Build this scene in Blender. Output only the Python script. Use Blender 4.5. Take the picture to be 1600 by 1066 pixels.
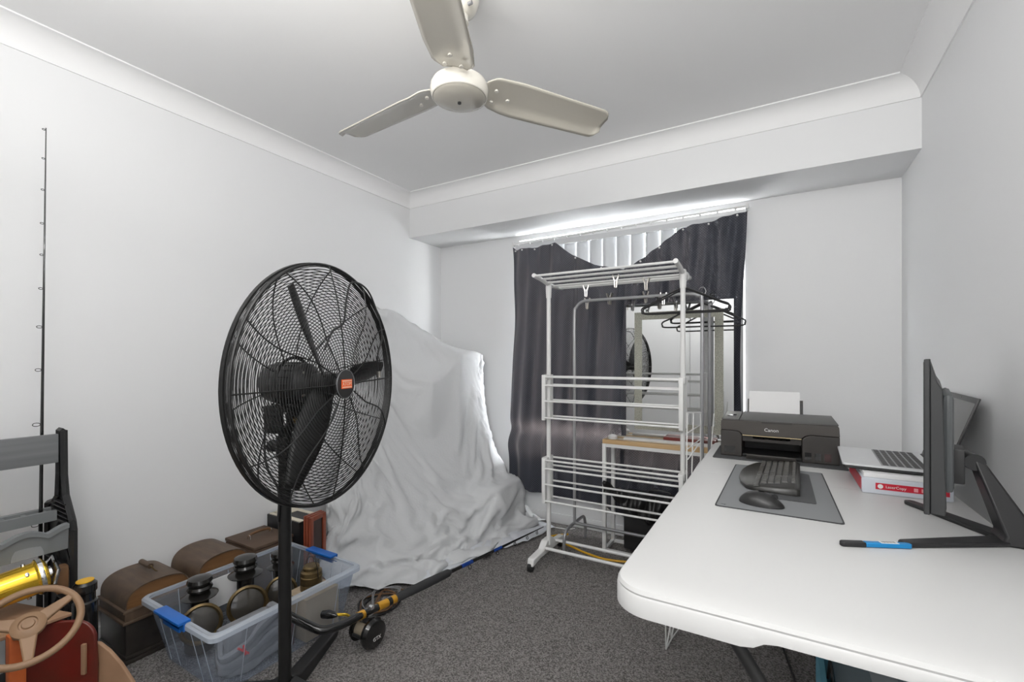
import bpy, bmesh, math, random
from mathutils import Vector, Matrix, noise
from math import sin, cos, pi, radians, sqrt
random.seed(7)
S = bpy.context.scene
COL = S.collection
for o in list(bpy.data.objects): bpy.data.objects.remove(o)

# ------------------------------------------------------------------ camera
cd = bpy.data.cameras.new('camera'); cam = bpy.data.objects.new('camera', cd); COL.objects.link(cam)
cam.location = (0, 0, 1.17); cam.rotation_euler = (pi/2, 0, radians(30.2))
cd.sensor_width = 36; cd.lens = 714/1600*36; cd.shift_y = 27/1600; cd.clip_start = 0.02
S.camera = cam
# ------------------------------------------------------------------ view
S.view_settings.view_transform = 'Standard'; S.view_settings.look = 'None'
S.view_settings.gamma = 1; S.view_settings.use_curve_mapping = False
S.view_settings.exposure = 0.25
# ------------------------------------------------------------------ daylight outside, added room lights
w = bpy.data.worlds.new('sky'); S.world = w; w.use_nodes = True
bg = w.node_tree.nodes['Background']; bg.inputs[0].default_value = (0.96, 0.98, 1, 1); bg.inputs[1].default_value = 30.0
def area(name, loc, direction, sx, sy, power, color=(1, 1, 1), shape='RECTANGLE'):
    l = bpy.data.lights.new(name, 'AREA'); l.shape = shape; l.size = sx
    if shape == 'RECTANGLE': l.size_y = sy
    l.energy = power; l.color = color
    o = bpy.data.objects.new(name, l); COL.objects.link(o); o.location = loc
    o.rotation_euler = Vector(direction).to_track_quat('-Z', 'Z').to_euler()
    return o
pl = bpy.data.lights.new('added_key_light', 'POINT'); pl.energy = 7.0; pl.shadow_soft_size = .09; pl.color = (1, .985, .965)  # added point light standing in for flash bounced near the ceiling
po = bpy.data.objects.new('added_key_light', pl); COL.objects.link(po); po.location = (-.85, .40, 2.15)
area('added_wall_fill', (-.25, -.40, 2.02), (-.15, 1.2, .45), 1.4, .3, 25, (1, .99, .975))  # added fill from behind the camera to brighten the deep walls
area('added_ceiling_fill', (-1.0, .0, 1.90), (0, .2, 1), 1.2, .6, 13, (1, .99, .975))  # added upward fill that lifts the ceiling, no fitting behind it
area('added_front_fill', (0.0, -0.42, 1.25), (-0.15, 1, 0.0), 1.0, 1.9, 9, (1, 0.99, 0.97))  # added soft fill behind the camera; the rear wall has no opening

# ------------------------------------------------------------------ materials
MAT = {}
def mat(name, color=(.8, .8, .8), rough=.5, metal=0., spec=.5, bump=None, var=None, trans=0., alpha=1., coat=0., sheen=0.):
    """bump=(kind, scale, strength, distance)  var=(scale, colour2, contrast)"""
    m = bpy.data.materials.new(name); m.use_nodes = True; nt = m.node_tree; N = nt.nodes; L = nt.links
    p = N['Principled BSDF']
    p.inputs['Base Color'].default_value = (*color, 1); p.inputs['Roughness'].default_value = rough
    p.inputs['Metallic'].default_value = metal; p.inputs['Specular IOR Level'].default_value = spec
    p.inputs['Coat Weight'].default_value = coat
    p.inputs['Sheen Weight'].default_value = sheen
    tc = N.new('ShaderNodeTexCoord')
    if var:
        n = N.new('ShaderNodeTexNoise'); mp = N.new('ShaderNodeMapping'); L.new(tc.outputs['Object'], mp.inputs[0])
        sc = var[0] if isinstance(var[0], tuple) else (var[0],)*3
        mp.inputs['Scale'].default_value = sc
        L.new(mp.outputs[0], n.inputs['Vector']); n.inputs['Scale'].default_value = 1; n.inputs['Detail'].default_value = 5
        r = N.new('ShaderNodeValToRGB'); r.color_ramp.elements[0].position = .5-var[2]; r.color_ramp.elements[1].position = .5+var[2]
        r.color_ramp.elements[0].color = (*color, 1); r.color_ramp.elements[1].color = (*var[1], 1)
        L.new(n.outputs['Fac'], r.inputs[0]); L.new(r.outputs[0], p.inputs['Base Color'])
    if bump:
        if bump[0] == 'noise':
            n = N.new('ShaderNodeTexNoise'); n.inputs['Scale'].default_value = bump[1]; n.inputs['Detail'].default_value = 4; out = n.outputs['Fac']
        elif bump[0] == 'voronoi':
            n = N.new('ShaderNodeTexVoronoi'); n.inputs['Scale'].default_value = bump[1]; out = n.outputs['Distance']
        else:
            n = N.new('ShaderNodeTexWave'); n.inputs['Scale'].default_value = bump[1]; n.inputs['Distortion'].default_value = 1.5; out = n.outputs['Fac']
        L.new(tc.outputs['Object'], n.inputs['Vector'])
        b = N.new('ShaderNodeBump'); b.inputs['Strength'].default_value = bump[2]; b.inputs['Distance'].default_value = bump[3]
        L.new(out, b.inputs['Height']); L.new(b.outputs[0], p.inputs['Normal'])
    MAT[name] = m
    return m
def see_through(name, tint, body, fac, rough=.25):
    m = bpy.data.materials.new(name); m.use_nodes = True; nt = m.node_tree; N = nt.nodes; L = nt.links
    p = N['Principled BSDF']; p.inputs['Base Color'].default_value = (*body, 1); p.inputs['Roughness'].default_value = rough
    t = N.new('ShaderNodeBsdfTransparent'); t.inputs[0].default_value = (*tint, 1)
    mx = N.new('ShaderNodeMixShader'); mx.inputs[0].default_value = fac
    L.new(t.outputs[0], mx.inputs[1]); L.new(p.outputs[0], mx.inputs[2]); L.new(mx.outputs[0], N['Material Output'].inputs[0])
    return m
WALL = mat('wall_paint', (.80, .805, .81), .6, spec=.25, bump=('noise', 160, .05, .001))
CEIL = mat('ceiling_paint', (.87, .87, .87), .7, spec=.2)
TRIM = mat('gloss_trim_white', (.80, .805, .81), .35)
CARPET = mat('carpet_loop', (.115, .109, .105), .95, spec=.1, bump=('voronoi', 190, .9, .006), var=(170, (.35, .33, .318), .13))
BLACK = mat('black_powder_coat', (.012, .012, .012), .38, spec=.4)
BLACKP = mat('black_plastic', (.018, .018, .019), .45)
BLACKG = mat('black_gloss', (.01, .01, .01), .16, coat=.4)
PRB = mat('printer_brown_black', (.035, .031, .028), .38, bump=('noise', 500, .05, .0005))
PRT = mat('printer_top_grey', (.085, .083, .08), .45, bump=('noise', 400, .15, .0005))
DARK = mat('dark_void_plastic', (.008, .008, .008), .5)
CREAM = mat('cream_enamel', (.73, .70, .63), .22, coat=.5)
CREAM2 = mat('cream_blade', (.56, .53, .46), .2, coat=.6)
WHITE = mat('white_plastic', (.78, .78, .77), .38)
TABLE = mat('table_white_hdpe', (.62, .62, .615), .42, bump=('noise', 350, .12, .0006), var=(3, (.60, .60, .595), .3))
WSTEEL = mat('white_coated_steel', (.76, .76, .75), .3)
GSTEEL = mat('grey_steel', (.30, .30, .31), .35, metal=.5)
CHROME = mat('chrome', (.75, .75, .76), .12, metal=1)
STEEL = mat('brushed_clip_steel', (.55, .52, .48), .3, metal=1)
GREYP = mat('grey_plastic', (.19, .20, .205), .5, bump=('noise', 90, .1, .001))
GREYW = mat('grey_woodgrain_board', (.15, .155, .16), .55, bump=('noise', 60, .15, .001), var=((8, 2, 60), (.20, .205, .21), .25))
SHEET = mat('sheet_cotton', (.64, .65, .66), .85, spec=.15, bump=('noise', 75, .45, .004), sheen=.1)
OAK = mat('oak_slat', (.50, .32, .15), .45, var=((3, 60, 60), (.62, .42, .22), .2))
PALE = mat('pale_slat', (.66, .62, .53), .5, var=((3, 60, 60), (.72, .68, .58), .2))
BENT = mat('bentwood_brown', (.075, .050, .034), .5, var=((14, 60, 14), (.13, .085, .055), .25), bump=('noise', 60, .2, .001))
BENTO = mat('bentwood_orange_end', (.16, .075, .028), .4, var=((8, 8, 50), (.24, .12, .05), .25))
EBON = mat('ebonised_wood', (.02, .017, .015), .3, coat=.3, var=(20, (.04, .033, .028), .2))
LEATH = mat('brown_leatherette', (.085, .052, .034), .6, bump=('noise', 220, .3, .001), var=(9, (.11, .07, .047), .2))
REDW = mat('mahogany_red_wood', (.22, .045, .022), .35, coat=.3, var=((30, 30, 6), (.32, .075, .035), .2))
REDP = mat('old_red_paint', (.20, .016, .010), .38, coat=.3, var=(7, (.10, .022, .012), .2), bump=('noise', 30, .2, .002))
ORANGE = mat('orange_paint', (.62, .14, .03), .5, var=(18, (.50, .10, .02), .2))
TANW = mat('tan_painted_wood', (.33, .19, .11), .6, bump=('noise', 80, .25, .001), var=(12, (.43, .26, .155), .25))
TAND = mat('tan_wheel_paint', (.23, .135, .07), .5, bump=('noise', 60, .25, .001), var=(10, (.33, .20, .115), .25))
GOLD = mat('gold_anodised', (.85, .55, .05), .18, metal=.85)
AMBER = mat('amber_gold_ring', (.75, .38, .04), .22, metal=.6)
BLUE = mat('blue_clip_plastic', (.01, .13, .50), .35)
BLUER = mat('blue_rod_wrap', (.01, .05, .28), .25)
TUB = see_through('clear_polypropylene', (.84, .88, .95), (.60, .66, .74), .22, .22)
RIMM = see_through('clear_polypropylene_rim', (.85, .9, .96), (.68, .73, .80), .5, .3)
JAPAN = mat('black_japanned_tin', (.012, .011, .010), .25, coat=.4)
BRASS = mat('aged_brass', (.20, .135, .055), .38, metal=.8, var=(25, (.10, .075, .04), .2))
LENS = mat('old_lens', (.035, .032, .028), .12, coat=.3, var=(14, (.075, .068, .058), .25))
CARD = mat('cardboard', (.40, .31, .21), .8, var=(30, (.45, .36, .25), .2))
DENIM = mat('folded_grey_cloth', (.20, .205, .22), .9, bump=('noise', 200, .5, .002), var=(25, (.27, .27, .28), .2))
MAROON = mat('maroon_cloth', (.10, .045, .05), .9, bump=('noise', 150, .4, .002))
REDC = mat('red_tape', (.75, .03, .04), .5)
PAPER = mat('white_paper', (.80, .80, .80), .7)
PAPERG = mat('ream_wrap', (.58, .61, .67), .5)
LABEL = mat('red_label', (.55, .012, .035), .4)
MATG = mat('grey_felt_mat', (.225, .232, .24), .9, bump=('noise', 600, .3, .0006))
MATD = mat('dark_mat_stitching', (.045, .047, .05), .8)
MATP = mat('charcoal_mat', (.075, .077, .08), .85, bump=('noise', 500, .2, .0006))
KEYB = mat('keyboard_black', (.025, .024, .022), .35, spec=.6)
KEYC = mat('keycap_black', (.045, .043, .04), .3, spec=.6)
LEG = mat('legend_white', (.75, .75, .75), .5)
LAPS = mat('laptop_silver', (.68, .69, .70), .35, metal=.25)
LAPB = mat('laptop_black', (.02, .02, .02), .4)
SCREEN = mat('laptop_screen', (.045, .043, .04), .22)
MON = mat('monitor_charcoal', (.022, .023, .024), .45)
MONG = mat('monitor_back_grey', (.075, .082, .085), .5)
CYAN = mat('cyan_barrel', (.005, .21, .50), .35)
BBOX = mat('blue_fabric', (.15, .42, .55), .8, bump=('noise', 200, .3, .001))
GBOX = mat('grey_blue_lid', (.30, .37, .41), .6, bump=('noise', 90, .3, .002))
YEL = mat('yellow_cord_sheath', (.75, .42, .02), .45)
BADGE = mat('orange_badge', (.85, .13, .02), .4)
GLIT = mat('glitter_strip', (.33, .33, .28), .45, metal=.3, bump=('voronoi', 260, 1, .003), var=(220, (.56, .56, .48), .12))
MIRR = mat('mirror_silver', (.86, .87, .87), .015, metal=1)
SLATM = mat('blind_slat_fabric', (.60, .61, .62), .75)
BROWNP = mat('worn_brown_leather', (.12, .06, .025), .6, var=(20, (.18, .09, .04), .2))
BAGM = mat('black_satin_bag', (.014, .014, .014), .35, bump=('noise', 30, .3, .004))
def curtain_mat():
    m = bpy.data.materials.new('waffle_blackout'); m.use_nodes = True; nt = m.node_tree; N = nt.nodes; L = nt.links
    p = N['Principled BSDF']; p.inputs['Roughness'].default_value = .55; p.inputs['Sheen Weight'].default_value = .15
    tc = N.new('ShaderNodeTexCoord'); sp = N.new('ShaderNodeSeparateXYZ'); L.new(tc.outputs['Object'], sp.inputs[0])
    def s(sock, f):
        a = N.new('ShaderNodeMath'); a.operation = 'MULTIPLY'; a.inputs[1].default_value = f; L.new(sock, a.inputs[0])
        b = N.new('ShaderNodeMath'); b.operation = 'SINE'; L.new(a.outputs[0], b.inputs[0]); return b.outputs[0]
    q = N.new('ShaderNodeMath'); q.operation = 'MULTIPLY'; L.new(s(sp.outputs[0], 420), q.inputs[0]); L.new(s(sp.outputs[2], 420), q.inputs[1])
    r = N.new('ShaderNodeMapRange'); L.new(q.outputs[0], r.inputs[0]); r.inputs[1].default_value = -1; r.inputs[2].default_value = 1
    c = N.new('ShaderNodeMix'); c.data_type = 'RGBA'; L.new(r.outputs[0], c.inputs[0])
    c.inputs[6].default_value = (.013, .015, .023, 1); c.inputs[7].default_value = (.042, .048, .068, 1)
    L.new(c.outputs[2], p.inputs['Base Color'])
    b = N.new('ShaderNodeBump'); b.inputs['Strength'].default_value = .5; b.inputs['Distance'].default_value = .003
    L.new(r.outputs[0], b.inputs['Height']); L.new(b.outputs[0], p.inputs['Normal'])
    t = N.new('ShaderNodeBsdfTranslucent'); t.inputs[0].default_value = (.66, .55, .53, 1)
    f = N.new('ShaderNodeMath'); f.operation = 'MULTIPLY'; L.new(r.outputs[0], f.inputs[0]); f.inputs[1].default_value = .032
    mx = N.new('ShaderNodeMixShader'); L.new(f.outputs[0], mx.inputs[0]); L.new(p.outputs[0], mx.inputs[1]); L.new(t.outputs[0], mx.inputs[2])
    L.new(mx.outputs[0], N['Material Output'].inputs[0]); return m
CURT = curtain_mat()

# ------------------------------------------------------------------ mesh builder
def frame(n, up=(0, 0, 1)):
    n = Vector(n).normalized(); u = Vector(up)
    if abs(n.dot(u)) > .98: u = Vector((1, 0, 0))
    x = u.cross(n).normalized(); y = n.cross(x)
    return Matrix(((x.x, y.x, n.x, 0), (x.y, y.y, n.y, 0), (x.z, y.z, n.z, 0), (0, 0, 0, 1)))
def smooth_path(pts, k=8):
    P = [Vector(p) for p in pts]
    if len(P) < 3: return P
    out = []
    for i in range(len(P)-1):
        a = P[max(i-1, 0)]; b = P[i]; c = P[i+1]; d = P[min(i+2, len(P)-1)]
        for j in range(k):
            t = j/k
            out.append(.5*((2*b)+(c-a)*t+(2*a-5*b+4*c-d)*t*t+(3*b-a-3*c+d)*t**3))
    out.append(P[-1]); return out
class MB:
    def __init__(s, M=None): s.v = []; s.f = []; s.M = M or Matrix.Identity(4)
    def add(s, vs, fs):
        b = len(s.v); s.v += [s.M @ Vector(v) for v in vs]; s.f += [tuple(i+b for i in f) for f in fs]; return s
    def box(s, a, b, M=None, bev=0):
        """a,b opposite corners; bev chamfers all edges"""
        a = Vector(a); b = Vector(b)
        lo = Vector((min(a[i], b[i]) for i in range(3))); hi = Vector((max(a[i], b[i]) for i in range(3)))
        bm = bmesh.new()
        bmesh.ops.create_cube(bm, size=1)
        for v in bm.verts: v.co = Vector(((lo[i]+hi[i])/2+v.co[i]*(hi[i]-lo[i]) for i in range(3)))
        if bev: bmesh.ops.bevel(bm, geom=bm.edges[:], offset=bev, segments=2, profile=.6, affect='EDGES')
        bm.verts.index_update()
        vs = [(M @ v.co) if M else v.co.copy() for v in bm.verts]; fs = [[v.index for v in f.verts] for f in bm.faces]
        bm.free(); return s.add(vs, fs)
    def tube(s, pts, r, n=8, closed=False, cap=True, rx=None):
        P = [Vector(p) for p in pts]; m = len(P); vs = []; fs = []
        T = []
        for i in range(m):
            if closed: t = P[(i+1) % m]-P[i-1]
            else: t = P[min(i+1, m-1)]-P[max(i-1, 0)]
            T.append(t.normalized() if t.length > 1e-9 else Vector((0, 0, 1)))
        up = Vector((0, 0, 1)) if abs(T[0].z) < .9 else Vector((1, 0, 0))
        x = up.cross(T[0]).normalized()
        for i in range(m):
            x = (x-T[i]*x.dot(T[i]))
            x = x.normalized() if x.length > 1e-6 else T[i].orthogonal().normalized()
            y = T[i].cross(x); rr = r[i] if isinstance(r, (list, tuple)) else r
            for k in range(n):
                a = 2*pi*k/n; vs.append(P[i]+x*cos(a)*(rx or 1)*rr+y*sin(a)*rr)
        for i in range(m if closed else m-1):
            j = (i+1) % m
            for k in range(n):
                l = (k+1) % n; fs.append((i*n+k, i*n+l, j*n+l, j*n+k))
        if cap and not closed:
            fs.append(tuple(range(n))[::-1]); fs.append(tuple((m-1)*n+k for k in range(n)))
        return s.add(vs, fs)
    def lathe(s, prof, M=None, n=24, cap=True):
        """prof = [(r,z)...] about local z of M"""
        vs = []; fs = []; m = len(prof)
        for r, z in prof:
            for k in range(n):
                a = 2*pi*k/n; p = Vector((max(r, 1e-4)*cos(a), max(r, 1e-4)*sin(a), z)); vs.append(M @ p if M else p)
        for i in range(m-1):
            for k in range(n):
                l = (k+1) % n; fs.append((i*n+k, i*n+l, (i+1)*n+l, (i+1)*n+k))
        if cap:
            fs.append(tuple(range(n))[::-1]); fs.append(tuple((m-1)*n+k for k in range(n)))
        return s.add(vs, fs)
    def prism(s, out, z0, z1, M=None):
        """2-D outline extruded along local z"""
        n = len(out); vs = [Vector((x, y, z0)) for x, y in out]+[Vector((x, y, z1)) for x, y in out]
        if M: vs = [M @ v for v in vs]
        fs = [tuple(range(n))[::-1], tuple(range(n, 2*n))]+[(i, (i+1) % n, n+(i+1) % n, n+i) for i in range(n)]
        return s.add(vs, fs)
    def grid(s, fn, nu, nv, thick=0):
        vs = [Vector(fn(i/nu, j/nv)) for i in range(nu+1) for j in range(nv+1)]
        fs = [(i*(nv+1)+j, (i+1)*(nv+1)+j, (i+1)*(nv+1)+j+1, i*(nv+1)+j+1) for i in range(nu) for j in range(nv)]
        return s.add(vs, fs)
    def build(s, name, material, parent=None, solid=0, bevel=0, angle=35, origin=None):
        V = s.v
        if parent is not None:
            root = parent
            while root.parent: root = root.parent
            o0 = root.location.copy(); loc = Vector((0, 0, 0))
            V = [v-o0 for v in V]
            if parent.parent is None and False: pass
        else:
            if origin is None:
                xs = [v.x for v in V]; ys = [v.y for v in V]
                origin = ((min(xs)+max(xs))/2, (min(ys)+max(ys))/2, min(v.z for v in V))
            loc = Vector(origin); V = [v-loc for v in V]
        me = bpy.data.meshes.new(name); me.from_pydata([tuple(v) for v in V], [], s.f); me.update()
        bm = bmesh.new(); bm.from_mesh(me); bmesh.ops.recalc_face_normals(bm, faces=bm.faces[:]); bm.to_mesh(me); bm.free()
        me.shade_smooth()
        try: me.set_sharp_from_angle(angle=radians(angle))
        except Exception: pass
        me.materials.append(material)
        ob = bpy.data.objects.new(name, me); COL.objects.link(ob); ob.location = loc
        if parent is not None: ob.parent = parent
        if solid:
            md = ob.modifiers.new('solid', 'SOLIDIFY'); md.thickness = solid; md.offset = 0
        if bevel:
            md = ob.modifiers.new('bevel', 'BEVEL'); md.width = bevel; md.segments = 2; md.limit_method = 'ANGLE'
        return ob
def rrect(x0, y0, x1, y1, r, n=6):
    out = []
    for cx, cy, a0 in ((x1-r, y1-r, 0), (x0+r, y1-r, 90), (x0+r, y0+r, 180), (x1-r, y0+r, 270)):
        for k in range(n+1):
            a = radians(a0+90*k/n); out.append((cx+r*cos(a), cy+r*sin(a)))
    return out
def thing(name, loc, label, cat, group=None):
    o = bpy.data.objects.new(name, None); COL.objects.link(o); o.location = loc; o.empty_display_size = .05
    o['label'] = label; o['category'] = cat
    if group: o['group'] = group
    return o
def tag(o, label, cat, group=None):
    o['label'] = label; o['category'] = cat
    if group: o['group'] = group
    return o
def struct(o): o['kind'] = 'structure'; return o
def text(name, body, size, M, material, parent, depth=.0006, align='CENTER'):
    cu = bpy.data.curves.new(name, 'FONT'); cu.body = body; cu.size = size; cu.extrude = depth
    cu.align_x = align; cu.align_y = 'CENTER'; cu.resolution_u = 2
    tmp = bpy.data.objects.new('tmp', cu); COL.objects.link(tmp)
    dg = bpy.context.evaluated_depsgraph_get(); me = bpy.data.meshes.new_from_object(tmp.evaluated_get(dg))
    bpy.data.objects.remove(tmp); me.name = name
    root = parent
    while root.parent: root = root.parent
    me.transform(Matrix.Translation(-root.location) @ M); me.materials.clear(); me.materials.append(material)
    ob = bpy.data.objects.new(name, me); COL.objects.link(ob); ob.parent = parent; return ob
def basis(o, x, y, z=None):
    x = Vector(x).normalized(); y = Vector(y).normalized(); z = Vector(z) if z else x.cross(y)
    return Matrix(((x.x, y.x, z.x, o[0]), (x.y, y.y, z.y, o[1]), (x.z, y.z, z.z, o[2]), (0, 0, 0, 1)))

# ================================================================== SETTING
XL, XR, YB, YN, YR, H, HS = -2.41, .538, 2.60, 2.97, -.45, 2.39, 2.08
WX0, WX1, WZ0, WZ1 = -1.665, -.165, .58, 2.045
struct(MB().box((XL-.1, YR-.1, -.05), (XR+.1, YN+.2, 0)).build('floor', CARPET))
struct(MB().box((XL-.1, YR-.1, H), (XR+.1, YB+.1, H+.05)).build('ceiling', CEIL))
struct(MB().box((XL-.1, YR-.1, 0), (XL, YN+.12, H)).build('wall_left', WALL))
struct(MB().box((XR, YR-.1, 0), (XR+.1, YN+.12, H)).build('wall_right', WALL))
struct(MB().box((XL, YR-.1, 0), (XR, YR, H)).build('wall_rear', WALL))
struct(MB().box((XL, YB, HS), (XR, YN+.12, H)).build('wall_bulkhead', WALL))
b = MB(); b.box((XL, YN, 0), (WX0, YN+.12, HS)); b.box((WX1, YN, 0), (XR, YN+.12, HS)); b.box((WX0, YN, 0), (WX1, YN+.12, WZ0)); b.box((WX0, YN, WZ1), (WX1, YN+.12, HS))
struct(b.build('wall_back', WALL))
def cove(name, p0, p1, inward):
    """90 mm coved cornice between two corner points, mitred"""
    p0 = Vector(p0); p1 = Vector(p1); d = (p1-p0).normalized(); n = Vector(inward); c = .09
    prof = [(0, -c), (.006, -c)]+[(.006+(c-.006)*(1-cos(radians(a))), -c+(c-.006)*sin(radians(a))) for a in range(0, 91, 10)]+[(c, 0), (0, 0)]
    b = MB(); vs = []; m = len(prof)
    for q, s in ((p0, 1), (p1, -1)):
        for x, z in prof: vs.append(q+n*x+d*x*s+Vector((0, 0, z)))
    fs = [(i, (i+1) % m, m+(i+1) % m, m+i) for i in range(m)]+[tuple(range(m)), tuple(range(m, 2*m))[::-1]]
    b.add(vs, fs); return struct(b.build(name, CEIL, angle=20))
cove('trim_1', (XL, YR, H), (XL, YB, H), (1, 0, 0)); cove('trim_2', (XL, YB, H), (XR, YB, H), (0, -1, 0))
cove('trim_3', (XR, YB, H), (XR, YR, H), (-1, 0, 0)); cove('trim_4', (XR, YR, H), (XL, YR, H), (0, 1, 0))
def skirting(name, a, b_): return struct(MB().box(a, b_, bev=.004).build(name, TRIM))
skirting('baseboard_left', (XL, YR, 0), (XL+.012, YN, .07)); skirting('baseboard_right', (XR-.012, YR, 0), (XR, YN, .07))
skirting('baseboard_back', (XL+.012, YN-.012, 0), (XR-.012, YN, .07)); skirting('baseboard_rear', (XL+.012, YR, 0), (XR-.012, YR+.012, .07))
# window frame with glass
b = MB()
for a, c in (((WX0, YN+.05, WZ0), (WX0+.035, YN+.1, WZ1)), ((WX1-.035, YN+.05, WZ0), (WX1, YN+.1, WZ1)), ((WX0+.035, YN+.05, WZ0), (WX1-.035, YN+.1, WZ0+.035)),
             ((WX0+.035, YN+.05, WZ1-.035), (WX1-.035, YN+.1, WZ1)), ((-.935, YN+.05, WZ0+.035), (-.895, YN+.1, WZ1-.035))): b.box(a, c)
wf = struct(b.build('window_1', TRIM))
gl = bpy.data.materials.new('window_glass'); gl.use_nodes = True
N = gl.node_tree.nodes; g_ = N.new('ShaderNodeBsdfTransparent'); s_ = N.new('ShaderNodeBsdfGlossy'); s_.inputs['Roughness'].default_value = .02; x_ = N.new('ShaderNodeMixShader'); x_.inputs[0].default_value = .06
gl.node_tree.links.new(g_.outputs[0], x_.inputs[1]); gl.node_tree.links.new(s_.outputs[0], x_.inputs[2]); gl.node_tree.links.new(x_.outputs[0], N['Material Output'].inputs[0])
MB().box((WX0+.03, YN+.07, WZ0+.03), (WX1-.03, YN+.076, WZ1-.03)).build('glass_pane', gl, wf)
# rear door (behind the viewer, seen only in the mirror)
dr = struct(MB().box((-.95, YR, 0), (-.15, YR+.03, 2.04), bev=.003).build('door_1', TRIM))
b = MB(); b.box((-1.01, YR, 0), (-.955, YR+.02, 2.10)); b.box((-.145, YR, 0), (-.09, YR+.02, 2.10)); b.box((-.955, YR, 2.045), (-.145, YR+.02, 2.10)); struct(b.build('trim_5', TRIM))
MB().lathe([(.02, 0), (.02, .01), (.008, .012), (.008, .04), (.024, .045), (.026, .06), (.018, .07)], basis((-.22, YR+.03, 1.0), (1, 0, 0), (0, 0, -1), (0, 1, 0)), 16).build('door_knob', CHROME, dr)
# added ceiling disc (out of frame, unlit) over the added point light
t = thing('added_ceiling_disc', (-.85, .40, H), 'round white disc added unseen above the front of the room', 'added ceiling disc')
MB().lathe([(.17, 0), (.17, -.02), (.155, -.05), (.15, -.055)], Matrix.Translation((-.85, .40, H)), 32).build('added_housing', TRIM, t)

# ================================================================== VERTICAL BLIND
t = thing('vertical_blind', ((WX0+WX1)/2, YN-.02, WZ0), 'pale grey vertical blind behind the black curtains in the window recess', 'blind')
b = MB().box((WX0-.005, YN-.045, 1.985), (WX1+.005, YN+.0, 2.025), bev=.004); b.build('headrail', TRIM, t)
b = MB().box((WX0-.005, YN-.052, 1.965), (WX1+.005, YN-.046, 2.0)); hr = b.build('valance', SLATM, t)
for i in range(16):
    x = WX0+.045+i*.0935; a = radians(12+random.uniform(-4, 4))
    hw = .0452
    b = MB(); b.grid(lambda u, v: (x+(u-.5)*2*hw*cos(a), YN-.018+(u-.5)*2*hw*sin(a)+.006*(1-(2*u-1)**2)-.0, .72+v*(1.985-.72)), 4, 1)
    b.build('slat', SLATM, t, solid=.0012)
# curtain wire with rings over the blind
t = thing('curtain_rail', (-.915, YN-.06, 1.99), 'thin white curtain rail across the window top', 'curtain rail')
MB().tube([(WX0-.01, YN-.062, 2.005), (WX1+.01, YN-.062, 2.035)], .006).build('rod', WSTEEL, t)
for i in range(16):
    x = WX0+.03+i*.095; z = 2.005+.03*(x-WX0)/1.5
    MB().lathe([(.004, -.006), (.008, -.003), (.008, .003), (.004, .006)], basis((x, YN-.062, z-.008), (0, 1, 0), (0, 0, 1), (1, 0, 0)), 10).build('glider', WHITE, t)
MB().box((WX0-.02, YN-.075, 1.99), (WX0-.008, YN, 2.02)).build('bracket', WSTEEL, t); MB().box((WX1+.008, YN-.075, 2.02), (WX1+.02, YN, 2.05)).build('bracket', WSTEEL, t)

# ================================================================== CURTAINS
def lerp_tab(tab, x):
    if x <= tab[0][0]: return tab[0][1]
    for (a, p), (c, q) in zip(tab, tab[1:]):
        if x <= c:
            u = (x-a)/(c-a); return p+(q-p)*u
    return tab[-1][1]
def curtain(label, x0, x1, top, bot, ph, pins):
    def fn(u, v):
        zt = lerp_tab(top, u); zb = lerp_tab(bot, u)
        z = zt+(zb-zt)*v
        x = x0+(x1-x0)*u
        edge = .02*sin(v*5+ph)*(u if ph > 1 else 1-u)
        amp = .008+.010*v
        y = YN-.082+amp*sin(u*24+ph+1.2*sin(v*3))+.008*sin(u*57+v*4+ph)+.012*noise.noise(Vector((u*3+ph, v*4, 0)))
        # gathered pull from the pins: diagonal drape
        y += .007*sin((u*1.3+v*.9)*26+ph)*max(0, 1-v*1.8)
        y += .026*math.exp(-((z-.655)/.05)**2); y -= .02*math.exp(-((z-.54)/.07)**2)
        return (x+edge, y, z)
    b = MB().grid(fn, 110, 90)
    t = thing('curtain', ((x0+x1)/2, YN-.1, .2), label, 'curtain')
    b.build('cloth', CURT, t)
    for u in pins:
        p = Vector(fn(u, 0)); MB().lathe([(.003, -.012), (.006, -.008), (.006, 0), (.004, .004)], basis((p.x, p.y-.004, p.z-.012), (1, 0, 0), (0, 0, 1), (0, -1, 0)), 10).build('pin', WHITE, t)
    return t
curtain('black waffle curtain on the left of the window, sagging toward its centre', -1.69, -.84,
        [(0, 1.985), (.03, 1.96), (.1, 1.965), (.2, 1.955), (.32, 1.965), (.42, 1.97), (.55, 1.88), (.75, 1.79), (1, 1.735)],
        [(0, .27), (.2, .22), (.5, .205), (.7, .22), (1, .16)], .4, (.02, .10, .22, .39, .58, .80))
curtain('black waffle curtain on the right of the window behind the clothes hangers', -.87, -.165,
        [(0, 1.735), (.1, 1.76), (.28, 1.84), (.42, 1.91), (.52, 1.96), (.7, 1.965), (.85, 1.985), (1, 2.0)],
        [(0, .16), (.5, .2), (1, .25)], 2.2, (.17, .33, .52, .72, .93))

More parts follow.
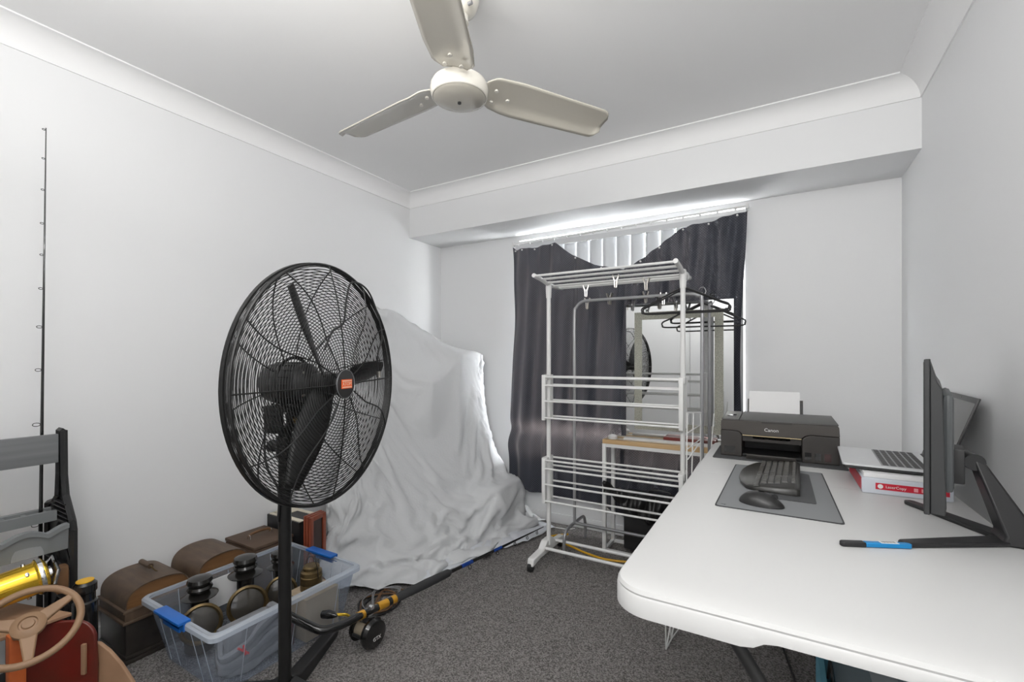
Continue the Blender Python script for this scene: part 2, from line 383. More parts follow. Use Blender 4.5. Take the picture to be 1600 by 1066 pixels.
# ================================================================== CEILING FAN
fx, fy = -.90, 1.205
t = thing('ceiling_fan', (fx, fy, H), 'cream three-blade ceiling fan on a short rod', 'ceiling fan')
Mz = Matrix.Translation((fx, fy, 0))
can = MB().lathe([(.062, 2.389), (.066, 2.36), (.064, 2.33), (.052, 2.305), (.034, 2.292), (.02, 2.288)], Mz, 32).build('canopy', CREAM, t)
MB().lathe([(.006, 0), (.006, .014)], basis((fx+.05, fy-.02, 2.296), (0, 1, 0), (0, 0, 1), (1, 0, 0)), 10).build('screw', GSTEEL, can)
MB().lathe([(.012, 2.29), (.012, 2.09)], Mz, 16).build('downrod', CREAM, t)
MB().lathe([(.03, 2.285), (.03, 2.265), (.014, 2.26)], Mz, 20).build('collar', CREAM, t)
mo = MB().lathe([(.02, 2.085), (.06, 2.080), (.088, 2.068), (.094, 2.056), (.095, 2.042), (.093, 2.030), (.090, 2.022), (.087, 2.020), (.084, 2.023)], Mz, 48, cap=False).build('motor_housing', CREAM, t)
MB().lathe([(.085, 2.025), (.085, 2.0195), (.076, 2.014), (.04, 2.009), (.012, 2.007)], Mz, 40).build('bottom_cap', CREAM2, mo)
MB().lathe([(.006, 2.0075), (.006, 2.002), (.003, 2.000)], Mz, 12).build('cap_screw', BLACKP, mo)
for deg in (177.5, 53.5, -62.5):
    R = Mz @ Matrix.Rotation(radians(deg), 4, 'Z')
    def bl(u, v):
        r = .085+u*.475; wd = (.062+.010*min(1, u*4)) if u < .25 else .072-.012*(u-.25)
        if u > .93: wd *= sqrt(max(.0, 1-((u-.93)/.07)**2*.8))
        if u < .06: wd *= .6+.4*u/.06
        y = (v-.5)*2*wd
        z = 2.066-.018*u-y*.20+.003*(1-(2*v-1)**2)-.05*max(0, v-.78)*min(1, u*6)
        return R @ Vector((r, y, z))
    bd = MB().grid(bl, 40, 12).build('blade', CREAM2, t, solid=.004)
    for r_, y_ in ((.12, .025), (.12, -.025), (.17, 0)):
        p = R @ Vector((r_, y_, 2.050-.03*(r_-.085)/.505-y_*.22+.008)); MB().lathe([(.007, -.0065), (.007, -.003), (.005, .0)], Matrix.Translation(p), 10).build('rivet', CREAM, bd)

# ================================================================== INDUSTRIAL PEDESTAL FAN
yaw = radians(15); ax = Vector((cos(yaw), sin(yaw), 0)); fc = Vector((-1.285, 1.003, 1.086)); R0 = .388
px_, py_ = fc.x-ax.x*.175, fc.y-ax.y*.175
t = thing('pedestal_fan', (px_, py_, 0), 'large black industrial pedestal fan with wire guard', 'pedestal fan')
Mf = basis(fc, (-sin(yaw), cos(yaw), 0), (0, 0, 1), ax)   # local z = fan axis
def ringpts(r, z, n=72): return [Mf @ Vector((r*cos(2*pi*k/n), r*sin(2*pi*k/n), z)) for k in range(n)]
def zf(r): return .055*(1-(r/R0)**2.2)+.004          # front dome
def zb(r): return -.115*(1-(r/R0)**3)-.022            # back dome
b = MB(); rr = .047
while rr < R0-.006:
    b.tube(ringpts(rr, zf(rr)), .0015, 4, closed=True); rr += .0088
b.build('front_guard_wires', BLACK, t)
b = MB(); rr = .09
while rr < R0-.006:
    b.tube(ringpts(rr, zb(rr)), .0015, 4, closed=True); rr += .0098
for k in range(4): b.tube(ringpts(R0+.001, -.004-.005*k), .0013, 3, closed=True)
b.build('rear_guard_wires', BLACK, t)
for k in range(12):
    a = 2*pi*k/12+.02
    bend = .10*(1 if k % 2 else -1)
    pts = []
    for j in range(15):
        r = .045+(R0-.045)*j/14; aa = a+(bend*sin(pi*min(1, max(0, (j-4)/10))) if k % 3 else 0)
        pts.append(Mf @ Vector((r*cos(aa), r*sin(aa), zf(r)+.002)))
    MB().tube(pts, .0022, 5).build('front_spoke', BLACK, t)
for k in range(10):
    a = 2*pi*k/10+.2
    pts = [Mf @ Vector(((.08+(R0-.08)*j/12)*cos(a), (.08+(R0-.08)*j/12)*sin(a), zb(.08+(R0-.08)*j/12)-.003)) for j in range(13)]
    MB().tube(pts, .0022, 5).build('rear_spoke', BLACK, t)
MB().tube(ringpts(R0, .004, 96), .0048, 8, closed=True).build('front_rim', BLACK, t)
b = MB(); b.lathe([(R0+.002, -.026), (R0+.005, -.024), (R0+.005, -.014), (R0+.002, -.012)], Mf, 96, cap=False); b.build('rear_rim', BLACK, t, solid=.002)
# hub badge
bd = MB().lathe([(.046, zf(.04)-.006), (.048, zf(.04)+.002), (.044, zf(.04)+.007), (.001, zf(.04)+.009)], Mf, 36).build('badge', BLACKP, t)
MB().tube(ringpts(.047, zf(.04)+.006, 40), .0012, 4, closed=True).build('badge_ring', GSTEEL, bd)
zb_ = zf(.04)+.0095
def bx2(name, x0, y0, x1, y1, m, par, z=zb_, th=.001): MB(Mf).box((x0, y0, z-.001), (x1, y1, z+th)).build(name, m, par)
bx2('badge_label', -.027, -.015, .027, .015, BADGE, bd)
b = MB(Mf); b.box((-.024, .0085, zb_), (.024, .012, zb_+.002)); b.box((-.024, -.012, zb_), (.024, -.0085, zb_+.002)); b.build('badge_stripes', mat('badge_pale', (.85, .55, .4), .4), bd)
text('badge_lettering', 'ATOM', .017, Mf @ Matrix.Translation((0, 0, zb_+.001)), MAT['badge_pale'], bd)
# blades
MB().lathe([(.02, .03), (.035, .02), (.035, -.05), (.02, -.055)], Mf, 24).build('blade_hub', BLACK, t)
for deg in (8, 118, 243):
    def fb(u, v):
        r = .03+u*.315; wd = .024+.026*sin(pi*min(1, u*.9+.12)); yy = (v-.5)*2*wd
        tw = radians(42-22*u); q = Matrix.Rotation(radians(deg), 4, 'Z') @ Vector((r, yy*cos(tw), yy*sin(tw)-.012+.006*sin(pi*v)))
        return Mf @ q
    MB().grid(fb, 16, 6).build('blade', BLACK, t, solid=.003)
# motor
m_ = MB().lathe([(.03, -.05), (.055, -.07), (.068, -.085), (.070, -.20), (.064, -.225), (.045, -.24), (.02, -.244)], Mf, 36).build('motor', BLACKP, t)
b = MB()
for k in range(18):
    a = 2*pi*k/18; p = [Mf @ Vector((.0705*cos(a), .0705*sin(a), z)) for z in (-.10, -.20)]; b.tube(p, .0018, 4)
b.build('cooling_ribs', BLACK, m_)
for k in range(4):
    a = pi/4+k*pi/2; MB().lathe([(.005, -.068), (.005, -.060), (.002, -.058)], Mf @ Matrix.Translation((.052*cos(a), .052*sin(a), -.006)), 8).build('bolt', STEEL, m_)
MB().tube(ringpts(.085, zb(.085)-.002, 40), .005, 6, closed=True).build('guard_mount_ring', BLACK, t)
# yoke, pole, knobs, switch, cable
b = MB(basis((px_, py_, 0), ax, (-sin(yaw), cos(yaw), 0)))
b.box((-.04, -.055, .99), (.04, .055, 1.012), bev=.004); b.box((-.035, -.055, .93), (.035, -.045, .995)); b.box((-.035, .045, .93), (.035, .055, .995)); b.box((-.03, -.05, .92), (.03, .05, .94), bev=.003)
b.build('tilt_bracket', BLACK, t)
MB().tube([(px_, py_, .02), (px_, py_, .93)], .0205, 24).build('pole', BLACK, t)
MB().lathe([(.027, .835), (.028, .84), (.028, .90), (.026, .905)], Matrix.Translation((px_, py_, 0)), 20).build('pole_clamp', BLACK, t)
Mk = basis((px_, py_, .865), (0, 1, 0), (0, 0, 1), (1, 0, 0))
MB().lathe([(.006, -.05), (.006, -.03), (.02, -.055), (.022, -.07), (.018, -.08)], Mk, 12).build('height_knob', BLACKP, t)
MB().lathe([(.011, .028), (.011, .04), (.006, .045)], basis((px_, py_, .96), (-sin(yaw), cos(yaw), 0), (0, 0, 1), ax), 12).build('brass_bolt', BRASS, t)
mx = fc+ax*-.14
MB().tube(smooth_path([mx+Vector((-.05, -.02, -.06)), mx+Vector((-.11, -.03, -.16)), mx+Vector((-.09, -.04, -.28)), mx+Vector((-.03, -.035, -.36)), (px_-.0, py_-.025, .62)]), .004, 6).build('power_lead', BLACKP, t)
MB().tube(smooth_path([mx+Vector((-.08, 0, -.05)), mx+Vector((-.10, -.02, -.09)), mx+Vector((-.02, -.05, -.10)), mx+Vector((.03, -.03, -.08))]), .0035, 6).build('motor_lead', BLACKP, t)
# pull cord looping across the front guard
pts = [Mf @ Vector(q) for q in ((-.10, .11, .06), (-.055, .17, .055), (-.0, .20, .055), (.03, .28, .045), (.08, .345, .03), (.17, .345, .022), (.24, .30, .015), (.27, .18, .035), (.215, .10, .05), (.22, .035, .05))]
MB().tube(smooth_path(pts, 8), .0035, 6).build('loose_cord', BLACKP, t)
MB().tube([pts[-1], pts[-1]+(pts[-1]-pts[-2])*.35], .008, 8).build('cord_plug', STEEL, t)
for k in range(4):
    a = yaw+pi/2+.22+k*pi/2; e = Vector((cos(a), sin(a), 0))
    Mb = basis((px_, py_, 0), (cos(a), sin(a), 0), (-sin(a), cos(a), 0))
    b = MB(Mb); b.prism([(.02, .0), (.36, .0), (.375, .012), (.375, .022), (.36, .03), (.06, .055), (.02, .075)], -.026, .026, basis((0, 0, 0), (1, 0, 0), (0, 0, 1), (0, -1, 0)))
    b.build('foot', BLACKP, t, bevel=.005)

# ================================================================== DRAPED SHEET
top = [(-2.40, 2.12, 1.47), (-2.33, 2.18, 1.50), (-2.295, 2.235, 1.522), (-2.215, 2.37, 1.445), (-2.115, 2.53, 1.35), (-2.03, 2.67, 1.285), (-1.945, 2.80, 1.245), (-1.905, 2.865, 1.215), (-1.95, 2.92, 1.20), (-2.10, 2.93, 1.2)]
bot = [(-2.36, 1.82, .30), (-2.14, 1.66, .20), (-2.00, 1.51, .10), (-1.83, 1.57, .035), (-1.66, 1.86, .014), (-1.585, 2.15, .014), (-1.53, 2.48, .016), (-1.49, 2.86, .02), (-1.66, 2.93, .03), (-1.9, 2.94, .06)]
# fold offsets x, y, z of the draped cloth in millimetres, each row as steps from one point to the next
FOLDS = [
[[0,0,0,0,0,0,0,8,3,0,0,0,0,0,0,1,-1,0,1,0,1,1,0,0,0,0,0,0,1,0,1,0,1,1,1,1,0,0,0,0,0,1,1,1,0,0,1,0,0,0,-1,1,2,4,1,1,1,0,0,0,1,-3,-1,0,1,6,9,8,1,-3,-2,4,2,0,9,3,-8,-7,-8,-1,6,12,13,9,-2],
[0,-1,-3,0,2,0,0,9,-2,6,-1,2,-5,-1,-4,9,0,-2,-2,-3,10,-3,-3,-2,8,-6,2,6,-5,-3,10,-2,-8,10,-2,-1,1,-3,6,-4,0,4,-4,3,4,-4,2,-5,6,2,-5,1,-3,5,-3,5,0,3,2,-5,-2,7,-7,-3,9,5,3,2,8,2,-8,8,-5,3,7,3,-11,-10,-2,-2,14,1,11,2,-12],
[0,-1,-3,0,2,1,0,9,-7,8,1,2,-3,-6,-5,4,11,-4,-3,-5,4,6,-3,-7,11,-2,-6,3,5,-8,6,5,-11,12,1,-5,-3,0,8,-3,-2,6,-5,-3,5,3,1,-5,-7,8,1,-3,0,7,-7,7,1,1,-4,2,-10,8,1,-6,10,7,-2,-4,4,9,-2,3,0,12,-5,-6,-5,-13,0,7,8,6,8,-6,-10],
[0,0,-1,1,-2,0,1,10,-7,-1,6,2,0,-4,-9,-2,10,6,-4,-4,-6,7,5,-7,-1,9,-6,-7,3,1,5,-2,-6,7,10,-3,-5,-2,7,2,-2,4,-2,-5,-5,4,9,-4,-7,-4,7,3,1,5,-5,1,7,-2,-5,-1,-4,-3,9,2,3,6,2,-7,-8,11,12,3,8,7,-13,-10,-8,-6,5,12,3,6,6,-4,6],
[0,0,1,-1,-1,-2,0,10,-2,-11,3,6,0,1,-5,-10,3,12,1,-3,-5,-4,10,-2,-8,5,5,-9,-8,2,14,-1,-8,-1,10,7,-4,-2,-1,9,-3,5,-1,-3,-5,-5,8,5,-6,-5,3,8,-2,0,1,0,3,4,-4,-4,-3,3,8,4,1,2,3,-10,-7,6,20,7,12,-14,-11,-10,-8,9,5,2,6,7,10,11,11],
[0,0,-1,0,-1,-3,0,11,-2,-8,-9,5,5,1,0,-5,-11,11,7,1,-3,-9,5,6,-4,-7,7,0,-7,-7,7,9,-4,-1,-2,8,6,-2,-4,1,9,2,0,-2,-4,-4,0,8,-1,-4,-1,4,0,4,1,0,0,1,3,-2,-3,7,8,1,2,1,-3,-9,-8,5,20,8,-2,-14,0,-4,-2,5,5,5,10,12,10,0,-3],
[0,1,-2,-7,3,-2,0,11,-2,-7,-8,-6,5,6,1,-1,-8,-4,10,8,-1,-7,-3,8,1,-8,-1,6,-2,-9,0,6,2,2,0,-2,5,6,-1,-4,2,10,2,-3,-5,0,-3,4,5,-3,-2,-1,-1,2,8,-2,4,-1,4,0,-6,4,7,4,7,-1,-5,-9,-12,1,15,12,-10,-6,-4,0,7,6,5,6,0,-5,-5,-1,5],
[0,1,0,-7,-1,-1,0,5,4,-5,-10,-9,-3,5,8,-1,0,-9,-1,10,11,-5,-9,4,8,-6,-6,-1,5,-2,-7,6,-1,-2,10,-2,-1,5,5,-2,-4,6,9,-4,-5,-2,1,-1,6,-5,2,-2,-1,3,8,-2,-2,7,3,-3,-7,-1,6,1,3,10,0,-9,-13,-8,10,5,7,-1,-5,-3,10,8,2,2,-7,-8,-13,-2,12],
[0,-1,0,-1,-11,2,2,4,-5,6,-6,-11,-11,-2,7,8,-4,-1,-7,1,14,8,-8,-7,9,3,-8,-4,-2,6,-3,-3,8,-9,6,9,-2,0,5,1,-2,-3,10,4,-8,-1,0,0,0,-8,5,3,1,-2,7,3,-4,0,10,-1,-8,-4,9,-5,-4,5,15,-2,-15,-11,-6,12,-9,9,6,3,10,-2,5,3,-1,-10,-9,-2,11],
[0,-1,-2,-2,-8,1,2,6,-10,-1,1,-5,-9,-9,-2,8,7,-8,-4,-2,6,14,3,-8,-5,13,-5,-5,-4,0,6,-5,9,-8,-4,9,9,-2,0,4,-3,-1,5,7,-5,-1,-3,2,-1,-6,-4,8,1,3,2,1,0,-3,6,3,-5,-5,8,-2,-2,-1,15,8,-10,-12,-9,-9,8,1,6,6,11,5,2,9,6,-5,-5,3,4],
[0,-1,0,-4,-7,0,2,5,-10,-5,-4,-2,-4,-6,-9,0,10,3,-4,-1,-3,8,13,-4,-9,7,5,-7,-4,-3,5,2,1,-1,-6,2,11,4,-5,2,6,-2,-1,6,1,-5,-3,4,2,-4,-5,3,7,1,0,3,0,2,4,3,-2,-3,0,3,-3,2,14,13,-12,-17,-6,-2,2,4,1,0,7,23,13,15,-1,-9,-3,5,1],
[0,-2,-4,3,-5,-2,-1,5,-5,-4,-7,-7,-9,-4,-4,-3,-1,12,-1,0,2,-3,12,5,-6,-6,11,-3,-4,-4,-1,8,-1,0,-3,1,1,11,-1,-5,7,6,-2,0,5,-5,-2,-1,3,5,-4,1,5,5,1,1,0,5,4,9,2,-1,-2,-2,-6,0,11,15,-2,-18,-10,0,-3,-2,2,3,5,27,25,7,-15,-16,3,-2,13],
[0,-1,-5,-3,1,0,-7,-1,3,-4,-3,-4,-12,-8,-6,-2,-7,7,-1,1,12,1,2,11,-1,-11,10,0,-4,-1,-6,4,10,1,-9,5,0,2,8,-1,-4,8,8,0,-1,-1,-1,-1,-3,5,6,5,2,1,6,1,3,3,1,-6,-8,5,8,9,-1,-6,4,11,4,3,-5,-7,-2,-9,-4,10,7,20,17,-13,-22,-6,1,-4,18],
[0,0,-2,-4,-7,0,-5,-1,-5,-5,1,2,-7,-6,-8,-4,-9,2,1,0,7,14,0,1,1,-4,7,4,-7,4,-5,-6,4,11,-5,1,9,-2,4,5,-4,-1,10,7,3,-7,0,0,1,-2,2,8,12,2,6,2,-5,-1,-2,-5,-7,4,9,7,1,-2,4,-2,2,16,6,7,-3,-12,-5,2,12,15,-2,-19,-18,-3,-11,10,12],
[0,-1,-2,-4,-4,-6,-3,3,-6,-9,-1,0,-8,0,-5,-2,-9,-1,-1,1,6,11,8,1,-9,3,-1,7,-2,-1,1,-4,-2,8,5,-6,6,5,3,7,-3,-1,6,3,3,2,-3,-5,5,3,-1,0,17,4,-2,2,4,-2,-8,-8,-1,7,10,3,-5,6,6,-6,1,20,6,6,-4,-4,-7,3,11,10,-11,-18,-10,-12,-16,15,9],
[0,0,-1,-7,-6,-6,-2,7,-3,-10,-1,1,-14,-3,-7,4,-6,-1,-1,-3,10,1,10,8,-7,1,-6,5,4,-5,3,-3,3,4,8,-7,-5,6,6,3,8,-1,2,3,-6,13,-5,-6,-1,12,-1,-3,14,8,-6,-3,11,-2,-6,-9,-2,4,12,5,-1,8,2,1,2,12,7,3,1,-9,-7,8,12,5,-14,-17,-7,-19,-11,8,1],
[0,-1,-2,-1,-10,-9,-2,12,-2,-11,-2,0,-8,-4,-14,0,-6,5,0,0,7,0,2,7,-1,5,-5,6,5,-7,0,-4,-3,7,11,-4,-3,5,3,-1,4,11,2,2,-11,14,0,-8,-3,5,8,-5,11,11,-6,-7,11,0,-7,-7,-4,5,11,8,1,8,8,3,8,4,3,4,-5,-10,-4,12,17,-2,-13,-25,-6,-18,3,-8,1],
[0,-1,-6,0,-5,-7,-6,12,-6,-15,-4,5,-2,-7,-7,-6,-3,-4,4,4,0,4,3,6,-1,0,-4,6,8,-5,4,-5,-8,3,10,-2,-7,12,9,-5,1,8,5,6,-10,5,4,-5,1,-2,8,-1,6,14,-5,-6,0,8,-4,-5,-5,7,10,6,4,6,10,14,7,3,1,0,-13,-10,3,13,17,-2,-17,-23,-20,2,2,-1,7],
[0,-1,-3,-6,-6,-3,-4,5,4,-17,-8,0,-2,-5,-1,-8,1,-6,-5,7,-2,4,9,9,-2,0,-9,4,7,-5,9,-3,-8,0,12,0,-10,7,13,-1,1,-1,4,9,-11,5,5,-3,3,-1,6,4,-1,14,-1,-2,0,4,-2,-5,1,5,6,6,2,8,10,21,8,3,-2,-7,-14,-3,11,9,11,-12,-16,-19,-14,-9,6,14,17],
[0,-1,-3,-3,-7,-7,-5,6,3,-10,-8,-2,-5,-5,-5,-2,3,-7,-9,6,2,0,5,13,2,0,-6,2,1,-8,10,3,-8,0,12,0,-6,1,10,4,3,-1,1,2,-10,10,5,-1,3,-3,6,9,-2,7,7,1,1,-1,1,-1,3,4,2,4,4,10,11,20,10,1,-7,-9,-11,3,12,11,-1,-17,-21,-17,-7,-1,3,11,25],
[0,-2,-7,2,-3,-6,-8,4,-4,-6,-2,-1,-5,-4,-8,-12,8,-1,-11,2,10,-2,-1,12,8,-2,-6,5,0,-10,2,8,-4,-4,8,7,-5,2,4,4,7,1,4,-2,-7,10,2,0,2,0,-1,12,4,1,7,5,3,-3,2,3,1,0,5,0,11,9,16,11,2,2,-4,-12,-5,11,7,-3,0,-22,-18,-11,4,5,6,13,21],
[0,-1,-7,-5,2,-1,-7,-1,-10,-8,4,3,-4,-9,-5,-10,-3,0,-4,-5,11,7,-2,2,11,4,-9,3,6,-8,1,6,-5,0,-1,5,3,2,-2,0,11,7,1,-3,-8,10,7,1,-2,5,-2,10,4,4,1,10,-5,3,2,5,0,0,8,0,5,15,13,1,-5,11,-2,-9,-3,13,5,-2,-10,-22,-14,-6,-4,23,17,18,13],
[0,0,-4,-7,-2,-1,-5,-2,-4,-11,-4,3,2,-12,-7,-2,0,-7,-5,-3,1,12,7,-1,2,11,-9,-2,10,-4,-2,-2,-1,8,-1,-5,4,9,-4,-4,7,13,4,-7,-7,4,13,4,-2,1,2,6,8,4,2,5,1,2,0,-2,-2,9,8,3,0,10,17,3,-7,2,4,-11,6,9,1,1,-13,-21,-13,-3,-5,17,30,23,10],
[0,-1,-3,-2,-2,-9,-7,5,-2,-13,-9,-4,7,-3,-10,-5,4,-3,-7,-3,0,2,12,6,-1,3,-2,-6,3,7,-3,-8,-1,14,2,-5,-5,11,2,-8,4,15,6,-3,-6,-3,8,10,1,-1,2,-1,11,8,3,2,0,6,-1,-4,-7,8,9,9,3,3,13,10,-1,-6,-7,-1,-1,11,4,2,-15,-19,-13,-4,-2,18,31,17,4],
[0,-2,-6,3,0,-7,-11,6,-11,-1,-12,-9,-3,7,-2,-9,-4,7,-5,-7,-1,6,8,4,7,1,-1,-6,-7,9,3,-8,-5,13,1,1,-3,-2,5,2,-4,14,-1,5,1,-4,1,10,8,-2,1,-4,3,14,7,3,-3,6,1,-4,1,-1,1,13,11,0,2,16,6,-6,-14,-8,6,11,6,4,-16,-21,-13,-4,3,23,23,8,-15],
[0,-1,-4,2,1,-6,-8,0,-13,-4,-6,-11,-3,-1,1,1,-6,-1,4,-5,-9,8,10,3,-6,10,4,-2,-8,1,8,-5,-9,9,1,-1,6,0,-6,-2,7,8,6,-6,5,5,-2,0,10,8,1,-3,-7,11,13,6,-1,-3,4,3,-8,7,-1,7,7,7,-4,-1,8,-6,-3,3,8,6,3,-1,-21,-9,-9,-4,6,20,19,-2,-20],
[0,0,-2,1,1,-5,-6,-6,-13,-11,1,-4,-1,-2,-6,-1,2,-4,2,0,-10,0,12,8,-6,-1,9,-1,0,-5,6,0,-8,1,6,-6,3,8,-1,-5,-4,11,11,-3,-6,7,7,-1,-1,12,7,-1,-7,1,15,11,0,-1,-2,1,-1,-1,8,-3,11,0,-4,2,-3,10,-2,3,7,8,0,-9,-20,-16,7,-5,8,15,9,-5,-7],
[0,1,0,0,2,-4,-14,-10,-5,-14,3,4,-3,-6,-2,-6,1,1,1,2,-9,-4,6,12,2,-8,4,-2,2,5,-1,4,-5,-4,6,-3,-6,5,9,-1,-5,-2,12,7,-6,-2,9,7,-3,1,12,6,-7,-5,12,14,5,-1,-4,0,-5,1,12,-4,1,10,-1,-4,-3,11,2,3,11,3,-1,-15,-27,-13,6,1,14,12,1,-5,13],
[0,0,-1,3,3,-7,-21,-16,6,-6,-3,5,-8,0,2,-7,-3,5,2,2,-8,-3,-1,8,12,-8,-4,-1,-3,9,7,2,-4,-6,3,1,-8,2,3,10,-1,-6,0,14,2,-8,4,8,7,-5,1,15,0,-9,2,17,10,2,-1,-7,-2,2,9,3,-1,3,6,-5,-2,3,9,4,9,2,-6,-25,-29,1,3,5,18,15,-11,-2,29],
[0,0,0,3,4,-10,-25,-15,-1,10,0,-7,-6,3,0,1,-6,0,6,4,-8,-5,0,3,14,-2,-9,-3,-2,1,12,8,-1,-8,-2,5,-8,0,0,3,10,-2,-6,4,14,-6,-3,9,7,1,-4,6,12,-7,-4,14,15,-1,3,-8,4,0,-1,7,-4,14,2,-5,-15,10,10,11,9,-8,-13,-26,-20,9,2,7,17,11,-6,11,25],
[0,0,0,3,5,-10,-25,-10,-1,1,-2,0,-4,-3,3,1,-2,-4,5,7,-4,-8,-3,3,12,5,-7,-8,-3,-1,4,11,7,-6,-7,4,0,-6,3,-2,4,9,-3,-5,9,7,-7,2,13,4,-4,-1,10,4,-7,8,18,-3,-1,0,-5,12,-2,0,1,15,0,-4,-12,3,15,18,6,-15,-19,-22,-14,10,2,10,15,-3,1,21,17],
[0,-1,0,4,5,-8,-24,-17,-2,-2,0,1,4,-3,-1,2,-1,-3,4,8,1,-9,-6,2,9,9,-4,-7,-9,0,0,5,13,2,-9,-3,7,-5,-2,4,-4,6,7,-5,-3,14,1,-7,6,13,3,-4,1,10,-4,0,17,3,-9,-1,1,11,6,-2,7,5,3,-1,-8,5,12,20,-6,-13,-26,-20,-5,14,0,15,14,-13,-2,16,14],
[0,-1,-1,5,5,-8,-27,-16,2,1,0,-2,-2,0,0,3,0,-3,3,8,5,-8,-7,-2,8,11,-4,-3,-8,-6,1,-2,8,13,-3,-9,1,6,-7,4,1,-4,9,5,-7,3,12,-3,-7,12,12,2,-5,5,2,-4,13,9,-7,2,2,4,13,4,-1,4,-4,-12,9,9,10,17,-6,-20,-25,-10,8,16,1,5,12,-27,-12,9,19],
[0,-1,0,4,4,-6,-26,-14,-5,2,2,1,0,-1,-1,0,1,0,2,5,8,-4,-8,-5,6,11,-2,-5,-1,-9,-4,1,-2,12,9,-7,-7,7,-1,-3,7,-2,-2,10,2,-6,7,8,-6,-2,10,14,3,-3,3,-4,4,13,-2,0,11,2,4,7,2,-8,-7,-6,15,5,16,8,-20,-6,-15,-1,11,0,9,-4,-12,-3,-20,-1,10],
[0,-1,-1,4,5,-6,-26,-14,-4,1,0,1,1,1,1,0,0,2,2,3,7,2,-7,-7,2,11,1,-8,-2,-3,-8,-1,0,2,12,4,-9,-2,7,-4,0,6,-3,1,11,-2,-4,9,6,-7,0,9,15,5,-1,-4,-2,10,6,-3,4,10,4,0,-5,-10,0,2,12,11,21,-6,-21,-8,1,0,5,3,-1,4,-15,-14,-19,-5,6],
[0,-1,-1,4,4,-5,-26,-16,-1,0,2,1,0,1,1,1,2,1,3,2,6,5,-4,-8,-2,9,4,-8,-6,2,-6,-8,2,-1,5,12,-1,-8,2,5,-7,5,5,-5,4,9,-3,-1,9,4,-6,3,5,15,8,-2,-5,2,9,-1,-4,9,9,5,-11,-6,10,7,5,6,20,-7,-19,-12,1,1,9,2,-3,1,-21,-20,-9,-7,6],
[0,-1,-2,5,4,-4,-27,-16,1,-1,0,2,2,2,1,2,2,2,2,3,6,3,1,-7,-6,7,6,-7,-9,1,-1,-8,-7,3,-2,9,12,-6,-7,6,3,-7,8,3,-7,6,9,-5,0,9,3,-5,8,-1,15,12,-2,-4,3,3,-4,-1,13,6,2,-6,9,5,7,-4,17,4,-16,-15,-4,2,12,4,-3,-17,-24,-15,-2,6,8],
[0,-1,-1,3,4,-1,-26,-19,1,1,0,2,2,2,2,3,3,2,3,3,4,4,2,-4,-9,5,5,-3,-11,-2,1,-5,-8,-4,1,0,9,9,-6,-4,9,-4,0,7,1,-4,5,7,-5,2,8,1,-2,6,0,8,13,5,-1,3,2,-4,-2,7,-2,11,8,0,-4,1,15,2,-13,6,-6,-2,3,13,-6,-11,-21,-14,3,-1,0],
[0,0,1,2,2,-1,-24,-17,-4,3,3,1,2,2,3,4,3,3,4,3,4,4,3,-4,-9,3,4,-3,-10,-3,0,-4,-6,-7,-3,1,1,9,7,-6,0,3,-1,2,7,-1,-2,5,7,-3,1,6,3,-1,5,0,4,10,12,3,1,4,-3,-1,2,6,0,7,6,-6,7,2,-10,8,1,-5,-5,-3,5,4,-14,-12,6,6,1],
[0,0,1,3,4,-2,-24,-16,-4,2,4,3,2,3,2,4,4,3,4,4,4,6,3,-3,-10,1,3,-4,-10,-2,1,-4,-9,-4,-6,-1,0,2,8,7,-7,1,2,0,1,8,0,-2,3,9,-2,2,3,4,0,6,-3,5,9,14,10,4,2,-6,-2,1,-4,4,15,1,-4,-5,-3,11,2,-2,-19,-16,13,13,-8,-2,9,14,4],
[0,0,0,5,5,-5,-18,-19,-3,1,3,4,4,3,4,3,5,4,5,4,5,5,5,-1,-10,-1,1,-7,-11,2,-3,-5,-7,-4,-3,-7,0,0,2,7,10,-9,3,-2,4,0,7,4,-7,4,10,-3,6,-1,4,2,10,-8,3,5,11,17,6,2,-6,7,-4,-5,1,8,4,-2,1,3,7,-1,-21,-26,8,17,0,8,8,-17,6],
[0,0,1,4,4,0,-21,-19,-1,2,2,4,3,5,4,5,5,4,5,6,5,6,6,1,-9,0,-2,-9,-11,-3,-4,-5,-2,-5,-4,-3,-8,0,1,1,7,6,-4,4,-3,1,4,5,5,-4,1,10,-2,4,2,1,4,8,-2,5,-2,6,10,7,10,7,-1,-3,-4,2,6,8,-15,6,12,2,-28,-22,13,24,11,-12,-17,-9,0],
[0,0,2,3,4,0,-23,-12,0,3,1,2,4,5,4,5,6,5,6,5,6,6,7,2,-5,-1,-3,-10,-8,-5,-5,-5,-7,-4,-5,-2,-5,-7,-1,2,0,6,5,-2,6,-3,-1,5,6,2,-2,1,9,2,2,2,0,6,7,1,3,-1,2,13,11,-2,0,6,8,4,2,0,-8,8,10,-4,-30,-14,16,26,-2,-23,-19,1,3],
[0,1,3,3,2,1,-21,-16,-1,5,6,3,2,5,6,5,6,5,6,7,6,6,8,2,-3,-1,-6,-5,-4,-5,-5,-6,-7,-7,-6,-5,-9,-7,-3,0,2,0,5,6,-2,5,-2,-2,4,8,1,-1,1,7,5,4,-2,2,6,10,-1,-4,6,7,1,1,5,9,6,11,2,-1,-18,15,19,-13,-22,-3,13,7,3,-25,-11,3,12],
[0,0,4,5,-1,2,-15,-15,-2,1,4,6,5,4,6,6,6,6,6,6,7,6,9,6,-5,-2,-3,-4,-4,-4,-6,-7,-7,-6,-6,-10,-9,-10,-5,-2,2,2,1,3,9,-3,6,-4,-2,4,7,5,-6,3,9,2,11,-7,2,12,10,-3,-4,9,3,3,6,1,-9,8,14,5,-26,10,16,11,-21,6,-2,-3,10,-16,3,8,8],
